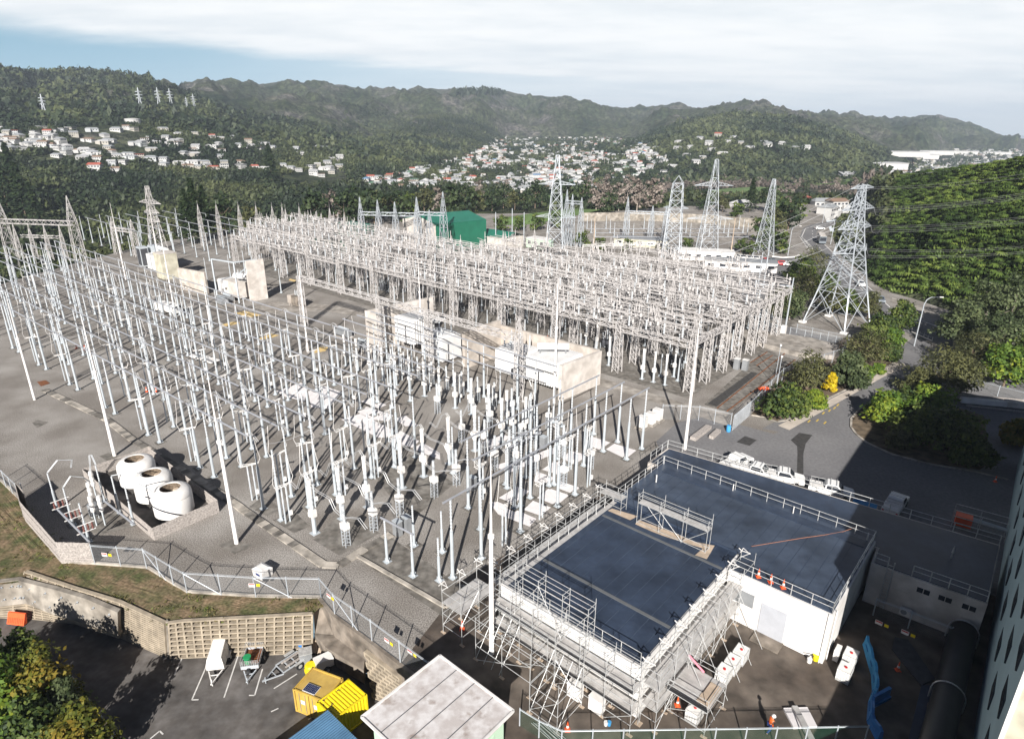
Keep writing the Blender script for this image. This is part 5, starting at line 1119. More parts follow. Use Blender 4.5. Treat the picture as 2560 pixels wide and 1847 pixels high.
# B-direction buses over the front right bay
for i, (a, bs) in enumerate(((-47.2, (46.5, 59.3, 67.1, 73.0)), (-43.1, (44.3, 50.2, 53.2, 57.0, 69.4, 73.2)), (-39.4, (36.4, 40.6, 47.0, 53.9, 57.5, 69.6, 73.7)))):
    for j, b in enumerate(bs): tall.put(AB(a, b), rot, '%s post from the scaffold end under the %s slanting bus tube' % (ORD[j], ('upper', 'middle', 'lower')[i]), 'posts under the slanting bus tubes', (1, 1, 1.0))
    for j, (b0, b1) in enumerate(((bs[0] - 1, 52.2), (52.2, 63.5), (63.5, bs[-1] + .6))):
        bus_tube(AB(a, b0, 9.3), AB(a, b1, 9.3), 'slanting bus tubes', '%s length of the %s slanting bus tube by the scaffolded building' % (('near', 'middle', 'far')[j], ('upper', 'middle', 'lower')[i]), .11)
for j, (a, b) in enumerate(((-46.4, 33.6), (-42.6, 33.9), (-46.4, 37.3), (-40.1, 35.2), (-43.3, 38.6), (-47.4, 53.5), (-44.8, 62.5), (-50.3, 59.8), (-50.4, 66.0), (-52.3, 71.9))): short.put(AB(a, b), rot, 'short pale bus post, %s counting from the front slab corner' % ORD[j], 'short posts in the front bay')
bus_tube(AB(-47, 33.6, 5.2), AB(-42.2, 33.9, 5.2), None, 'short low bus tube on two short posts at the front slab corner'); bus_tube(AB(-47.3, 53.2, 5.2), AB(-47, 60, 5.2), None, 'short low bus tube over the white ground sheets')
# circuit breakers with white heads, instrument transformers on lattice stands
def breaker_proto():
    t = thing('circuit_breaker', '', 'circuit breaker'); MB().tube([(0, 0, .05), (0, 0, 2.3)], .24, 8).boxz((0, 0, 0), (.9, .9, .05)).build('pedestal', M['pole'], t, True)
    MB().boxz((0, 0, 2.2), (.75, .6, .9)).boxz((0, -.35, 2.35), (.4, .25, .55)).build('mechanism_box', M['white'], t)
    MB().lathe([(.2, 3.1), (.24, 3.4), (.19, 3.7), (.24, 4.0), (.19, 4.3), (.24, 4.6), (.2, 5.0)], (0, 0, 0), 10).build('insulator', M['insul'], t)
    MB().lathe([(.24, 5.0), (.27, 5.1), (.27, 6.5), (.3, 6.6), (.3, 6.85)], (0, 0, 0), 10).build('interrupter', M['white'], t, True); return t
def it_proto():
    t = thing('instrument_transformer', '', 'instrument transformer'); mb = MB()
    for x in (-.3, .3):
        for y in (-.3, .3): mb.bar((x, y, 0), (x, y, 2.2), .07)
    for k in range(5):
        z0, z1 = k * .44, (k + 1) * .44
        for s in (-.3, .3): mb.bar((-.3, s, z0), (.3, s, z1), .05); mb.bar((s, .3, z0), (s, -.3, z1), .05)
    mb.build('stand', M['tower'], t); MB().boxz((0, 0, 2.2), (.85, .7, .75)).build('tank', M['white'], t)
    MB().lathe([(.26, 2.95), (.15, 3.1), (.19, 3.4), (.15, 3.8), (.19, 4.2), (.15, 4.7), (.17, 5.1)], (0, 0, 0), 9).build('bushing', M['insul'], t); return t
brk = Proto(breaker_proto()); itp = Proto(it_proto())
for j, (a, b) in enumerate(((-56.5, 31.4), (-56.6, 35.1), (-56.4, 38.6), (-56.7, 44.2), (-56.8, 47.9), (-56.8, 52.5), (-56.8, 57.5), (-55.8, 62))): brk.put(AB(a, b), rot, 'white-headed circuit breaker on a bluish pedestal, %s from the front slab' % ORD[j], 'circuit breakers in the front bay')
for j, (a, b) in enumerate(((-51.9, 32.4), (-51.9, 36.1), (-51.9, 39.9), (-52.0, 45.4), (-52.0, 49.2), (-51, 55.3), (-66.5, 66.5), (-63.5, 67.5), (-60, 69), (-70, 62.5), (-48.6, 57), (-53.5, 64))): itp.put(AB(a, b), rot, 'white-tanked instrument transformer on a lattice stand, %s from the front slab' % ORD[j], 'instrument transformers in the front bay')
# looping jumpers between breaker heads
for j, b in enumerate((31.4, 35.1, 38.6, 44.2, 47.9, 52.5, 57.5)):
    mb = MB()
    for o in (-.12, .12):
        mb.tube([AB(-60.5, b + o, 5.0), AB(-59.2, b + o, 4.6), AB(-58.0, b + o, 6.8), AB(-57.1, b + o, 7.4), AB(-56.5, b + o, 6.9)], .035, 4)
        mb.tube([AB(-56.5, b + o, 6.4), AB(-55.2, b + o, 6.0), AB(-53.8, b + o, 6.1), AB(-52.6, b + o, 6.1), AB(-51.9, b + o, 5.1)], .035, 4)
        mb.tube([AB(-51.9, b + o, 5.1), AB(-50.3, b + o, 4.7), AB(-49.2, b + o, 5.3), AB(-47.6, b + o, 5.9), AB(-46.4, b + o, 5.2)], .035, 4)
    tag(mb.build('conductor', M['wire']), 'looping twin jumper leads between breaker heads, %s set from the front slab' % ORD[j], 'conductor', 'looping jumpers in the front bay')
for j, (a, b) in enumerate(((-60.6, 30.5), (-61, 34.1), (-60.6, 38.1), (-61, 43.5), (-61, 47.0), (-47.2, 48.8), (-47.3, 64), (-43.5, 62), (-39.3, 50.6), (-39.2, 44), (-39.3, 60.3), (-43.2, 65.6))): disc.put(AB(a, b), rot + R(90), 'twin-post disconnector near the white ground sheets, %s from the front slab' % ORD[j], 'disconnectors in the front bay')
for j, (x, y, k) in enumerate(((1400, 960, c2), (1480, 920, c2), (2060, 560, c2), (560, 190, c3))): t = thing('cabinet', 'dark grey control cabinet among the posts, %s from the front' % ORD[j], 'cabinet', k(x, y + 60), rot, 'control cabinets'); MB().boxz((0, 0, .1), (.9, .7, 1.8)).build('body', M['grey'], t); MB().boxz((0, 0, 1.9), (1.0, .8, .06)).build('lid', M['pole'], t)
# equipment lines between the post field and the transformers
for j in range(13):
    a = -99 + 3.7 * j; brk.put(AB(a, 65.6 + .03 * j), rot, 'white-headed breaker in the line before the transformers, %s from the left' % ORD[j], 'breaker line before the transformers', .9)
    itp.put(AB(a + 1.2, 69.6 + .03 * j), rot, 'instrument transformer in the line before the transformers, %s from the left' % ORD[j], 'instrument transformer line before the transformers', .9)
    (tall if j % 3 else mid).put(AB(a + .4, 72.2), rot, 'pale post closest to the transformers, %s from the left' % ORD[j], 'posts before the transformers')
    if j % 2 == 0: disc.put(AB(a - 1.0, 67.6), rot + R(90), 'white-armed disconnector before the transformers, %s from the left' % ORD[j // 2], 'disconnectors before the transformers')
for j in range(3): bus_tube(AB(-99, 72.2 - j * 3.2, 9.3 - .05 * j), AB(-54, 72.3 - j * 3.2, 9.3 - .05 * j), 'bus tubes before the transformers', 'long bus tube before the transformers, %s from them' % ORD[j])
for j in range(14):
    a, b = -54.5 + 3.9 * (j % 4), 51 + 5.6 * (j // 4) + (j % 3); (tall if j % 2 else mid).put(AB(a, b), rot, 'pale post rising from the white ground sheets, %s of fourteen' % ORD[j], 'posts on the white ground sheets')
for j in range(10): itp.put(AB(-60 + 4.6 * (j % 5), 58 + 6 * (j // 5)), rot, 'instrument transformer behind the front breakers, %s of ten' % ORD[j], 'instrument transformers behind the front breakers')
# thin posts at the far-left rim of the yard
n_ = 0
for b in (80, 87, 94, 101, 108, 116):
    for k in range(16):
        a = -292 + 9.5 * k
        if (a > -212 and b > 93) or (-222 < a < -190 and b < 90) or (a > -184 and b < 86): continue
        p = AB(a, b)
        if abs(math.atan2(p.x, p.y)) > R(45): continue
        n_ += 1; (tall if n_ % 3 else mid).put(p, rot, 'thin pale post on the far-left rim, %s in the %s line' % (ORD[k], ORD[int((b - 80) / 7)]), 'posts on the far-left rim')
    if b > 90: bus_tube(AB(-285, b, 9.3), AB(-214, b, 9.3), 'bus tubes on the far-left rim', 'thin bus tube on the far-left rim, line %s from the hut' % ORD[b // 7 - 11])
    else: bus_tube(AB(-285, b, 9.3), AB(-224, b, 9.3), 'bus tubes on the far-left rim', 'thin bus tube on the far-left rim, line %s from the hut' % ORD[b // 7 - 11])
# lightning masts
def mast(label, base, h, r=.2):
    t = thing('lightning_mast', label, 'mast', base); MB().tube([(0, 0, 0), (0, 0, h * .62)], [r, r * .72], 9).build('lower_tube', M['mast'], t, True); MB().tube([(0, 0, h * .62), (0, 0, h)], [r * .5, r * .14], 7).build('upper_spike', M['mast'], t, True); MB().lathe([(r * 1.15, h * .615), (r * 1.15, h * .63)], (0, 0, 0), 9).build('collar', M['mast'], t); return t
for lb, x, y, h in (('slender white mast in front at the far left of the post field', 87, 999, 17), ('white mast behind the three round tanks', 287, 1139, 20), ('white mast between the round tanks and the kiosk', 592, 1358, 20), ('tallest white mast, rising through the corner scaffold', 1229, 1633, 19.5), ('white mast behind the long strip roof', 1712, 1123, 19),
   ('white mast in the middle of the post field', 770, 878, 20), ('white mast in front of the concrete transformer walls', 440, 795, 21), ('white mast right of the green-roofed cabinets', 535, 868, 14), ('white mast beside the big finned transformer', 1385, 1008, 21), ('white mast left of the grey transformer', 315, 700, 22), ('white mast close to the tower with three arms', 405, 690, 20), ('white mast standing in front of the long lattice row', 1055, 870, 19)): mast(lb, P(x, y), h, .24 if h > 18.5 and y > 1000 else .2)
# ------------------------------------------------------------------ lattice yard
def lattice_col(h, w0, w1, npan, spike=0.0, leg=.13, br=.075):
    mb = MB(); c = lambda z, i: Vector(((w0 + (w1 - w0) * z / h) / 2 * (1, 1, -1, -1)[i], (w0 + (w1 - w0) * z / h) / 2 * (1, -1, -1, 1)[i], z))
    for i in range(4):
        mb.bar(c(0, i), c(h, i), leg)
        for k in range(npan):
            z0, z1 = h * k / npan, h * (k + 1) / npan; j = (i + 1) % 4
            mb.bar(c(z0, i), c(z1, j), br); mb.bar(c(z1, i), c(z1, j), br)
            if k % 2: mb.bar(c(z0, j), c(z1, i), br)
        if spike: mb.bar(c(h, i), (0, 0, h + spike), leg * .8)
    if spike:
        for f in (.3, .6):
            for i in range(4): mb.bar(c(h, i).lerp(Vector((0, 0, h + spike)), f), c(h, (i + 1) % 4).lerp(Vector((0, 0, h + spike)), f), br)
        mb.bar((0, 0, h + spike), (0, 0, h + spike + 1.4), .05)
    return mb
def lattice_beam(L, w, hh, npan, ch=.115, br=.075):
    mb = MB()
    for y in (-w / 2, w / 2):
        for z in (-hh / 2, hh / 2): mb.bar((0, y, z), (L, y, z), ch)
    for k in range(npan):
        x0, x1 = L * k / npan, L * (k + 1) / npan; s = 1 if k % 2 else -1
        for y in (-w / 2, w / 2): mb.bar((x0, y, -s * hh / 2), (x1, y, s * hh / 2), br)
        for z in (-hh / 2, hh / 2): mb.bar((x0, -s * w / 2, z), (x1, s * w / 2, z), br); mb.bar((x1, -w / 2, z), (x1, w / 2, z), br)
    return mb
colm = lattice_col(10.6, 1.35, 1.0, 9).mesh('lattice_column', M['lattice']); colsp = lattice_col(10.6, 1.35, 1.0, 9, 4.6).mesh('lattice_column', M['lattice'])
BAY = 14.6; thin = lattice_beam(BAY, .6, .6, 12, .09, .06).mesh('lattice_beam', M['lattice']); bm = lattice_beam(BAY, 1.0, 1.0, 10).mesh('lattice_beam', M['lattice']); cross7 = lattice_beam(6.0, .8, .8, 5).mesh('lattice_beam', M['lattice']); cross14 = lattice_beam(14.0, .8, .8, 10).mesh('lattice_beam', M['lattice'])
pi_m = MB()
prof = []
for i in range(6): prof += [(.13, i * .28), (.2, i * .28 + .1), (.13, i * .28 + .2)]
pi_m = MB().lathe(prof + [(.15, 1.7), (.15, 1.85)], (0, 0, 0), 6).mesh('post_insulator', M['insul'])
lrow = [97.6, 103.8, 111.0, 117.2, 124.4, 130.6, 138.0, 144.2, 151.4]
LH = [0, 0, .8, .8, .7, .5, .8, 1.0, .6]                      # the rows differ in height
AEND = [0, 0, 0, 0, 0, 0, 0, 1, 1]; NBAY = [11, 11, 12, 12, 12, 12, 6, 4, 3]
ni = nin = 0
cond = MB().tube([(0, 0, 0), (.2, 0, -.5), (.9, 0, -.8), (1.6, 0, -.4), (1.9, 0, .4)], .035, 4).tube([(0, .2, 0), (.2, .2, -.5), (.9, .2, -.8), (1.6, .2, -.4), (1.9, .2, .4)], .035, 4).mesh('jumper', M['wire'])
for r, b in enumerate(lrow):
    nb_ = NBAY[r]; hz_ = -1.2 + LH[r]; sc_ = (10.6 + hz_) / 10.6; gj = random.Random(r + 90)
    a_end = -44.2 - BAY * AEND[r]
    for k in range(nb_ + 1):
        a = a_end - BAY * k; sp = (r + k * 2) % 5 == 0 or (r in (0, 9) and k % 2 == 0)
        o = link('lattice_column', colsp if sp else colm, None, AB(a, b), rot); o.scale = (1, 1, sc_ * gj.uniform(.97, 1.10))
        tag(o, '%s lattice column, %s from the right in the %s lattice row' % ('peaked' if sp else 'flat-topped', ORD[k], ORD[r]), 'lattice column', 'columns of the lattice yard')
        if k < nb_:
            o = link('lattice_beam', bm, None, AB(a - BAY, b, 10.2 + hz_ + gj.uniform(-.5, .3)), rot); tag(o, 'lattice beam with insulators, %s span from the right, %s lattice row' % (ORD[k], ORD[r]), 'lattice beam', 'beams of the lattice yard')
            for q in (.14, .38, .62, .86):
                if nin < 296 and (r < 8):
                    nin += 1; i_ = link('post_insulator', pi_m, None, AB(a - BAY * q, b + (.3 if r % 2 else -.3), 10.7 + hz_), rot); tag(i_, 'post insulator, %s lattice row, %s span from the right, %s on its beam' % (ORD[r], ORD[k], ORD[int(q * 4)]), 'insulator', 'post insulators on the lattice beams')
            jb = MB()
            if gj.random() < .42 and r < 8: o = link('lattice_beam', thin, None, AB(a - BAY, b + gj.uniform(1.5, 4.5), 10.6 + hz_ + gj.uniform(-1.5, 1.2)), rot); tag(o, 'thin upper lattice beam, %s span from the right, behind the %s lattice row' % (ORD[k], ORD[r]), 'lattice beam', 'thin beams of the lattice yard')
            if r % 2 == 0:
                gr = random.Random(r * 31 + k); jb = MB()
                for q in (.1, .22, .34, .5, .62, .74, .9):
                    z = 10.9 + hz_ + gr.uniform(-1.8, 1.6); p, q2 = AB(a - BAY * q, b, z), AB(a - BAY * q, b + 6.1, 10.9 + hz_ + gr.uniform(-1.5, 1.5)); jb.tube([p, p.lerp(q2, .3) - UP * .6, p.lerp(q2, .7) - UP * .6, q2], .045, 4)
                    jb.tube([p, p - UP * 2 + EA * .5, p - UP * 4.5 + EA * .2], .04, 4)
                for z in (11.9 + hz_, 12.4 + hz_): jb.tube([AB(a, b + .5 + gr.uniform(0, 4), z), AB(a - BAY, b + .5 + gr.uniform(0, 4), z)], .06, 4)
                jb.tube([AB(a, b + 3.0, 12.6 + hz_), AB(a - BAY, b + 3.0, 12.6 + hz_)], .07, 5); jb.tube([AB(a, b + 5.2, 12.6 + hz_), AB(a - BAY, b + 5.2, 12.6 + hz_)], .07, 5); jb.tube([AB(a, b + .8, 12.6 + hz_), AB(a - BAY, b + .8, 12.6 + hz_)], .07, 5)
                for q in range(15):
                    x = a - BAY * gr.random(); y = b + gr.uniform(-1, 8); z = hz_ + gr.uniform(10.6, 12.8); jb.tube([AB(x, y, z), AB(x - gr.uniform(1, 3.5), y + gr.uniform(-2, 2), z + gr.uniform(-1.2, 1))], .055, 4)
                    jb.tube([AB(x, y, z), AB(x + .3, y + .4, z - 1.6), AB(x + .2, y, z - gr.uniform(3, 7))], .045, 4); jb.tube([AB(x - 1, y + 1, z), AB(x - 1, y + 1, z + gr.uniform(.8, 2.6))], [.13, .07], 5); jb.box(AB(x, y, z), (.35, .35, .7))
                tag(jb.build('conductor', M['lattice']), 'drooping leads over the %s span from the right, %s lattice row pair' % (ORD[k], ORD[r // 2]), 'conductor', 'leads over the lattice yard')
                o = link('lattice_beam', cross7, None, AB(a, b + .2, 10.2 + hz_), rot + R(90)); tag(o, 'short cross beam at the %s column pair from the right, %s row pair' % (ORD[k], ORD[r // 2]), 'lattice beam', 'cross beams of the lattice yard')
            elif r < 6 and k % 2 == 0:
                o = link('lattice_beam', cross7, None, AB(a, b + .2, 10.2 + hz_), rot + R(90)); tag(o, 'long cross beam at the %s column from the right behind the %s row' % (ORD[k], ORD[r]), 'lattice beam', 'cross beams of the lattice yard')
# droppers and equipment at ground level
tank_m = None
def oil_proto():
    t = thing('bulk_oil_breaker', '', 'circuit breaker'); mb = MB()
    for x in (-1.1, 0, 1.1): mb.lathe([(.42, .55), (.5, .7), (.5, 2.0), (.36, 2.25), (.1, 2.3)], (x, 0, 0), 10)
    mb.build('tank', M['darksteel'], t, True); mb = MB()
    for x in (-1.1, 0, 1.1):
        for s in (-1, 1): mb.tube([(x, s * .2, 2.2), (x, s * .5, 3.7)], [.14, .06], 6)
    mb.build('bushing', M['insul'], t); mb = MB()
    for x in (-1.6, 1.6):
        for y in (-.4, .4): mb.bar((x, y, 0), (x, y, 1.2), .1)
    mb.bar((-1.7, 0, .5), (1.7, 0, .5), .2); mb.build('frame', M['pole'], t); return t
oil = Proto(oil_proto()); n_ = 0
lat_post = Proto(post_proto(4.4, 2.4, .15, .12, name='equipment_post')); pcount = 0
for r in range(8):
    b0, b1 = lrow[r], lrow[r + 1]
    for k in range(11 if r < 6 else 4):
        a = -44.2 - BAY * (k + .5)
        if r % 2 == 1:
            oil.put(AB(a + jit(1), (b0 + b1) / 2 + jit(.5)), rot, 'dark three-tank breaker, %s bay from the right behind the %s lattice row' % (ORD[k], ORD[r]), 'dark breakers in the lattice yard')
        for f in (.2, .5, .8):
            if pcount < 290: pcount += 1; lat_post.put(AB(a + (f - .5) * BAY * .8, (b0 + b1) / 2 + (3.4 if r % 2 else .3)), rot, 'short equipment post, %s bay from the right, %s lattice row, %s of three' % (ORD[k], ORD[r], ORD[int(f * 3)]), 'equipment posts in the lattice yard')
for j, (x, y, k) in enumerate(((1770, 825, z5), (1620, 690, z5), (1690, 720, z5), (1990, 915, z5), (2065, 935, z5), (2140, 955, z5), (2200, 900, z5), (240, 850, z6), (270, 770, z6))): brk.put(k(x, y), rot, 'white-headed breaker post by the right-end lattice columns, %s from the big transformer' % ORD[j], 'breaker posts at the right end of the lattice yard', .85)
for i, (x, y) in enumerate(((370, 850), (425, 858))): t = thing('cabinet', ('left' if i == 0 else 'right') + ' grey cabinet by the rail slab', 'cabinet', z6(x, y), rot); MB().boxz((0, 0, 0), (1.0, .8, 2.1)).build('body', M['grey'], t); MB().boxz((0, 0, 2.1), (1.1, .9, .08)).build('lid', M['white'], t)
for i, (x, y) in enumerate(((1990, 1240), (2045, 1215), (2090, 1190))): t = thing('transformer_box', 'white boxed unit on a slab by the slanting bus ends, %s of three' % ORD[i], 'transformer', z5(x, y), rot); mb = MB().boxz((0, 0, .3), (1.3, 1.1, 1.7)); [mb.boxz((-.55 + k * .22, -.62, .4), (.05, .2, 1.5)) for k in range(6)]; mb.build('tank', M['white'], t); MB().boxz((0, 0, 0), (1.8, 1.6, .3)).build('plinth', M['concrete'], t)
# beam gantry over the transformers
for k, a in enumerate((-63.2, -84.9, -99.0, -127.2)):
    o = link('lattice_column', lattice_col(11.6, 1.1, .9, 11, 3.2 if k == 0 else 0).mesh('lattice_column', M['lattice']), None, AB(a, 74.3), rot); tag(o, 'slim lattice column standing in front of the transformers, %s from the big finned one' % ORD[k], 'lattice column', 'columns in front of the transformers')
for a0, a1 in ((-99.0, -84.9), (-84.9, -63.2), (-127.2, -99)):
    o = link('lattice_beam', lattice_beam(abs(a1 - a0), .9, 1.0, int(abs(a1 - a0) / 1.4)).mesh('lattice_beam', M['lattice']), None, AB(a0, 74.3, 11.2), rot); tag(o, 'lattice beam crossing in front of the transformers, %s' % ('short span' if a0 == -99 else 'long span over the concrete wall' if a0 == -84.9 else 'far span'), 'lattice beam')
# ------------------------------------------------------------------ transformers and blast walls
def blast(label, poly_, h, m='bone'):
    t = thing('blast_wall', label, 'blast wall'); MB().prism([AB(*p) for p in poly_], 0, h).build('wall', M[m], t); return t
blast('big cream end wall of the nearest transformer bay', ((-58.9, 79.6), (-58.3, 79.6), (-57.6, 90.2), (-58.2, 90.2)), 6.3)
blast('concrete back wall behind the nearest transformer', ((-81.5, 89.6), (-58.3, 90.0), (-58.3, 90.6), (-81.5, 90.2)), 6.3, 'wall_conc')
blast('concrete dividing wall between the two nearest transformers', ((-81.6, 79.6), (-80.9, 79.6), (-80.9, 89.6), (-81.6, 89.6)), 7.3, 'wall_conc')
blast('tall cream wall left of the second transformer', ((-102.4, 73.2), (-101.7, 73.2), (-100.4, 89.6), (-101.1, 89.6)), 8.6)
blast('tall white blast wall right of the grey transformer with the round conservator', ((-157.2, 77), (-156.5, 77), (-156.2, 81.6), (-156.9, 81.6)), 10.5)
blast('low stained concrete wall beside the grey transformer', ((-183, 70.5), (-172, 72.8), (-172.2, 73.4), (-183.2, 71.1)), 6.0, 'wall_conc')
def fin_box(t, c, d, m, n, axis='x'):
    mb = MB().box(c, (d[0] * .94, d[1] * .94, d[2]))
    for i in range(n):
        x = -d[0] / 2 + d[0] * (i + .5) / n
        for s in (-1, 1): mb.box((c[0] + x, c[1] + s * d[1] / 2, c[2]), (d[0] / n * .42, .55, d[2] * .96))
    k = int(n * d[1] / d[0])
    for i in range(k):
        y = -d[1] / 2 + d[1] * (i + .5) / k
        for s in (-1, 1): mb.box((c[0] + s * d[0] / 2, c[1] + y, c[2]), (.55, d[1] / k * .42, d[2] * .96))
    mb.build('radiator_bank', m, t); fr = MB()
    for x in (-1, 1):
        for y in (-1, 1): fr.bar((c[0] + x * d[0] * .4, c[1] + y * d[1] * .4, 0), (c[0] + x * d[0] * .45, c[1] + y * d[1] * .45, c[2] - d[2] / 2), .14)
    fr.bar((c[0] - d[0] * .45, c[1] - d[1] * .4, c[2] - d[2] / 2 - .1), (c[0] + d[0] * .45, c[1] - d[1] * .4, c[2] - d[2] / 2 - .1), .14); fr.build('radiator_frame', m, t)
def bushings(t, pts, h, tilt=0.0, m='insul'):
    for x, y, z in pts:
        mb = MB(); n = 7; pr = []
        for i in range(n): pr += [(.12, i * h / n), (.2 - .01 * i, i * h / n + .08), (.11, i * h / n + h / n * .6)]
        o = mb.lathe(pr + [(.05, h), (.04, h + .3)], (0, 0, 0), 8).build('bushing', M[m], t, False, (x, y, z)); o.rotation_euler = (tilt, 0, 0)
t = thing('power_transformer', 'huge white finned transformer beside the big cream end wall', 'transformer', AB(-63.4, 84.2), rot)
fin_box(t, (0, 0, 3.7), (6.6, 7.4, 4.4), M['twhite'], 13); c = MB(); c.tube([(-2.6, -1.6, 7.2), (1.6, 1.9, 7.2)], .62, 14); c.build('conservator', M['twhite'], t, True); mb = MB(); mb.bar((-2.2, -1.3, 5.9), (-2.2, -1.3, 6.7), .2); mb.bar((1.2, 1.6, 5.9), (1.2, 1.6, 6.7), .2); mb.bar((-2.6, -1, 6.2), (.8, 2.2, 6.6), .18); mb.build('conservator_bracket', M['grey'], t)
MB().boxz((-8.5, .4, .5), (7, 5.2, 4.3)).boxz((-8.5, .4, 4.8), (6, 4.2, .4)).build('tank', M['twhite'], t); mb = MB()
for k in range(9): mb.boxz((-11.6 + k * .8, -2.3, .6), (.12, .25, 4))
mb.build('stiffener', M['twhite'], t); bushings(t, [(-11 + 2.2 * k, 1.2, 5.2) for k in range(3)], 2.4); bushings(t, [(-10.8 + 1.4 * k, -1.0, 5.2) for k in range(4)], 1.3); MB().boxz((-7.0, -2.7, .3), (1.0, .5, 1.8)).build('control_box', M['darksteel'], t)
t = thing('power_transformer', 'white finned transformer between the tall cream wall and the dividing wall', 'transformer', AB(-95.2, 79.8), rot)
fin_box(t, (0, 0, 5.2), (5.2, 5.6, 5.0), M['twhite'], 9); MB().boxz((6.5, 1, .5), (6, 5, 4.6)).boxz((6.5, 1, 5.1), (5, 4, .35)).build('tank', M['twhite'], t); MB().boxz((.5, 3.8, 6.2), (6, 3, .3)).build('roof_plate', M['twhite'], t); mb = MB().tube([(-1, 1.5, 7.0), (3.5, 1.5, 7.0)], .55, 12); mb.build('conservator', M['twhite'], t, True); bushings(t, [(5 + 1.7 * k, 2, 5.4) for k in range(3)], 2.6); bushings(t, [(4.6 + 1.2 * k, -.4, 5.4) for k in range(4)], 1.3)
t = thing('power_transformer', 'grey transformer with a round conservator before the tall white blast wall', 'transformer', AB(-163.5, 77.5), rot)
MB().boxz((0, 0, .4), (7, 4, 4)).build('tank', M['bone'], t); fin_box(t, (-5.2, 0, 2.6), (3.0, 4.2, 3.2), M['twhite'], 7); mb = MB().tube([(1.0, -1, 6.0), (4.6, .6, 6.0)], .8, 14); mb.build('conservator', M['twhite'], t, True); MB().tube([(-2.5, -2.8, 3), (-2.5, -1.8, 3)], .8, 12).build('pressure_drum', M['twhite'], t, True); bushings(t, [(-1.8 + 1.6 * k, .6, 4.4) for k in range(3)], 2.6)
t = thing('frame_gantry', 'pale steel portal frame over the grey transformer', 'gantry'); mb = MB(); fp = [AB(-165.5, 72.5), AB(-157.2, 74.2), AB(-156.5, 80)]
for p in fp: mb.bar(p, p + UP * 10.5, .3)
mb.bar(fp[0] + UP * 10.5, fp[1] + UP * 10.5, .3); mb.bar(fp[1] + UP * 10.5, fp[2] + UP * 10.5, .3); mb.bar(fp[1] + UP * 7, fp[2] + UP * 10.5, .22); mb.build('frame', M['pole'], t)
t = thing('power_transformer', 'pale grey transformer with tall cooler boxes near the white masts at the far left', 'transformer', AB(-213.5, 77.5), rot)
MB().boxz((0, 0, .4), (8, 5, 4.6)).build('tank', M['twhite'], t); mb = MB()
mb.boxz((-4.8, -2.8, 1.0), (3.0, 2.4, 6.0)); mb.boxz((-4.8, .6, 1.0), (3, 2.4, 6)); mb.build('cooler', M['pole'], t); mb = MB(); mb.boxz((-4.8, -4.02, 1.3), (2.5, .05, 5.2)); mb.boxz((-3.28, -2.8, 1.3), (.05, 2.0, 5.2)); mb.build('cooler_grille', M['darksteel'], t); MB().tube([(-3, 1.5, 6.4), (3, 1.5, 6.4)], .6, 12).build('conservator', M['twhite'], t, True); bushings(t, [(-2 + 2 * k, 0, 5) for k in range(3)], 2.8)
t = thing('control_hut', 'plain windowless cream cladded hut beside the far transformer', 'hut', AB(-200.5, 74.5), rot); MB().boxz((0, 0, 0), (5.0, 4.6, 7.4)).build('wall', M['cream'], t); MB().boxz((0, 0, 7.4), (5.2, 4.8, .12)).build('roof', M['bone'], t)
t = thing('old_transformer', 'small old olive-grey transformer in the open between lattice columns', 'transformer', zb(1310, 1010), rot); MB().boxz((0, 0, .5), (3.0, 2.0, 2.4)).build('tank', M['oldwall'], t); fin_box(t, (-2.2, 0, 1.8), (1.2, 2.0, 2.0), M['wall_conc'], 5); bushings(t, [(-.9 + .9 * k, 0, 2.9) for k in range(3)], 1.2)
for j, (x, y, cl) in enumerate(((480, 960, 'white'), (700, 960, 'grey'), (590, 960, 'grey'), (150, 1090, 'white'), (1100, 480 * 0 + 1180, 'white'))): pass
t = thing('truck', 'white service truck parked on the far side of the post field', 'truck', z4(1100, 480), rot + R(15)); MB().boxz((0, 0, .7), (5.0, 2.1, 1.9)).build('box', M['white'], t); mb = MB().boxz((3.4, 0, .5), (1.6, 2.0, 1.9)); mb.build('cab', M['carwhite'], t); MB().box((4.22, 0, 1.75), (.04, 1.7, .8)).build('windscreen', M['glass'], t); [wheel_part(t, (x, s * .95, .42), .42) for x in (-1.5, 3.0) for s in (-1, 1)]
t = thing('flatbed', 'white flatbed tray lying between the posts near the yard centre', 'tray', crop(300, 750, 5.4525)(1150, 820), rot + R(8)); MB().boxz((0, 0, .4), (7.5, 2.0, .18)).build('deck', M['white'], t); MB().boxz((0, 0, .1), (7, .8, .3)).build('chassis', M['dark'], t); [wheel_part(t, (x, s * .9, .35)) for x in (-1, 1) for s in (-1, 1)]
for j, (x, y) in enumerate(((700, 1105), (690, 1000), (1350, 280), (830, 880))): t = thing('grey_tank', 'grey tank and pipes near the tall cream wall, %s from the left' % ORD[j], 'tank', zb((640, 590, 1740, 1930)[j], (960, 985, 1290, 1410)[j]), rot, 'grey plant by the transformer road'); MB().boxz((0, 0, .3), (3.4, 1.8, 1.3)).build('tank', M['grey'], t); MB().boxz((0, 0, 0), (4.2, 2.4, .3)).build('plinth', M['concrete'], t); MB().tube([(-1.6, 0, 1.9), (1.6, 0, 1.9)], .3, 8).build('pipe', M['pole'], t)
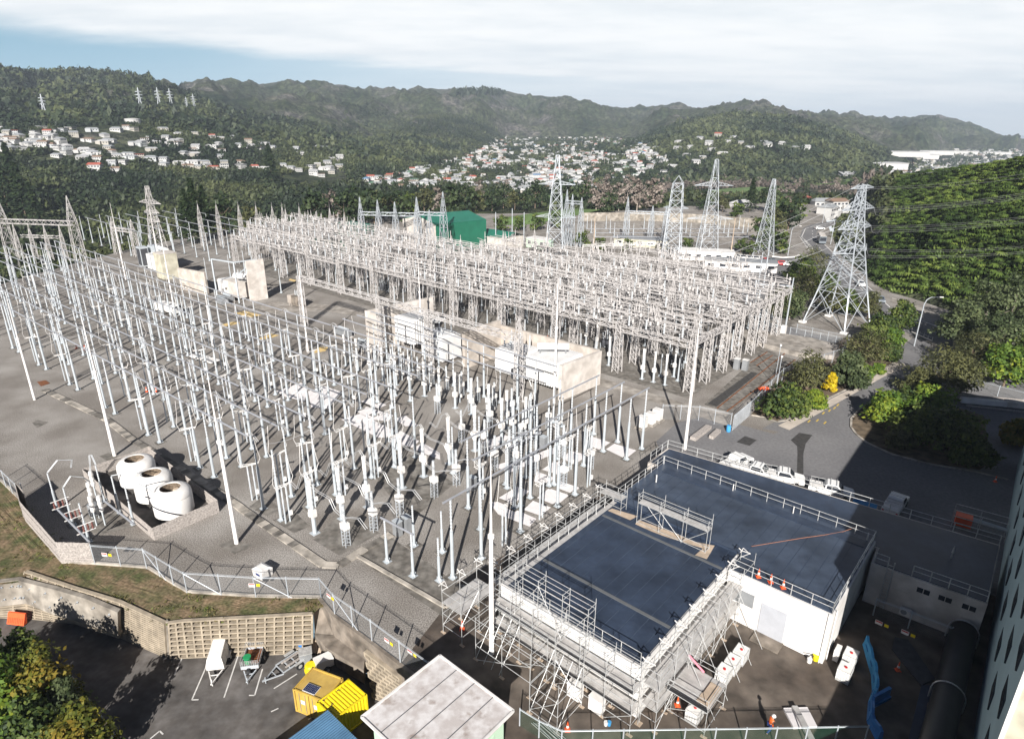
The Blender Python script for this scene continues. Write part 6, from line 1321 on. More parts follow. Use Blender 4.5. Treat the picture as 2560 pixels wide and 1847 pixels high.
# capacitor enclosure on the left: three round tanks inside a paling fence
rs_ = [(-71.9, 22.6), (-77.0, 22.5), (-82.2, 22.5)]
for j, (a, b) in enumerate(rs_):
    t = thing('round_tank', ('nearest', 'middle', 'farthest')[j] + ' of three white round reactor tanks with open tops in the timber pen', 'tank', AB(a, b)); n = 28
    MB().lathe([(2.0, .5), (2.12, .6), (2.15, 2.55), (2.08, 2.65), (2.15, 2.72), (2.08, 3.15), (1.85, 3.45), (1.5, 3.62), (1.12, 3.68), (1.10, 3.6)], (0, 0, 0), n, False).build('shell', M['white'], t, True); MB().lathe([(1.13, 3.64), (1.10, 3.4), (1.05, 1.9), (.3, 1.85)], (0, 0, 0), n).build('inner_wall', M['bark'], t, True)
    MB().lathe([(1.04, 2.24), (.1, 2.27)], (0, 0, 0), 16).build('inner_coil', M['ochre'], t); MB().lathe([(.36, 2.25), (.36, 3.1), (.28, 3.2)], (.35, .5, 0), 12).build('core_end', M['tan'], t); mb = MB()
    for k in range(6): mb.bar((1.3 * math.cos(k * 1.047), 1.3 * math.sin(k * 1.047), 0), (1.3 * math.cos(k * 1.047), 1.3 * math.sin(k * 1.047), .5), .14)
    mb.build('foot', M['insul'], t)
def paling(label, pts, z0, h, m='wood', point=False, closed=False):
    t = thing('paling_fence', label, 'fence'); gg = random.Random(3); q = pts + ([pts[0]] if closed else [])
    for i in range(len(q) - 1):
        a, b = XY(q[i]), XY(q[i + 1]); d = b - a; L = d.length; d.normalize(); n = int(L / .15); nn = Vector((-d.y, d.x, 0)); mb = MB()
        for k in range(n): hh = h + gg.uniform(-.03, .03); p = a + d * (k * L / n) + UP * z0; mb.bar(p + d * .07, p + d * .07 + UP * hh, .135, .03, nn)
        mb.build('paling_panel', M[m], t); MB().bar(a + UP * (z0 + h * .75) + nn * .06, b + UP * (z0 + h * .75) + nn * .06, .05, .1).bar(a + UP * (z0 + h * .25) + nn * .06, b + UP * (z0 + h * .25) + nn * .06, .05, .1).build('rail', M[m], t)
    return t
paling('low grey timber pen around the three round tanks', [c1(1370, 1065), c1(1945, 812), AB(-88.5, 26.2), AB(-88.5, 18.2)], 0, 1.6, closed=True)
paling('tall pale timber fence screening the shaded corner by the grassy bank', [c1(845, 1272), c1(545, 1265), c1(225, 890), c1(180, 715), c1(250, 790)], 0, 2.6)
poly('black_pen_floor', [AB(-88.3, 18.4), AB(-68.6, 19.0), AB(-68.8, 26.1), AB(-88.3, 26.1)], M['lot_asphalt'], .03)
poly('concrete_pad', [c1(840, 830), c1(1070, 850), c1(1190, 930), c1(900, 1010), c1(790, 990)], M['pad'], .03)
# posts and leads of the capacitor gear
for j, (x, y) in enumerate(((790, 1075), (650, 930), (510, 790), (1185, 920), (1065, 820), (925, 715))):
    mid.put(c1(x, y), rot, 'bluish post of the round-tank switch gear, %s of six, left of the timber pen' % ORD[j], 'posts of the round-tank gear', (.85, .85, .72))
for j, (a, b) in enumerate((((790, 1075), (510, 790)), ((1185, 920), (925, 715)))):
    p, q = c1(*a, 4.85), c1(*b, 4.85); bus_tube(p, q, None, ('left' if j == 0 else 'right') + ' of the two short bus tubes beside the round tanks', .11)
for j, (x, y) in enumerate(((860, 935), (935, 930), (860, 700), (840, 800))):
    t = thing('surge_arrester', 'stubby pale arrester column between the timber pen and the tall fence, %s of four' % ORD[j], 'arrester', c1(x, y), 0, 'arresters by the round tanks'); MB().bar((0, 0, 0), (0, 0, 1.9), .14).build('stand', M['pole'], t); MB().lathe([(.2, 1.9), (.26, 2.2), (.2, 2.5), (.26, 2.8), (.2, 3.1), (.26, 3.4), (.2, 3.9)], (0, 0, 0), 9).build('insulator', M['white'], t)
t = thing('grey_drum', 'grey cylinder unit on legs between the pen and the tall fence', 'tank', c1(850, 870)); MB().lathe([(.1, .5), (.55, .6), (.58, 1.9), (.5, 2.0), (.1, 2.05)], (0, 0, 0), 14).build('body', M['grey'], t); MB().bar((-.4, 0, 0), (-.4, 0, .7), .08).bar((.4, 0, 0), (.4, 0, .7), .08).build('leg', M['pole'], t)
for j, (x, y) in enumerate(((700, 1010), (590, 890), (480, 790))):
    t = thing('switch_arm', 'horizontal switch with brown insulators on the left posts of the round-tank gear, %s of three' % ORD[j], 'switch', c1(x, y, 2.2), rot + R(90), 'switches of the round-tank gear'); MB().bar((-.2, 0, 0), (1.6, 0, 0), .1).bar((-.2, 0, .9), (1.6, 0, .9), .08).build('arm', M['white'], t); mb = MB()
    for k in range(4): mb.lathe([(.07, 0), (.13, .15), (.07, .3), (.13, .45), (.07, .6), (.1, .85)], (.1 + .42 * k, 0, .03), 7)
    mb.build('insulator', mat('brown_porcelain', (.16, .06, .05), .3, .1, 2) if j == 0 else bpy.data.materials['brown_porcelain'], t)
def lead(pts, label): return tag(MB().tube(pts, .04, 5).tube([p + Vector((.12, 0, .0)) for p in pts], .04, 5).build('conductor', M['insul']), label, 'conductor', 'curling leads of the round-tank gear')
lead([c1(445, 515, 0) * 0 + c1(510, 790, 0) + UP * 5, c1(510, 790) + UP * 6.1 + EB * 1.2, c1(510, 790) + UP * 5.6 + EB * 2.6, c1(700, 700) + UP * 4.4], 'curling twin lead from the left bus tube to the arresters')
lead([c1(925, 715) + UP * 5, c1(925, 715) + UP * 6 - EA * .8, c1(925, 715) + UP * 5.6 - EA * 1.8, c1(860, 700) + UP * 3.9], 'curling twin lead from the right bus tube to the arresters')
lead([c1(1065, 820) + UP * 5, AB(-76, 20) + UP * 5.2, AB(-76, 21) + UP * 4.6, AB(-76.4, 21.2) + UP * 3.9], 'curling lead to the middle round tank'); lead([c1(1185, 920) + UP * 4.9, AB(-72.5, 19.6) + UP * 5.3, AB(-72.3, 20.4) + UP * 4.4, AB(-72.2, 20.8) + UP * 3.7], 'curling lead to the nearest round tank')
lead([c1(650, 930) + UP * 5, c1(650, 930) + UP * 6 + EB * .9, c1(650, 930) + UP * 5.4 + EB * 2, c1(860, 800) + UP * 3.9], 'curling lead over the shaded corner to the arresters')
# ------------------------------------------------------------------ towers, gantries, far yard
def tower(name, label, base, rz, prof, arms, leg=.22, br=.1, m='tower', group=None, peak=None, sub=True, cat='pylon'):
    "prof: (z, width) rings from the ground up; arms: (z, reach, depth)"
    t = thing(name, label, cat, base, rz, group); mb = MB(); cr = lambda z, w, i: Vector((w / 2 * (1, 1, -1, -1)[i], w / 2 * (1, -1, -1, 1)[i], z))
    for k in range(len(prof) - 1):
        (z0, w0), (z1, w1) = prof[k], prof[k + 1]
        for i in range(4):
            j = (i + 1) % 4; mb.bar(cr(z0, w0, i), cr(z1, w1, i), leg * (1 - .5 * z0 / prof[-1][0])); mb.bar(cr(z0, w0, i), cr(z1, w1, j), br); mb.bar(cr(z0, w0, j), cr(z1, w1, i), br); mb.bar(cr(z1, w1, i), cr(z1, w1, j), br)
            if sub and k < 3:
                mid_ = (cr(z1, w1, i) + cr(z1, w1, j)) / 2; mb.bar(cr(z0, w0, i).lerp(cr(z1, w1, i), .5), mid_.lerp(cr(z0, w0, i), .5), br * .8); mb.bar(cr(z0, w0, j).lerp(cr(z1, w1, j), .5), mid_.lerp(cr(z0, w0, j), .5), br * .8)
                mb.bar(cr((z0 + z1) / 2, (w0 + w1) / 2, i), cr(z1, w1, j).lerp(cr(z1, w1, i), .5), br * .8)
    if peak: [mb.bar(cr(prof[-1][0], prof[-1][1], i), (0, 0, peak), leg * .5) for i in range(4)]
    mb.build('body', M[m], t)
    for z, reach, dep in arms:
        w = np.interp(z, [p[0] for p in prof], [p[1] for p in prof])
        for s in (-1, 1):
            mb = MB(); tip = Vector((s * reach, 0, z))
            for y in (-w / 2, w / 2):
                mb.bar((s * w / 2, y, z), tip, br * 1.3); mb.bar((s * w / 2, y, z + dep), tip, br * 1.1)
                for f in (.25, .5, .75):
                    p = Vector((s * w / 2, y, z)).lerp(tip, f); q = Vector((s * w / 2, y, z + dep)).lerp(tip, f - .12); mb.bar(p, q, br * .8)
            for f in (.2, .4, .6, .8): mb.bar(Vector((s * w / 2, -w / 2, z)).lerp(tip, f), Vector((s * w / 2, w / 2, z)).lerp(tip, f + .1), br * .8)
            mb.build('crossarm', M[m], t)
    return t
feet = [P(2020, 808), P(2085, 835), P(2160, 815)]
ctr = (feet[0] + feet[2]) / 2; rzT = face_dir(feet[1], feet[2]); 
tw = tower('transmission_tower', 'big galvanised lattice tower with four tiers of arms by the road', (ctr.x, ctr.y, 0), rzT + R(0), [(0, 10.4), (8.2, 7.4), (12.6, 5.9), (15.6, 4.9), (18.6, 3.9), (21.0, 3.2), (23.2, 2.6), (25.4, 2.1), (27.6, 1.7), (29.6, 1.3), (31.4, 1.0)], [(17.2, 6.6, 1.7), (22.4, 6.4, 1.5), (26.4, 6.2, 1.6), (30.9, 4.4, .8)], .26, .115)
for i in range(4): MB().boxz((5.2 * (1, 1, -1, -1)[i], 5.2 * (1, -1, -1, 1)[i], 0), (1.3, 1.3, .45)).build('footing', M['white'], tw)
ex = Vector((math.cos(rzT), math.sin(rzT), 0))
arm_tips = [(17.2, 6.6), (22.4, 6.4), (26.4, 6.2), (30.9, 4.4)]
for j, (z, rr) in enumerate(arm_tips):
    for s, nm in ((1, 'right'), (-1, 'left')):
        tip = ctr + ex * (rr * s) + UP * z; e = Pr(2800, (585, 500, 430, 385)[j] + (16 if s < 0 else 0), 215 + 8 * s)
        mb = MB()
        for o in ((0, .4) if j < 3 else (0,)):
            st = tip + ex * o * 0 + Vector((0, 0, -o)); en = e + Vector((0, 0, -o)); mb.tube([st.lerp(en, q) - UP * 7 * q * (1 - q) for q in (0, .12, .25, .4, .6, .8, 1)], .02, 4)
            if s > 0 and j < 3: mb.tube([tip + UP * -o * .3, tip + ex * 1.2 + UP * -1.6, tip + ex * 2.6 + EB * 2 + UP * -2.2, tip + ex * 3.6 + EB * 4 + UP * -.6], .04, 4)
        tag(mb.build('conductor', M['linewire']), 'line conductors from the %s %s arm of the big tower over the bush hill' % (nm, ('lowest', 'second', 'third', 'top')[j]), 'conductor', 'line conductors over the hill')
        e2 = AB(-58.4 - 6 * j, 186 - 12 * j, 12) if s < 0 else AB(-50 - 6 * j, 164 - 14 * j, 12); wire_obj([(tip, e2)], 'slack conductor from the %s %s arm of the big tower to the lattice yard' % (nm, ('lowest', 'second', 'third', 'top')[j]), 'slack conductors into the yard', .035, 2.0)
def atD(x, y): return D(x, y, 0)
tower('transmission_tower', 'white lattice tower with three tiers of pointed arms beyond the far transformer', atD(352, 556), rot + R(10), [(0, 4.6), (5, 3.6), (9, 2.8), (12, 2.2), (15, 1.8), (18, 1.5), (22.5, .9)], [(10.6, 4.0, .9), (13.6, 4.6, 1.0), (16.8, 6.6, 1.3)], .2, .1, 'lattice')
tower('transmission_tower', 'tall grey tower with short arms and a second low crossarm, behind the lattice yard', atD(1228, 585), rot + R(30), [(0, 6.4), (6, 5.6), (11, 4.8), (15, 4.2), (19, 3.6), (23, 3.0), (26, 2.4), (30, 1.5), (34.5, 1.0)], [(15.4, 6.6, 1.0), (25.6, 6.0, 1.0)], .21, .09)
tower('transmission_tower', 'straight thick lattice mast with a rounded cap, without arms', atD(1486, 575), rot + R(20), [(0, 6.0), (4.5, 5.5), (9, 5.0), (13, 4.6), (17, 4.1), (20, 3.8), (23, 3.5), (25.5, 3.2)], [(17.5, 4.2, .6)], .28, .11, peak=28)
tower('transmission_tower', 'pointed grey tower with one wide arm near its top and one low down', atD(1563, 570), rot + R(40), [(0, 6.6), (6, 5.6), (11, 4.7), (15, 4.0), (19, 3.3), (23, 2.7), (27, 2.0), (33, .9)], [(13.4, 8.0, 1.0), (24.5, 6.6, 1.2)], .2, .085)
tower('transmission_tower', 'narrow tapering tower without arms beside the road trees', atD(1690, 566), rot, [(0, 5.6), (5, 4.6), (9.5, 3.7), (13.5, 3.0), (17, 2.4), (20, 2.0), (23, 1.6), (26.5, .8)], [], .2, .085)
def peaked(label, base, h, w, cat='gantry column', m='tower', group=None): return tower('gantry_column', label, base, rot, [(0, w), (h * .25, w * .9), (h * .48, w * .8), (h * .62, w * .74), (h * .75, w * .5), (h * .88, w * .26), (h, .1)], [], .16, .085, m, group, None, False, cat)
def beam(label, a, b, w=1.1, hh=1.1, m='tower', ch=.12, br=.07):
    L = (b - a).length; o = link('gantry_beam', lattice_beam(L, w, hh, max(3, int(L / 1.6)), ch, br).mesh('gantry_beam', M[m]), None, a, face_dir(a, b)); return tag(o, label, 'gantry beam')
# far-left gantries
GL = [(D(28, 572), 21, 3.0), (D(180, 578), 21, 3.0)]
for j, (p, h, w) in enumerate(GL): peaked('tall peaked gantry column at the left edge of the yard, %s of two' % ('left' if j == 0 else 'right'), p, h, w, m='lattice')
d_ = GL[1][0] - GL[0][0]
beam('thick lattice beam joining the two tall peaked columns at the left edge', GL[0][0] + UP * 12.3 - d_ * .25, GL[1][0] + UP * 12.3, 1.4, 1.4, 'lattice'); beam('lower thin lattice beam below the thick one at the left edge', GL[0][0] + UP * 7.0 + EB * 4, GL[1][0] + UP * 7.0 - d_ * .45 + EB * 4, .9, .8, 'lattice')
for j in range(4): peaked('inclined lattice strut hanging under the left gantry beam, %s of four' % ORD[j], GL[0][0] + d_ * (.12 + .22 * j) + EA * 1.0, 11.5, 1.2, m='lattice', group='struts of the left gantry')
G2 = [D(262, 562), D(305, 568)]
for j, p in enumerate(G2): peaked('short peaked gantry column near the three-arm tower, %s of two' % ('left' if j == 0 else 'right'), p, 12.5, 1.9, m='lattice')
beam('sloping-looking lattice beam between the short peaked columns at left', G2[0] + UP * 8.6, G2[1] + UP * 8.6, 1.1, 1.0, 'lattice')
for j, (x, y, h) in enumerate(((452, 545, 16), (492, 545, 15), (540, 547, 17), (578, 548, 16.5), (613, 550, 17), (635, 551, 15), (672, 552, 16.5), (738, 556, 16), (805, 556, 19), (843, 560, 18.5), (880, 562, 18.0), (928, 560, 18.5))):
    if j < 8: o = link('lattice_column', colsp, None, D(x, y), rot); tag(o, 'peaked lattice column on the far-left rim of the lattice yard, %s from the left' % ORD[j], 'lattice column', 'peaked columns on the far rim')
    else: peaked('grey peaked column of the gantry before the dark trees, %s from the left' % ORD[j - 8], D(x, y), h, 2.0, group='grey gantry columns before the trees')
beam('long grey gantry beam before the dark trees left of the green shed', D(805, 556) + UP * 13.4, D(928, 560) + UP * 12.6, 1.1, 1.1)
GX = [(928, 572, 20.5), (955, 585, 17.5), (985, 575, 22.5)]
for j, (x, y, h) in enumerate(GX): peaked('tall grey gantry column in front of the green shed, %s of three' % ORD[j], D(x, y), h, 2.3)
beam('gantry beam high over the green shed, pointing at the hills', D(928, 572) + UP * 15.2, D(985, 575) + UP * 18.0, 1.0, 1.0)
for j, (x, y, h) in enumerate(((1252, 545, 21), (1264, 547, 19.5), (1284, 549, 18.5))): peaked('grey gantry column behind the tall tower, %s of three' % ORD[j], D(x, y), h, 1.9)
beam('grey gantry beam behind the tall tower', D(1252, 545) + UP * 16.5, D(1284, 549) + UP * 14.5, 1.0, 1.0)
for j, (x, y, h) in enumerate(((1385, 532, 17), (1440, 535, 14), (1470, 536, 14))): peaked('thin gantry column in the far grey yard, %s of three' % ORD[j], D(x, y), h, 1.8)
beam('thin gantry beam over the far grey yard', D(1385, 532) + UP * 11.2, D(1480, 537) + UP * 11.0, .9, .9)
# far grey yard, noise wall, sheds
poly('far_yard', [D(1270, 500), D(1400, 492), D(1560, 494), D(1690, 505), D(1690, 530), D(1480, 540), D(1290, 545)], M['concrete'], .03)
fp = Proto(post_proto(5.8, 3.4, .17, .11, name='equipment_post'))
fi = 0
for i in range(9):
    for y in (507, 516, 525):
        fp.put(D(1300 + i * 42 + (y - 507), y), rot, 'slim post in the far grey yard, %s from the left in the %s row' % (ORD[i], ('far', 'middle', 'near')[(y - 507) // 9]), 'posts of the far grey yard'); fi += 1
for j, y in enumerate((507, 516, 525)): bus_tube(D(1300 + 9 * j, y, 5.9), D(1640 + 9 * j, y, 5.9), None, ('farthest', 'middle', 'nearest')[j] + ' bus tube across the far grey yard')
def panel_wall(label, pts, h, th, m, zb_=None):
    t = thing('noise_wall', label, 'wall'); mb = MB(); ps = MB()
    for i in range(len(pts) - 1):
        a, b = pts[i], pts[i + 1]; d = b - a; L = d.length; d.normalize(); n = Vector((-d.y, d.x, 0)) * th / 2
        mb.add([a - n, b - n, b + n, a + n, a - n + UP * h, b - n + UP * h, b + n + UP * h, a + n + UP * h], [(0, 1, 5, 4), (1, 2, 6, 5), (2, 3, 7, 6), (3, 0, 4, 7), (4, 5, 6, 7)])
        for k in range(int(L / 4) + 1): p = a + d * min(L, k * 4); ps.boxz(p, (.35, .35, h + .1), face_dir(a, b))
    mb.build('panel', M[m], t); ps.build('post', M[m], t); return t
panel_wall('long pale noise wall behind the far grey yard', [D(1286, 490), D(1420, 489), D(1560, 494), D(1690, 506)], 4.0, .3, 'shot')
t = thing('shed', 'big green shed with a cream end wall behind the lattice yard', 'shed'); q = [Vector((-41, 242, 0)), Vector((-27, 227, 0)), Vector((-10, 241, 0)), Vector((-24, 256, 0))]
MB().prism(q, 0, 10.5).build('wall', M['greenclad'], t); mb = MB(); e = (q[0] - q[1]).normalized() * .3
nn_ = Vector((-.73, -.68, 0)) * .15; mb.add([q[0] + nn_, q[1] + nn_, q[1] + nn_ + UP * 10.4, (q[0] + q[1]) / 2 + nn_ + UP * 12.4, q[0] + nn_ + UP * 10.4], [(0, 1, 2, 3, 4)]); mb.build('end_wall', M['bone'], t); mb = MB()
z1 = 10.55; r0, r1 = (q[0] + q[1]) / 2 + UP * 12.9, (q[2] + q[3]) / 2 + UP * 12.9; Q = [p + UP * z1 for p in q]
mb.add([Q[0], Q[1], Q[2], Q[3], r0, r1], [(1, 2, 5, 4), (3, 0, 4, 5), (0, 1, 4), (2, 3, 5)]); mb.build('roof', M['greenroof'], t)
t = thing('shed', 'low green-roofed cream annexe right of the big green shed', 'shed'); c = D(1110, 545); MB().boxz(c, (14, 10, 4.2), rot).build('wall', M['bone'], t); mb = MB()
for s in (-1, 1): mb.add([c + EA * -7.3 + EB * (5.3 * s) + UP * 4.2, c + EA * 7.3 + EB * (5.3 * s) + UP * 4.2, c + EA * 7.3 + UP * 5.9, c + EA * -7.3 + UP * 5.9], [(0, 1, 2, 3)])
mb.build('roof', M['greenroof'], t)
for j, (x, y, l, h) in enumerate(((715, 548, 12, 5), (790, 541, 14, 7.5), (760, 560, 9, 5))): t = thing('shed', 'small green shed glimpsed through the lattice, %s of three' % ORD[j], 'shed', D(x, y), rot); MB().boxz((0, 0, 0), (l, 7, h)).build('wall', M['greenclad'], t); MB().prism([(-l / 2 - .3, -3.8), (l / 2 + .3, -3.8), (l / 2 + .3, 3.8), (-l / 2 - .3, 3.8)], h + .003, h + .25).build('roof', M['greenroof'], t)
def flat(label, c, L, W, H, wm, rm, rz=rot, nm='site_office', wins=6):
    t = thing(nm, label, 'building', c, rz); MB().boxz((0, 0, 0), (L, W, H)).build('wall', M[wm], t); MB().boxz((0, 0, H + .003), (L + .5, W + .5, .2)).build('roof', M[rm], t)
    for k in range(wins): f = MB().box((-L / 2 + L * (k + .5) / wins, -W / 2 - .02, H * .58), (L / wins * .6, .06, H * .36)).build('window', M['white'], t); MB().box((-L / 2 + L * (k + .5) / wins, -W / 2 - .06, H * .58), (L / wins * .5, .04, H * .29)).build('pane', M['glass'], f)
    return t
flat('long white site office with a row of windows beside the staff cars', z6(390, 195), 22, 6, 3.0, 'white', 'grey', R(-14)); flat('white-roofed site office hidden partly behind the lattice yard', z6(150, 125), 20, 7, 3, 'white', 'white', R(-14)); flat('pale green hut below the tall grey tower', D(1195, 548), 9, 5, 3.4, 'greenwall', 'white', rot, 'hut', 3); flat('low cream building with a flat roof left of the thick lattice mast', D(1420, 545), 20, 7, 3, 'cream', 'grey', R(-20), 'depot', 5)
t = thing('pipe_rack', 'long white pipe rack along the far edge of the lattice yard', 'rack'); mb = MB(); a, b = D(1290, 562), D(1480, 556)
for k in range(10): mb.bar(a.lerp(b, k / 9), a.lerp(b, k / 9) + UP * 3.2, .15)
for z in (3.2, 2.6): mb.tube([a + UP * z, b + UP * z], .12, 6)
mb.build('frame', M['white'], t)
for j, (x, y, h) in enumerate(((1314, 560, 13), (1617, 575, 14), (1738, 735, 12.4), (1672, 680, 14), (1690, 640, 15), (1706, 552, 10), (1160, 540, 12), (1098, 548, 13), (1134, 545, 14), (1465, 560, 8))):
    t = thing('line_pole', 'single slim power pole, %s, near the %s' % (ORD[j], ('hut', 'site offices', 'low concrete platform', 'right end of the lattice yard', 'staff cars', 'narrow tower', 'annexe', 'annexe', 'annexe', 'depot')[j]), 'pole', D(x, y), 0); MB().tube([(0, 0, 0), (0, 0, h)], [.2, .13], 7).build('shaft', M['tan'] if j in (0, 1) else M['tower'], t)
p, q = D(1672, 640, 9.8), D(1757, 638, 10); t = thing('cross_bar', 'long steel cross bar between two poles at the right end of the lattice yard', 'bar'); MB().bar(z6(505, 290, 9.3), z6(740, 305, 9.6), .5, .3).build('bar', M['tower'], t)
def lamp(label, base, h, ang, L=2.6):
    t = thing('street_lamp', label, 'street lamp', base, ang); MB().tube([(0, 0, 0), (0, 0, h * .86), (.35, 0, h * .95), (1.1, 0, h), (L, 0, h + .05)], [.13, .10, .08, .07, .05], 7).build('pole', M['tower'], t, True); MB().boxz((L + .2, 0, h), (.8, .3, .14)).build('lamp_head', M['white'], t); return t
lamp('curved street lamp beside the near end of the driveway', P(2285, 865), 10.6, 0, 3.0); lamp('street lamp by the junction kerb, near the staff cars', zt(183, 685), 10.5, R(0)); lamp('street lamp on the far bend of the road', zt(465, 610), 10, R(180)); lamp('street lamp farthest along the road beside the hill', zt(412, 470), 9, 0)
for j, (x, y, h) in enumerate(((125, 600, 6), (640, 620, 6), (1150, 700, 5))): t = thing('sign_post', 'thin post with a small white lamp box by the hedge, %s of three' % ORD[j], 'post', z6((635, 630, 530)[j], (985, 900, 560)[j])); MB().tube([(0, 0, 0), (0, 0, h)], .06, 5).build('shaft', M['tower'], t); MB().boxz((0, 0, h), (.3, .3, .3)).build('lamp_box', M['white'], t)
# ------------------------------------------------------------------ fences
def wiremesh(name, col, a):
    m = bpy.data.materials.new(name); m.use_nodes = True; t = m.node_tree; b = t.nodes['Principled BSDF']; b.inputs['Base Color'].default_value = (*col, 1); b.inputs['Roughness'].default_value = .6
    tr = N(t, 'ShaderNodeBsdfTransparent'); mx = N(t, 'ShaderNodeMixShader'); mx.inputs[0].default_value = a
    t.links.new(tr.outputs[0], mx.inputs[1]); t.links.new(b.outputs[0], mx.inputs[2]); t.links.new(mx.outputs[0], t.nodes['Material Output'].inputs['Surface']); return m
M['mesh'] = wiremesh('chain_link', (.42, .43, .44), .10); M['gmesh'] = wiremesh('green_mesh', (.03, .12, .07), .17)
def fence(label, pts, h=2.5, step=3.0, m='mesh', top=True, braces=(), signs=(), name='mesh_fence'):
    t = thing(name, label, 'fence'); pm = MB().tube([(0, 0, 0), (0, 0, h)], .055, 6).mesh('post', M['tower']); pan = MB(); rl = MB()
    for i in range(len(pts) - 1):
        a, b = pts[i], pts[i + 1]; d = b - a; L = d.length; n = max(1, round(L / step))
        for k in range(n + (1 if i == len(pts) - 2 else 0)): link('post', pm, t, a + d * (k / n))
        pan.quad(a, b, b + UP * h * .96, a + UP * h * .96)
        if top: rl.tube([a + UP * h * .9, b + UP * h * .9], .022, 4)
        for z in (.93, .97): rl.tube([a + UP * h * z, b + UP * h * z], .012, 3)
        if i in braces: rl.tube([a + UP * h * .9, a + d * min(1, 3.5 / L)], .04, 5)
    pan.build('mesh_panel', M[m], t); rl.build('rail', M['tower'], t)
    for p, dd in signs:
        s = MB().box(p, (.6, .02, .42), dd).build('warning_sign', M['white'], t); nrm = Vector((math.sin(dd), -math.cos(dd), 0)); MB().box(p + nrm * .02 + UP * .1, (.52, .012, .12), dd).build('red_band', M['red'], s)
        MB().box(p + Vector((math.cos(dd), math.sin(dd), 0)) * .62, (.34, .02, .3), dd).build('warning_sign', M['yellow'], t)
    return t
fence('chain-link fence with slanting stays along the rim above the grassy bank', EDGE[5:11], braces=(1, 3, 4), signs=[(c1(925, 1190, 1.7), R(-8)), (c5(2230, 150, 1.5), 0)])
fence('chain-link fence on top of the plain retaining wall', [P(803, 1495), P(837, 1536), P(930, 1603), P(1001, 1657), P(1075, 1712)], braces=(1,), signs=[(c6(785, 245, 1.9) , R(-40)), (c6(1300, 640, 1.6), R(-40)), (c6(1505, 740, 1.4), R(-40))])
fence('chain-link fence at the far left edge of the gravel', EDGE[1:3] + [P(63, 1250)], 2.4, 2.5)
fence('green welded-mesh fence along the bottom of the picture', [P(1299, 1813), P(1347, 1843), P(1403, 1868), P(1860, 1862), P(2160, 1856)], 1.8, 2.4, 'gmesh')
fence('yard fence with double gate by the blue barrel', [z6(-120, 1180), z6(120, 1190), z6(330, 1240)], 2.6, 3); fence('slatted steel yard gate standing open by the hedge', [z6(345, 1255), z6(460, 1155)], 2.6, .5); fence('yard fence between the rail slab and the hedge', [z6(460, 1155), z6(670, 930), z6(1060, 790), z6(1100, 700)], 2.6, 3.5)
fence('fence along the service lane below the big lattice tower', [z6(720, 640), z6(1020, 700), z6(1100, 730)], 2.4, 3); fence('fence between the tower pad and the lane', [z6(765, 615), z6(970, 665), z6(1110, 690)], 2.2, 3.4); fence('dark temporary fence in the shaded court under the small windows', [c8(1140, 350), c8(1400, 450), c8(1700, 570)], 2.0, 2.4, signs=[(c8(1185, 405, 1.3), A0), (c8(1380, 478, 1.3), A0)]); fence('mesh fence behind the parked timber at the right', [z6(1930, 985), z6(2260, 1075)], 2.0, 4)
# guard rail along road
t = thing('crash_barrier', 'white steel crash barrier along the junction kerb', 'barrier'); mb = MB()
for a, b in (((80, 688), (150, 697)), ((150, 697), (230, 692)), ((230, 692), (265, 675))): mb.bar(zt(*a, .7), zt(*b, .7), .12, .4)
mb.build('rail', M['white'], t)
t = thing('road_barrier', 'white low road railing between the road and the driveway', 'barrier'); mb = MB()
for a, b in (((755, 1062), (905, 1130)), ((1000, 1185), (1135, 1245))): mb.bar(zt(*a, .8), zt(*b, .8), .1, .15); [mb.bar(zt(*a).lerp(zt(*b), k / 5), zt(*a).lerp(zt(*b), k / 5) + UP * .9, .12) for k in range(6)]
mb.build('rail', M['white'], t)
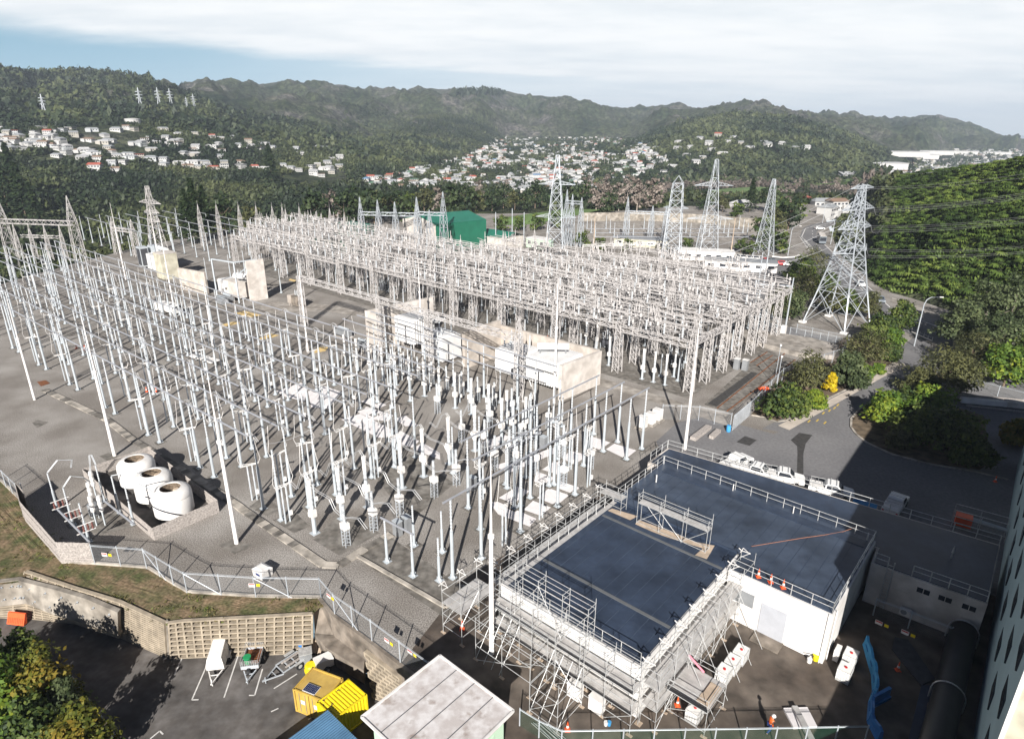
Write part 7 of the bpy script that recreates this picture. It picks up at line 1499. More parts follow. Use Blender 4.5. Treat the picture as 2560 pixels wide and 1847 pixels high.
# ------------------------------------------------------------------ vehicles
def car(label, p, rz, body='carwhite', kind='car', name='parked_car', group=None):
    t = thing(name, label, 'car' if kind == 'car' else kind, p, rz, group); L, W = (4.3, 1.75) if kind == 'car' else (5.2, 1.85)
    hood = .95; roof = 1.5 if kind == 'car' else 1.75
    if kind == 'car': pr = [(-2.1, .35), (-2.15, .8), (-1.95, .98), (-1.5, 1.35), (-1.1, roof), (.35, roof), (1.05, 1.0), (1.95, .85), (2.12, .6), (2.1, .35)]
    else: pr = [(-2.6, .45), (-2.6, 1.05), (-.75, 1.08), (-.72, 1.6), (-.55, roof), (.65, roof), (1.25, 1.15), (2.4, 1.0), (2.6, .75), (2.55, .45)]
    mb = MB(); n = len(pr); vs = []
    for s in (-1, 1):
        for x, z in pr: k = .86 if z > 1.2 else 1; vs.append((x, s * W / 2 * k, z))
    mb.add(vs, [tuple(range(n)), tuple(range(2 * n - 1, n - 1, -1))] + [(i, n + i, n + (i + 1) % n, (i + 1) % n) for i in range(n)]); mb.build('body', M[body], t)
    g = MB(); xs = [(x, z) for x, z in pr if z > .95]
    if kind == 'car': g.quad((1.07, -.7, 1.02), (1.07, .7, 1.02), (.42, .68, 1.47), (.42, -.68, 1.47)); g.quad((-1.97, .68, 1.0), (-1.97, -.68, 1.0), (-1.2, -.66, 1.46), (-1.2, .66, 1.46)); sx = [(-1.55, 1.05), (.85, 1.05), (.3, 1.42), (-1.15, 1.42)]
    else: g.quad((1.28, -.72, 1.18), (1.28, .72, 1.18), (.73, .7, 1.7), (.73, -.7, 1.7)); sx = [(-.6, 1.15), (1.05, 1.15), (.6, 1.66), (-.5, 1.66)]
    for s in (-1, 1): g.quad(*[(x, s * (W / 2 * (.99 if z < 1.2 else .88) + .012), z) for x, z in (sx if s < 0 else sx[::-1])])
    for v in range(len(g.v)): pass
    g.v = [(x + (.02 if x > 0 else -.02), y, z + .015) for x, y, z in g.v]; g.build('window', M['glass'], t)
    if kind == 'ute':
        MB().boxz((-1.65, 0, 1.09), (1.8, 1.6, .04)).build('tray', M['dark'] if body != 'carwhite' else M['white'], t); mb = MB()
        for x in (-2.4, -1.6, -.85, -.2, .5): mb.bar((x, -.85, 1.86 if x > -.7 else 1.6), (x, .85, 1.86 if x > -.7 else 1.6), .05)
        for s in (-1, 1): mb.bar((-2.5, s * .8, 1.6), (-.8, s * .8, 1.6), .05); mb.bar((-2.4, s * .8, 1.05), (-2.4, s * .8, 1.6), .05)
        mb.build('ladder_rack', M['scaf'], t)
    for x in ((1.35, -1.35) if kind == 'car' else (1.65, -1.6)):
        for s in (-1, 1): mb = MB(); mb.tube([(x, s * (W / 2 - .18), .32), (x, s * (W / 2 + .01), .32)], .33, 12); w = mb.build('wheel', M['dark'], t)
    for s in (-1, 1): MB().box((pr[-2][0] - .02, s * W * .36, .72), (.06, .3, .14)).build('headlight', M['insul'], t); MB().box((pr[1][0] + .0, s * W * .4, .8), (.05, .22, .14)).build('tail_light', M['red'], t)
    return t
rzw = face_dir(AB(-33, 68.6), AB(1.8, 72.3))
car('white ute with a ladder rack parked nearest the white mast', c4(118, 345), rzw + R(70), 'carwhite', 'ute'); car('white ute parked second from the white mast, its bonnet half hidden by the roof', c4(268, 415), rzw + R(0), 'carwhite', 'ute'); car('white ute parked third from the white mast', c4(465, 455), rzw + R(12), 'carwhite', 'ute'); car('white ute parked where the shadow edge begins', c4(822, 555), rzw + R(8), 'carwhite', 'ute'); car('white double-cab ute standing in the deep shade', c4(1300, 660), rzw + R(82), 'carwhite', 'ute')
t = thing('gas_rack', 'pale blue cylinders in a rack by the strip roof in the shade', 'rack', c4(1070, 660), rzw); [MB().tube([(-1.3, .35 * k, .5), (1.3, .35 * k, .5)], .16, 8).build('cylinder', M['lblue'], t, True) for k in range(3)]; MB().boxz((0, .35, 0), (2.8, 1.2, .3)).build('rack_base', M['grey'], t)
t = thing('roller', 'orange machine inside a scaffold frame at the end of the strip roof', 'machine', c4(1800, 800), rzw); MB().boxz((0, 0, .4), (1.6, 1.2, 1.2)).build('body', M['orange'], t); mb = MB()
for x in (-1, 1.5, 4):
    for y in (-.8, .8): mb.bar((x, y, 0), (x, y, 2.4), .06)
for z in (.8, 1.6, 2.4):
    for y in (-.8, .8): mb.bar((-1, y, z), (4, y, z), .06)
mb.build('frame', M['scaf'], t); MB().tube([(.8, 0, 1.4), (4, 0, 1.2)], .25, 8).build('pipe', M['pole'], t)
ra = lambda a, b: face_dir(zt(*a), zt(*b))
car('dark grey car driving on the road below the bush hill', zt(790, 988), ra((690, 880), (860, 1040)), 'cargrey', name='car'); car('white car on the road behind the big lattice tower', zt(660, 882), ra((600, 820), (740, 950)), 'carwhite', name='car'); car('silver car by the low road railing', zt(822, 1118), ra((740, 1060), (900, 1140)) + math.pi, 'carwhite', name='car'); car('black car on the road left of the big lattice tower', zt(442, 702), ra((400, 640), (470, 730)), 'carblack', name='car'); car('white car far along the road at the bend', zt(392, 512), ra((360, 500), (420, 500)), name='car'); car('blue-grey car at the farthest visible end of the road', zt(535, 475), 0, 'cargrey', name='car')
car('red car parked by the site office', zt(150, 748), R(-20), 'red'); car('white car parked beside the red car', zt(193, 752), R(-10)); car('dark red car parked at the end of the office row', zt(38, 730), R(-70), 'red'); car('blue-grey car next to the dark red car', zt(76, 732), R(-70), 'cargrey')
for j, (x, y) in enumerate(((400, 125), (445, 130), (485, 132), (525, 135), (20, 80), (55, 85))): car('white car in the staff row behind the site office, %s from the left' % ORD[(j + 2) % 6], z6(x, y), R(-75), 'carwhite', group='white staff cars')
for j, (x, y) in enumerate(((340, 1180 - 600), (385, 1240 - 600))): pass
t = thing('bus', 'dark green bus driving towards the camera on the curving road', 'bus', zt(402, 598), ra((380, 545), (425, 615))); MB().boxz((0, 0, .5), (10.5, 2.5, 2.7)).build('body', M['cargrey'], t); MB().box((5.27, 0, 2.1), (.05, 2.2, 1.4)).build('windscreen', M['glass'], t); mb = MB(); [mb.box((-4 + 1.6 * k, s * 1.26, 2.2), (1.35, .04, 1.0)) for k in range(6) for s in (-1, 1)]; mb.build('side_window', M['glass'], t); MB().boxz((0, 0, 3.2), (9.8, 2.2, .15)).build('roof', M['bone'], t); [wheel_part(t, (x, s * 1.15, .5), .5, .3) for x in (-3.3, 3.5) for s in (-1, 1)]
t = thing('steel_stack', 'stack of white steel sections and timber on the lot below the gum trees', 'material stack', z6(2090, 1100), R(-14)); mb = MB(); mb.boxz((-2, 0, .3), (7, 1.0, .8)); mb.build('section', M['white'], t); MB().boxz((3.4, .2, .3), (4.5, 1.6, .9)).build('section', M['bone'], t); mb = MB(); [mb.boxz((-.5, 2.0 + .5 * k, .1), (12, .35, .5)) for k in range(3)]; mb.bar((-5, -1.2, .2), (4, -1.6, .2), .4, .2); mb.build('timber', M['wood'], t)
for j, (x, y) in enumerate(((555, 980), (1990, 1180))): pass
t = thing('orange_tarp', 'orange tarpaulin over a low load by the yard fence', 'tarp', z6(552, 985)); MB().add([(-.9, -.6, 0), (.9, -.6, 0), (.9, .6, 0), (-.9, .6, 0), (-.6, -.2, .6), (.6, -.1, .7)], [(0, 1, 5, 4), (1, 2, 5), (2, 3, 4, 5), (3, 0, 4)]).build('cover', M['orange'], t)
t = thing('oil_plant', 'pale steel plant with insulators at the corner of the concrete platform', 'switchgear', z6(570, 600), rot); mb = MB()
for x in (-2.5, 0, 2.5):
    for y in (-1, 1): mb.bar((x, y, 0), (x, y, 3.2), .16)
for z in (1.6, 3.2): [mb.bar((-2.7, y, z), (2.7, y, z), .14) for y in (-1, 1)]
mb.build('frame', M['pole'], t); bushings(t, [(-2 + k * .9, 0, 3.2) for k in range(5)], 1.0); MB().boxz((3.8, -.5, 0), (1.0, 1.0, 2.2)).build('cabinet', M['white'], t)
# ------------------------------------------------------------------ near trees and shrubs, each a thing
TR = [  # survey fn, x, y, height, width, leaf, label, kind
 (z6, 690, 1180, 4.6, 7.0, 'leaf_mid', 'rounded dark shrub with bare stems at the hedge end by the yard gate', 'shrub'),
 (z6, 880, 1105, 3.2, 5.5, 'leaf_bright', 'bright green low shrub beside the footpath next to the yellow bush', 'shrub'),
 (z6, 830, 985, 5.6, 7.4, 'leaf_olive', 'large brown-green shrub in the hedge by the rail slab', 'shrub'),
 (z6, 980, 1005, 3.2, 1.9, 'leaf_yellow', 'yellow-flowering bush in the hedge', 'bush'),
 (z6, 1085, 975, 5.0, 6.4, 'leaf_gum', 'greyish twiggy shrub right of the yellow bush', 'shrub'),
 (z6, 1185, 925, 3.4, 5.2, 'leaf_bright', 'light green shrub at the kerb right of the twiggy shrub', 'shrub'),
 (z6, 1225, 815, 5.2, 8.6, 'leaf_olive', 'broad olive shrub below the tower pad', 'shrub'),
 (z6, 1300, 690, 5.2, 7.0, 'leaf_mid', 'dark shrub touching the right corner of the tower pad', 'shrub'),
 (z6, 1385, 720, 3.6, 4.2, 'leaf_bright', 'light green shrub at the top of the footpath', 'shrub'),
 (z6, 1300, 885, 2.4, 3.0, 'leaf_bright', 'small bright shrub by the footpath kerb', 'shrub'),
 (z6, 1380, 800, 3.0, 4.0, 'leaf_mid', 'small dark shrub where the footpath meets the driveway', 'shrub'),
 (z6, 640, 520, 6.0, 7.5, 'leaf_olive', 'olive tree left of the two-legged pole', 'tree'), (z6, 720, 525, 6.0, 7.5, 'leaf_gum', 'rounded olive-grey tree behind the two-legged pole', 'tree'),
 (z6, 800, 430, 8.0, 8.5, 'leaf_olive', 'tall olive tree left of the big lattice tower', 'tree'), (z6, 770, 310, 8.0, 8, 'leaf_mid', 'dark tree at the lane bend beside the staff car park', 'tree'),
 (z6, 860, 250, 8, 8.5, 'leaf_olive', 'brownish tree by the road left of the big lattice tower', 'tree'), (z6, 940, 400, 7, 7, 'leaf_mid', 'mid-green tree seen through the left legs of the big tower', 'tree'), (z6, 1000, 490, 6, 6, 'leaf_olive', 'dark tree seen through the middle of the big tower', 'tree'),
 (z6, 1100, 500, 6, 6, 'leaf_mid', 'dark tree seen through the right legs of the big tower', 'tree'), (z6, 1235, 525, 7, 5.6, 'leaf_olive', 'dark rounded tree right of the big lattice tower', 'tree'), (z6, 1440, 610, 7.5, 7.2, 'leaf_mid', 'dark rounded tree standing between the road and the driveway', 'tree'),
 (z6, 1800, 720, 9, 8.5, 'leaf_gum', 'grey-green gum tree nearest the street lamp', 'tree'), (z6, 1960, 690, 12, 10.5, 'leaf_gum', 'largest grey-green gum tree above the driveway', 'tree'), (z6, 2120, 700, 14, 12, 'leaf_gum', 'tall gum tree second from the right edge', 'tree'), (z6, 2290, 700, 15, 12, 'leaf_gum', 'gum tree at the right edge of the picture', 'tree'),
 (z6, 2040, 850, 9, 9, 'leaf_gum', 'smaller gum tree with pale branches over the fence', 'tree'), (z6, 1890, 880, 7, 8, 'leaf_olive', 'dark small tree under the gums', 'tree'), (z6, 2130, 970, 6.5, 7.5, 'leaf_bright', 'fresh green small tree behind the mesh fence', 'tree'), (z6, 2270, 900, 8, 8, 'leaf_mid', 'dark tree at the right edge behind the mesh fence', 'tree'),
 (z6, 1690, 1010, 7.0, 9.5, 'leaf_olive', 'broad wispy olive tree right of the driveway', 'tree'), (z6, 1840, 1030, 5.6, 7, 'leaf_olive', 'brown-green feathery tree by the parked timber', 'tree'), (z6, 1560, 1020, 4, 5, 'leaf_olive', 'low wispy shrub at the driveway edge', 'shrub'),
 (z6, 1330, 1215, 5.0, 6.4, 'leaf_bright', 'yellow-green tree at the tip of the kerbed island', 'tree'), (z6, 1480, 1200, 5.2, 7, 'leaf_mid', 'green tree in the middle of the kerbed island', 'tree'), (z6, 1610, 1230, 6.2, 7.5, 'leaf_bright', 'sunlit yellow-green tree on the kerbed island', 'tree'),
 (c4, 1480, 170, 5.2, 8, 'leaf_mid', 'dark tree in the shade at the middle of the island', 'tree'), (c4, 1700, 230, 5.5, 9, 'leaf_mid', 'dark tree in the shade at the right end of the island', 'tree'), (c4, 1850, 330, 4, 6, 'leaf_mid', 'low dark shrub at the shaded kerb end', 'shrub'), (c4, 1330, 210, 3, 4.5, 'leaf_olive', 'low dark shrub near the island kerb curve', 'shrub'), (c4, 2190, 190, 4, 4.5, 'leaf_gold', 'golden shrub near the top of the tall block', 'shrub'),
 (c5, 60, 1490, 7.5, 7.0, 'leaf_bright', 'green leafy tree at the bottom left edge', 'tree'), (c5, -60, 1200, 7.0, 6.0, 'leaf_mid', 'dark green tree cut by the left edge', 'tree'), (c5, 230, 1000, 5.0, 4.6, 'leaf_mid', 'dark green tree behind the golden tree', 'tree'),
 (c5, 410, 1340, 6.8, 5.8, 'leaf_gold', 'large golden-brown tree beside the driveway at bottom left', 'tree'), (c5, 590, 1400, 4.6, 4.0, 'leaf_gum', 'wispy grey-green shrub between the two golden trees', 'shrub'), (c5, 800, 1720, 5.8, 5.0, 'leaf_gold', 'yellow-green tree at the bottom edge near the bay lines', 'tree'), (c5, 300, 1640, 5.0, 5.4, 'leaf_mid', 'dark tree above the grey shed roof', 'tree'),
]
for i, (k, x, y, h, w, lf, lb, kd) in enumerate(TR):
    zz = -4 if k is c5 else 0; p = k(x, y, zz); near = 3000 if lf != 'leaf_gum' else 5200; k_ = 1.0 if k in (c5, c4) or i in (18, 19, 20, 32, 33, 34) else .8 if i in (1, 5, 9) else 1.15; h *= k_; w *= k_
    tree({'tree': 'leafy_tree', 'shrub': 'garden_shrub', 'bush': 'flowering_bush'}[kd], lb, p, h, w, lf, 40 + i, n=near, leaf=.5 if k is not c5 else .36, bark='palebark' if lf == 'leaf_gum' else 'bark', low=.02 if kd != 'tree' else .10, pointed=(lf in ('leaf_olive',)), nblob=10)
MBf = thing('hand_rail', 'dark handrail along the driveway between the trees and the car park', 'handrail', c5(640, 960, -4)); a, b = c5(640, 960, -3.0) - MBf.location, c5(1040, 1500, -3.0) - MBf.location
MB().tube([a, b], .05, 5).build('rail', M['tower'], MBf); pm = MB().tube([(0, 0, -1), (0, 0, 0)], .04, 5).mesh('post', M['tower']); [link('post', pm, MBf, a.lerp(b, k / 7)) for k in range(8)]
# ------------------------------------------------------------------ bush hill on the right (a mass nobody could count)
g = np.random.default_rng(21)
def polar_pts(n, az0, az1, r0, r1, keep=None):
    az = g.uniform(R(az0), R(az1), n); r = np.sqrt(g.uniform(r0 ** 2, r1 ** 2, n)); z = height_polar(az, r); p = np.stack([r * np.sin(az), r * np.cos(az), z], 1)
    if keep is not None: k = keep(az, r, p); p = p[k]
    return p
def layer_r(i, az): return np.interp(az, TAZ, LR[i + 1])
pts = polar_pts(52000, 27.5, 49, 100, 470, lambda az, r, p: (r > layer_r(0, az) + 3) & (r < layer_r(2, az) + 25) & (az > R(29.3) - 0 * r))
fern_t = []
for s in range(3):                                    # tree-fern crowns: arching fronds
    q = []; gg = np.random.default_rng(60 + s)
    for k in range(15):
        a = 6.283 * k / 15 + gg.uniform(-.15, .15); d = np.array([math.cos(a), math.sin(a), 0]); n_ = np.array([-math.sin(a), math.cos(a), 0]); L = gg.uniform(.85, 1.15)
        for (t0, t1, z0, z1, w0, w1) in ((.05, .5, .75, .98, .05, .13), (.5, 1.0, .98, .62, .13, .03)): q.append([d * t0 * L - n_ * w0 + [0, 0, z0], d * t0 * L + n_ * w0 + [0, 0, z0], d * t1 * L + n_ * w1 + [0, 0, z1], d * t1 * L - n_ * w1 + [0, 0, z1]])
    fern_t.append(np.array(q))
bt = [leaf_template(25, 70 + i, .62, .85, .6, .5, i % 2 == 0) for i in range(4)]
nz = fbm(pts[:, 0] * .03, pts[:, 1] * .03); tint = np.clip(.5 + nz * 1.3 + g.normal(size=len(pts)) * .16, 0, 1)
isf = g.random(len(pts)) < .13
o = link('hill_bush', scatter_mesh('hill_bush', pts[~isf], g.uniform(.65, 1.6, (~isf).sum()) * (1 + .6 * nz[~isf]), bt, M['fern'], tint[~isf])); o['kind'] = 'stuff'
o = link('hill_ferns', scatter_mesh('hill_ferns', pts[isf] + [0, 0, .8], g.uniform(1.0, 1.9, isf.sum()), fern_t, M['fern'], np.clip(tint[isf] - .02, 0, 1))); o['kind'] = 'stuff'
# ------------------------------------------------------------------ houses
WALLC = {'white': (.47, .46, .445), 'cream': (.38, .355, .31), 'grey': (.42, .43, .43)}
ROOFC = {'grey': (.27, .28, .29), 'pale': (.36, .36, .365), 'red': (.36, .10, .07), 'brown': (.22, .15, .11), 'white': (.46, .455, .45), 'green': (.10, .19, .13), 'blue': (.12, .2, .32)}
HW = {k: mat('house_wall_' + k, c, .8, .04, .2) for k, c in WALLC.items()}; HR = {k: mat('house_roof_' + k, c, .7, .08, .3) for k, c in ROOFC.items()}
hmesh = {}
def house_mesh(wc, rc, v):
    key = (wc, rc, v)
    if key not in hmesh:
        L, W, H, rh = ((13, 8, 3.2, 1.9), (11, 8.5, 5.4, 1.7), (16, 7.5, 3.0, 1.6), (10, 9, 4.6, .35))[v]; mb = MB(); mb.boxz((0, 0, -2), (L, W, H + 2))
        if v == 1: mb.boxz((L * .3, -W * .55, -2), (L * .4, 3, H * .55 + 2))
        if v == 2: mb.boxz((-L * .25, -W * .6, -2), (6, W * .6, H + 2))
        mb.mat(1); e = .5
        if v == 3: mb.boxz((0, 0, H), (L + .8, W + .8, .3))
        else:
            hip = 1.8 if v != 1 else 0; mb.add([(-L / 2 - e, -W / 2 - e, H - .1), (L / 2 + e, -W / 2 - e, H - .1), (L / 2 + e, W / 2 + e, H - .1), (-L / 2 - e, W / 2 + e, H - .1), (-L / 2 + hip, 0, H + rh), (L / 2 - hip, 0, H + rh)], [(0, 1, 5, 4), (2, 3, 4, 5), (3, 0, 4), (1, 2, 5), (3, 2, 1, 0)])
        mb.mat(2); 
        for k in range(4):
            for z in ((1.5,) if H < 4 else (1.3, 3.9)): mb.box((-L * .36 + L * .24 * k, -W / 2 - (.0 if v != 2 else 0) - .03, z), (1.7, .06, 1.1)); mb.box((L / 2 + .03, -W * .3 + W * .2 * k, z), (.06, 1.0, 1.0))
        hmesh[key] = mb.mesh('house', [HW[wc], HR[rc], M['glass']])
    return hmesh[key]
hp = []
def house(p, wc, rc, v, label, group, rz, s=1.0):
    o = link('house', house_mesh(wc, rc, v), None, (p.x, p.y, p.z + .4), rz); o.scale = (s, s, s); hp.append((p.x, p.y)); return tag(o, label, 'house', group)
gr = random.Random(17)
hc = lambda x, y: (x / 2.637, 150 + y / 2.637)
UPR = [(15, 510), (20, 545), (40, 570), (130, 510), (100, 545), (280, 457), (320, 487), (370, 475), (470, 462), (490, 500), (310, 520), (355, 515), (250, 540), (190, 560), (245, 565), (330, 572), (395, 588), (445, 595), (530, 605), (610, 465), (770, 465), (835, 455), (885, 460), (605, 605), (630, 625), (540, 648), (650, 662), (585, 640), (75, 590), (-20, 560), (150, 590), (420, 470), (690, 500), (560, 600), (5, 575)]
MIDR = [(775, 638), (865, 645), (925, 645), (1000, 658), (1085, 665), (1085, 693), (820, 680), (740, 690), (770, 737), (960, 535), (935, 560), (1030, 550), (1100, 525), (1095, 558), (1185, 545), (1170, 565), (1075, 457), (1180, 490), (1300, 495), (1400, 512), (1450, 520), (1520, 512), (1440, 563), (1640, 545), (1630, 570), (1710, 550), (1755, 553), (1715, 590), (1795, 580), (1955, 590), (2100, 580), (2150, 580)]
LOWR = [(1180, 680), (1270, 683), (1340, 683), (1300, 710), (1410, 712), (1480, 685), (1480, 710), (1590, 710), (1680, 708), (1750, 720), (1865, 697), (1970, 730), (2050, 712), (2095, 700), (2160, 690), (2120, 765), (2190, 742), (2240, 712), (2240, 650), (2070, 755), (2225, 670), (1920, 715), (1240, 705), (1360, 700), (2180, 655), (2140, 720)]
def put_row(L, where, group):
    for x, y in L:
        p = hit(*hc(x, y + 8))
        if p is None: continue
        wc = gr.choices(['white', 'cream', 'grey'], [7, 2, 1])[0]; rc = gr.choices(['grey', 'pale', 'white', 'brown', 'red'], [4, 3, 3, 1.5, .4])[0]; v = gr.randrange(4)
        house(p, wc, rc, v, '%s house with a %s %sroof %s' % (wc, rc, 'flat ' if v == 3 else '', where), group, gr.uniform(-.6, .6), gr.uniform(.68, .9))
put_row(UPR, 'on the upper left hillside', 'houses on the upper left hillside'); put_row(MIDR, 'on the middle hillside terrace', 'houses on the middle terrace'); put_row(LOWR, 'in the lowest hillside street', 'houses in the lowest hillside street')
XTRA = []
while len(XTRA) < 36:
    x = gr.uniform(-20, 2250); y = np.interp(x, [0, 600, 1100, 1700, 2250], [470, 500, 500, 545, 590]) + gr.uniform(0, np.interp(x, [0, 600, 1100, 2250], [130, 200, 190, 170]))
    if all((x - u) ** 2 + 4 * (y - v) ** 2 > 900 for u, v in XTRA + UPR + MIDR + LOWR): XTRA.append((x, y))
put_row(XTRA, 'alone among hillside trees', 'scattered hillside houses')
p = hit(*hc(635, 735)); house(p, 'white', 'red', 1, 'white house with a bright red roof standing below the others on the left hillside', None, .2)
SPUR = [(1590, 305), (1610, 318), (1640, 322), (1575, 335), (1600, 345), (1700, 325), (1730, 322), (1785, 332), (1550, 310), (1660, 330), (1530, 330), (1500, 335), (1480, 350), (1440, 345), (1465, 365), (1520, 350), (1555, 355), (1410, 350), (1440, 375), (1400, 375), (1470, 385), (1370, 380), (1490, 372), (1540, 365), (1505, 318), (1570, 322), (1455, 330), (1385, 362), (1420, 390), (1625, 308), (1760, 330), (1690, 318)]
for x, y in SPUR:
    p = hit(x * KD, y * KD)
    if p is None: continue
    wc = gr.choices(['white', 'cream'], [5, 2])[0]; rc = gr.choices(['grey', 'pale', 'white', 'red'], [3, 3, 3, 1])[0]; v = gr.randrange(4); house(p, wc, rc, v, '%s house with a %s %sroof on the wooded right spur' % (wc, rc, 'flat ' if v == 3 else ''), 'houses on the right spur', gr.uniform(-.6, .6), gr.uniform(.85, 1.15))
TOWN = [(800, 402), (870, 390), (950, 368), (1030, 345), (1085, 322), (1085, 308), (1250, 306), (1450, 306), (1440, 335), (1480, 360), (1390, 400), (1300, 428), (1180, 432), (1080, 415), (1000, 424), (900, 424), (830, 415)]
def inside(x, y, poly_):
    c = False; j = len(poly_) - 1
    for i in range(len(poly_)):
        if (poly_[i][1] > y) != (poly_[j][1] > y) and x < (poly_[j][0] - poly_[i][0]) * (y - poly_[i][1]) / (poly_[j][1] - poly_[i][1]) + poly_[i][0]: c = not c
        j = i
    return c
tp = []; tries = 0
while len(tp) < 900 and tries < 16000:
    tries += 1; x, y = gr.uniform(800, 1480), gr.uniform(305, 432)
    if not inside(x, y, TOWN): continue
    if float(fbm(np.array([x * .03]), np.array([y * .06]), 3)[0]) > .13: continue      # parks and tree belts
    p = hit(x * KD, y * KD)
    if p is None or any((p.x - q.x) ** 2 + (p.y - q.y) ** 2 < 140 for q in tp): continue
    tp.append(p)
tp.sort(key=lambda p: p.y); far_v, far_f, far_m = [], [], []
LEFTN = 296 - len(hp)
rest = {}
for i, p in enumerate(tp):
    wc = gr.choices(['white', 'cream', 'grey'], [7, 2, .6])[0]; rc = gr.choices(['grey', 'pale', 'white', 'brown', 'red', 'green', 'blue'], [6, 4, 2.5, 2.5, 1.4, .5, .5])[0]; v = gr.randrange(4); rz = gr.choice((0, .3, 1.57)) + gr.uniform(-.15, .15); s = gr.uniform(.62, .88)
    if i < LEFTN: house(p, wc, rc, v, '%s house with a %s %sroof in the valley town' % (wc, rc, 'flat ' if v == 3 else ''), 'houses in the valley town', rz, s)
    else: rest.setdefault((wc if wc != 'grey' else 'white', rc), []).append((p, v, rz, s)); hp.append((p.x, p.y))
for x in range(900):                                          # the plain by the bay
    az, r = R(gr.uniform(26.5, 39)), math.sqrt(gr.uniform(1250 ** 2, 3300 ** 2)); z = float(height_polar(az, r))
    if z < -30: rest.setdefault((gr.choice(('white', 'cream')), gr.choice(('pale', 'white', 'grey', 'white', 'brown'))), []).append((Vector((r * math.sin(az), r * math.cos(az), z)), gr.randrange(4), gr.uniform(0, 3), gr.uniform(.8, 1.45)))
big = MB(); mats_ = [HW['white'], HW['cream']] + list(HR.values()); ki = {k: i + 2 for i, k in enumerate(HR)}
for (wc, rc), L in rest.items():
    for p, v, rz, s in L:
        me = house_mesh(wc, rc, v); cr_, sr_ = math.cos(rz) * s, math.sin(rz) * s
        off = len(big.v); big.v += [(p.x + q.co.x * cr_ - q.co.y * sr_, p.y + q.co.x * sr_ + q.co.y * cr_, p.z + q.co.z * s) for q in me.vertices]
        for f in me.polygons: big.f.append([i + off for i in f.vertices]); big.m.append((0 if wc == 'white' else 1) if f.material_index == 0 else ki[rc] if f.material_index == 1 else ki['grey'])
o = big.build('distant_houses', mats_); o['kind'] = 'stuff'
for j, (x, y, l) in enumerate(((1985, 345, 120), (2040, 341, 160), (2120, 341, 110), (2030, 350, 90), (2200, 343, 90), (1960, 372, 60))):
    p = hit(x * KD, y * KD, 900)
    if p: t = thing('warehouse', 'long white warehouse on the plain by the bay, %s of six from the hills' % ORD[j], 'warehouse', p, R(-8), 'warehouses on the plain'); MB().boxz((0, 0, -2), (l, 45, 11)).build('wall', HW['white'], t); MB().boxz((0, 0, 9.003), (l + 2, 47, .6)).build('roof', HR['white'], t)
p = hit(2110 * 0 + 1890 * KD, 396 * KD, 600); t = thing('hall', 'white hall with a curved pale roof on the river flat', 'hall', p, R(10)); MB().boxz((0, 0, -1), (48, 22, 7)).build('wall', HW['white'], t); MB().add([(-25, -12, 6), (25, -12, 6), (25, 0, 9.5), (-25, 0, 9.5), (25, 12, 6), (-25, 12, 6)], [(0, 1, 2, 3), (3, 2, 4, 5)]).build('roof', HR['pale'], t)
for j, (x, y, w_, rcx) in enumerate(((1820, 458, 14, 'grey'), (1850, 466, 16, 'brown'), (1730, 475, 12, 'white'), (1640, 462, 10, 'white'), (1830, 480, 12, 'grey'), (1780, 450, 12, 'red'))):
    p = hit(x * KD, y * KD, 300)
    if p: house(p, 'white', rcx, j % 3, 'white house with a %s roof %s' % (rcx, ('in trees beyond the road bend', 'nearest the bush hill beyond the road bend', 'behind the narrow tapering tower', 'at the end of the noise wall', 'by the far road bend', 'at the back of the river flat')[j]), None, .2 * j, .9)
t = thing('water_tank', 'round white water tank above the upper hillside houses', 'water tank', hit(*hc(880, 430))); MB().lathe([(9, -2), (9, 6), (9.3, 6), (9.3, 6.6), (3, 7.4), (.1, 7.5)], (0, 0, 0), 20).build('shell', HW['white'], t)
# far pylons on the ridge
pyl = Proto(tower('pylon', 'far pylon', (0, 0, 0), 0, [(0, 8), (12, 5), (22, 3), (32, 2), (42, 1)], [(22, 6, 1.5), (28, 7, 1.5), (34, 6, 1.5)], .6, .32, 'tower', None, None, False))
for j, (x, y, s, lb) in enumerate(((298, 368, .62, 'lone pylon far left against the dark hill'), (932, 330, .75, 'widest pylon on the ridge, above the orange scar'), (1055, 320, .75, 'second pylon along the ridge, right of the widest'), (1133, 317, .72, 'third pylon along the ridge'), (1237, 332, .5, 'shortest pylon on the ridge'), (1285, 332, .62, 'last pylon on the ridge, at the right'))):
    p = hit(*hc(x, y), 900)
    if p: pyl.put(p, .4, lb, None, s)
# ------------------------------------------------------------------ far woods (masses) and single trees in the valley
hxy = np.array(hp); _n = hxy / np.linalg.norm(hxy, axis=1)[:, None]; hxy = np.concatenate([hxy, hxy - _n * 9])
def clear(az, r, p, d=9):
    k = np.ones(len(p), bool)
    for i in range(0, len(p), 4000):
        D2 = ((p[i:i + 4000, None, :2] - hxy[None]) ** 2).sum(-1).min(1); k[i:i + 4000] = D2 > d * d
    return k
ft = [leaf_template(20, 90 + i, .7, 1.0, .62, .45) for i in range(5)]; fb = [leaf_template(11, 96 + i, 1.0, .95, .6, .5) for i in range(4)]
def wood(name, n, az0, az1, r0, r1, s0, s1, temps, keep=None, m='forest', tb=.45, hs=None, freq=.012):
    p = polar_pts(n, az0, az1, r0, r1, keep); nz = fbm(p[:, 0] * freq, p[:, 1] * freq); n3 = fbm(p[:, 0] * freq * 4, p[:, 1] * freq * 4); t = np.clip(tb + nz * 1.9 + n3 * .8 + g.normal(size=len(p)) * .12, 0, 1)
    sz = g.uniform(s0, s1, len(p)) * (1 - .5 * nz); p = p + np.stack([0 * sz, 0 * sz, sz * .25], 1)
    o = link(name, scatter_mesh(name, p, sz, temps, M[m], t, np.where(g.random(len(p)) < .12, 1.8, 1.0) if hs is None else hs)); o['kind'] = 'stuff'; return o
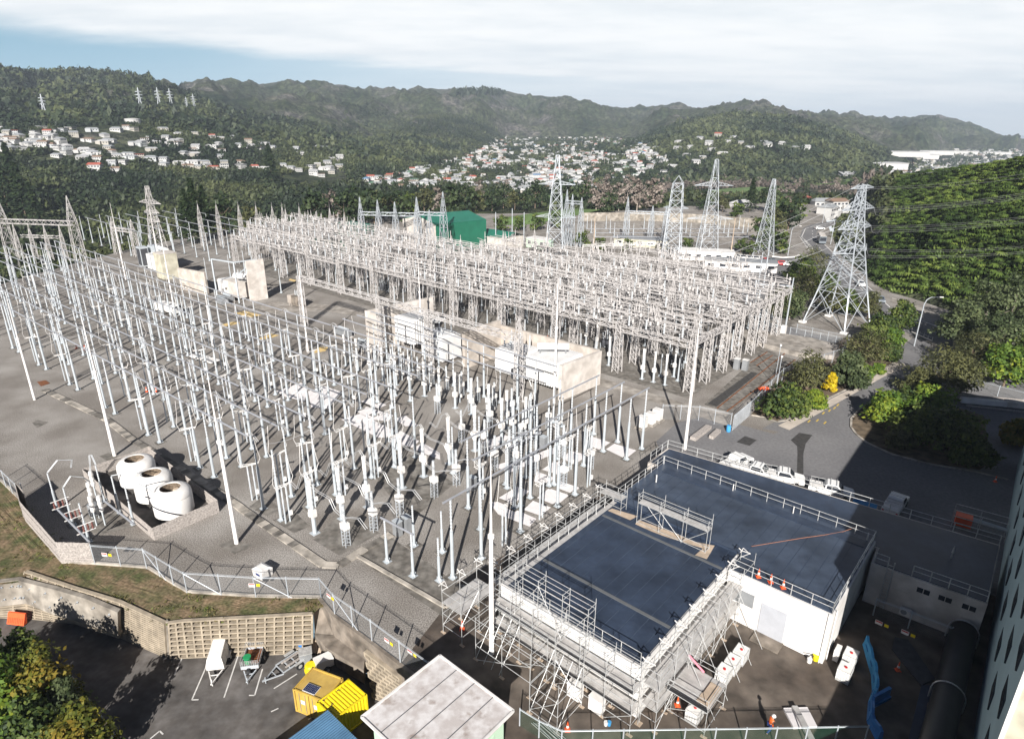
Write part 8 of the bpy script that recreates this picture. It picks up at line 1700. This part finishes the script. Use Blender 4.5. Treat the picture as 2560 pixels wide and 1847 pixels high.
lawn = lambda az, r, p: ~((np.abs(p[:, 0] + 190) < 70) & (r < 470))
wood('hillside_woods', 27000, -47, -3.5, 300, 1000, 2.2, 4.6, ft, lambda az, r, p: (r > layer_r(0, az) + 70) & (fbm(p[:, 0] * .009, p[:, 1] * .009, 3) > -.17) & clear(az, r, p, 7) & ~((r < 455) & (az < R(-14)) & (az > R(-36)) & (g.random(len(r)) < .9)) & ~((az > R(-12)) & (r > 1000)))
wood('ridge_woods', 17000, -47, -4, 980, 2050, 3.5, 7.5, fb, lambda az, r, p: clear(az, r, p, 10) & ((az < R(-27)) | (r < 1500)))
wood('spur_woods', 13000, 7, 29, 760, 1800, 3.0, 6.5, fb, lambda az, r, p: clear(az, r, p, 9) & (r > layer_r(2, az) - 40))
wood('town_trees', 9500, -14, 10, 560, 2150, 2.6, 5.2, ft, lambda az, r, p: clear(az, r, p, 8))
wood('valley_scrub', 3800, -12, 22, 370, 620, 1.2, 3.4, ft, lambda az, r, p: (r > layer_r(0, az) + 10) & (fbm(p[:, 0] * .012, p[:, 1] * .012) > -.06), tb=.6)
wood('river_flat_scrub', 1700, 11, 30, 560, 960, 2.0, 4.2, ft, lambda az, r, p: fbm(p[:, 0] * .008, p[:, 1] * .008) > -.02, m='twig', tb=.4)
wood('road_side_bush', 1500, 19, 30, 300, 560, 1.6, 3.6, ft, lambda az, r, p: (r > layer_r(0, az) + 4), tb=.6)
wood('plain_trees', 1700, 26.5, 39, 1250, 3300, 4, 8, fb, lambda az, r, p: p[:, 2] < -30)
wood('slope_scrub', 6000, -47, -3, 230, 700, .8, 2.0, ft, lambda az, r, p: (r > layer_r(0, az) + 14) & (fbm(p[:, 0] * .012, p[:, 1] * .012) > -.08), tb=.62)
# skyline tree belts
for nm, (x0, x1, y) in {'skyline_pines': (1015, 1115, 206), 'hilltop_pines': (30, 240, 175)}.items():
    ps = []
    for k in range(150):
        q = gr.uniform(0, 1); p = hit((x0 + (x1 - x0) * q) * KD, (np.interp(x0 + (x1 - x0) * q, [0, 60, 120, 170, 230, 300, 1010, 1060, 1110], [160, 166, 175, 183, 188, 193, 207, 201, 207]) + gr.uniform(0, 5)) * KD, 1500, 4300)
        if p: ps.append(p)
    if ps: o = link(nm, scatter_mesh(nm, np.array([tuple(p) for p in ps]), g.uniform(7, 13, len(ps)) if nm[0] == 's' else g.uniform(4, 8, len(ps)), fb, M['forest'], np.full(len(ps), .1), np.full(len(ps), 1.5))); o['kind'] = 'stuff'
def mid_tree(nm, label, h, w, lf, seed, bark='bark', n=500): return tree(nm, label, (0, 0, 0), h, w, lf, seed, n=n, leaf=1.1, bark=bark, nblob=8, low=.05)
VT = [Proto(mid_tree('valley_tree', '', 11, 10, 'leaf_pine', 301)), Proto(mid_tree('valley_tree', '', 9, 9, 'leaf_mid', 302)), Proto(mid_tree('valley_tree', '', 10, 9, 'leaf_olive', 303)), Proto(mid_tree('bare_tree', '', 13, 8, 'twig', 304, 'palebark', 420)), Proto(cone_tree('conifer', '', (0, 0, 0), 20, 9, 'leaf_pine', 305, 700, 1.6))]
VN = ['dark round tree', 'mid-green round tree', 'olive broad tree', 'bare brown-twigged tree', 'dark pointed conifer']
VL = [(415, 520, 4, 1.1), (440, 525, 4, 1.15), (462, 522, 4, 1.0), (395, 530, 2, 1.3), (425, 540, 4, 1.0), (500, 520, 0, 1.5), (560, 520, 2, 1.2), (700, 505, 0, 1.7), (735, 500, 3, 1.3), (765, 500, 0, 1.4), (790, 495, 0, 1.9), (830, 500, 0, 1.6), (850, 488, 2, 1.4), (880, 490, 0, 1.3), (900, 480, 1, 1.3), (940, 470, 2, 1.4), (975, 480, 3, 1.2), (1000, 482, 0, 1.5), (1030, 470, 0, 1.6), (1055, 468, 2, 1.2), (1090, 468, 0, 1.2), (1115, 462, 0, 1.4), (1140, 465, 2, 1.1), (1160, 468, 0, 1.0), (1185, 462, 0, 1.5), (1200, 455, 0, 1.3), (1240, 462, 0, 1.7), (1260, 465, 0, 1.6), (1290, 462, 0, 1.5), (1320, 470, 3, 1.3), (1345, 468, 3, 1.3), (1370, 468, 3, 1.3), (1300, 440, 3, 1.5), (1340, 436, 3, 1.5), (1390, 436, 3, 1.6), (1410, 470, 3, 1.7), (1445, 470, 3, 1.9), (1440, 448, 0, 1.4), (1500, 452, 2, 1.2), (1530, 440, 0, 1.0), (1350, 478, 0, 1.1), (1660, 470, 4, .9), (1700, 470, 0, 1.3), (1720, 495, 1, 1.3), (1745, 510, 0, 1.5), (1715, 520, 2, 1.2), (1690, 540, 1, 1.2), (1740, 480, 3, 1.0), (1760, 490, 1, 1.2), (1630, 485, 1, .9), (1600, 470, 2, .9), (1560, 465, 0, 1.0), (1780, 430, 0, 1.0), (1850, 425, 3, 1.1), (1890, 430, 3, 1.2), (1700, 555, 1, .9), (1725, 560, 1, .9), (1640, 560, 1, .6), (1660, 565, 1, .55), (1520, 560, 1, .6), (1390, 555, 1, .5), (1330, 555, 1, .55), (1290, 548, 1, .7), (1110, 515, 1, .8), (1150, 512, 1, .7), (1190, 510, 1, .8), (1230, 505, 1, .8), (1050, 395, 0, 1.3), (1300, 405, 0, 1.5), (1350, 400, 0, 1.6), (1250, 410, 0, 1.3), (1060, 445, 3, 1.3), (1120, 440, 3, 1.2), (605, 423, 4, 2.0), (575, 335, 0, 2.2), (545, 345, 0, 2.0), (335, 315, 0, 2.3), (20, 470, 4, 1.9), (60, 490, 4, 1.8), (90, 520, 4, 1.5), (-20, 490, 4, 2.0), (40, 440, 4, 1.9), (15, 520, 4, 1.6), (300, 500, 0, .9), (330, 505, 1, .8)]
RZN = ('on the far-left dark slope', 'behind the left part of the lattice yard', 'behind the middle of the lattice yard', 'below the town behind the green shed', 'behind the far grey yard', 'beyond the road bend')
for j, (x, y, k, s) in enumerate(VL):
    s = min(s, 1.5) if k != 4 else s
    p = D(x, y, 0)
    if math.hypot(p.x, p.y) > np.interp(math.atan2(p.x, p.y), TAZ, LR[1]) - 5: p = hit(x * KD, y * KD, 200)
    if p is None: continue
    wh = RZN[0 if x < 360 else 1 if x < 640 else 2 if x < 900 else 3 if x < 1220 else 4 if x < 1580 else 5]
    big_ = 'big ' if s > 1.45 else 'small ' if s < .95 else ''
    VT[k].put(p, j * 1.3, big_ + VN[k] + ' ' + wh, VN[k] + 's ' + wh, s)
if True:
    a = D(1255, 497, -6)
# green fields and a pale road on the valley floor
def drape(name, pts, m, lift):
    ps = [hit(x * KD, y * KD, 150) for x, y in pts]; mb = MB(); ps = [p for p in ps if p]
    if len(ps) < 3: return
    c = sum(ps, Vector()) / len(ps); n = 10; vs = []; L = len(ps)
    for i in range(n + 1):
        for p in ps:
            q = c.lerp(p, max(.001, i / n)); vs.append((q.x, q.y, ground(q.x, q.y) + lift))
    o = mb.add(vs, [(i * L + j, i * L + (j + 1) % L, (i + 1) * L + (j + 1) % L, (i + 1) * L + j) for i in range(n) for j in range(L)]); me = mb.mesh(name, m)
    o = link(name, me); o['kind'] = 'structure'
M['field'] = mat('field_grass', (.12, .19, .055), 1, .25, .05); M['dry'] = mat('dry_grass', (.24, .19, .10), 1, .3, .05)
drape('field', [(1090, 492), (1180, 478), (1300, 462), (1330, 470), (1240, 492), (1130, 510)], M['field'], 1.2); drape('field', [(1150, 440), (1210, 428), (1290, 430), (1200, 448)], M['field'], 1.2); drape('field', [(210, 502), (330, 495), (420, 500), (330, 512), (220, 520)], M['field'], 1.2); drape('field', [(1570, 426), (1700, 410), (1850, 398), (1900, 402), (1720, 424), (1600, 436)], M['field'], 1.5)
drape('orange_cutting', [(1590, 400), (1600, 395), (1618, 405), (1622, 414), (1596, 412)], M['yellowgravel'], 1.5); drape('bare_slope', [(1, 490), (30, 493), (70, 505), (20, 508), (0, 505)], M['yellowgravel'], 1.0)
# ------------------------------------------------------------------ labels that single out one of several look-alikes
def screen_x(o):
    p = o.location; d = p.y * math.cos(PITCH) - (p.z - CAM_H) * math.sin(PITCH); return p.x / max(d, 1)
same = {}
for o in S.objects:
    if o.get('category') and o.parent is None: same.setdefault(o['label'], []).append(o)
for lb, L in same.items():
    if len(L) > 1:
        for i, o in enumerate(sorted(L, key=screen_x)): o['label'] = '%s, %s from the left' % (lb, ORD[min(i, 38)])
# ------------------------------------------------------------------ haze
mb = MB(); mb.box((2000, 5000, 200), (25000, 19600, 530)); hz = mb.build('haze', []); hz['kind'] = 'stuff'
hm = bpy.data.materials.new('haze'); hm.use_nodes = True; t = hm.node_tree; t.nodes.remove(t.nodes['Principled BSDF'])
pv = N(t, 'ShaderNodeVolumePrincipled'); pv.inputs['Color'].default_value = (.74, .86, 1.0, 1); pv.inputs['Density'].default_value = .00011; pv.inputs['Anisotropy'].default_value = 0
t.links.new(pv.outputs[0], t.nodes['Material Output'].inputs['Volume']); hz.data.materials.append(hm)
S.cycles.volume_bounces = 0
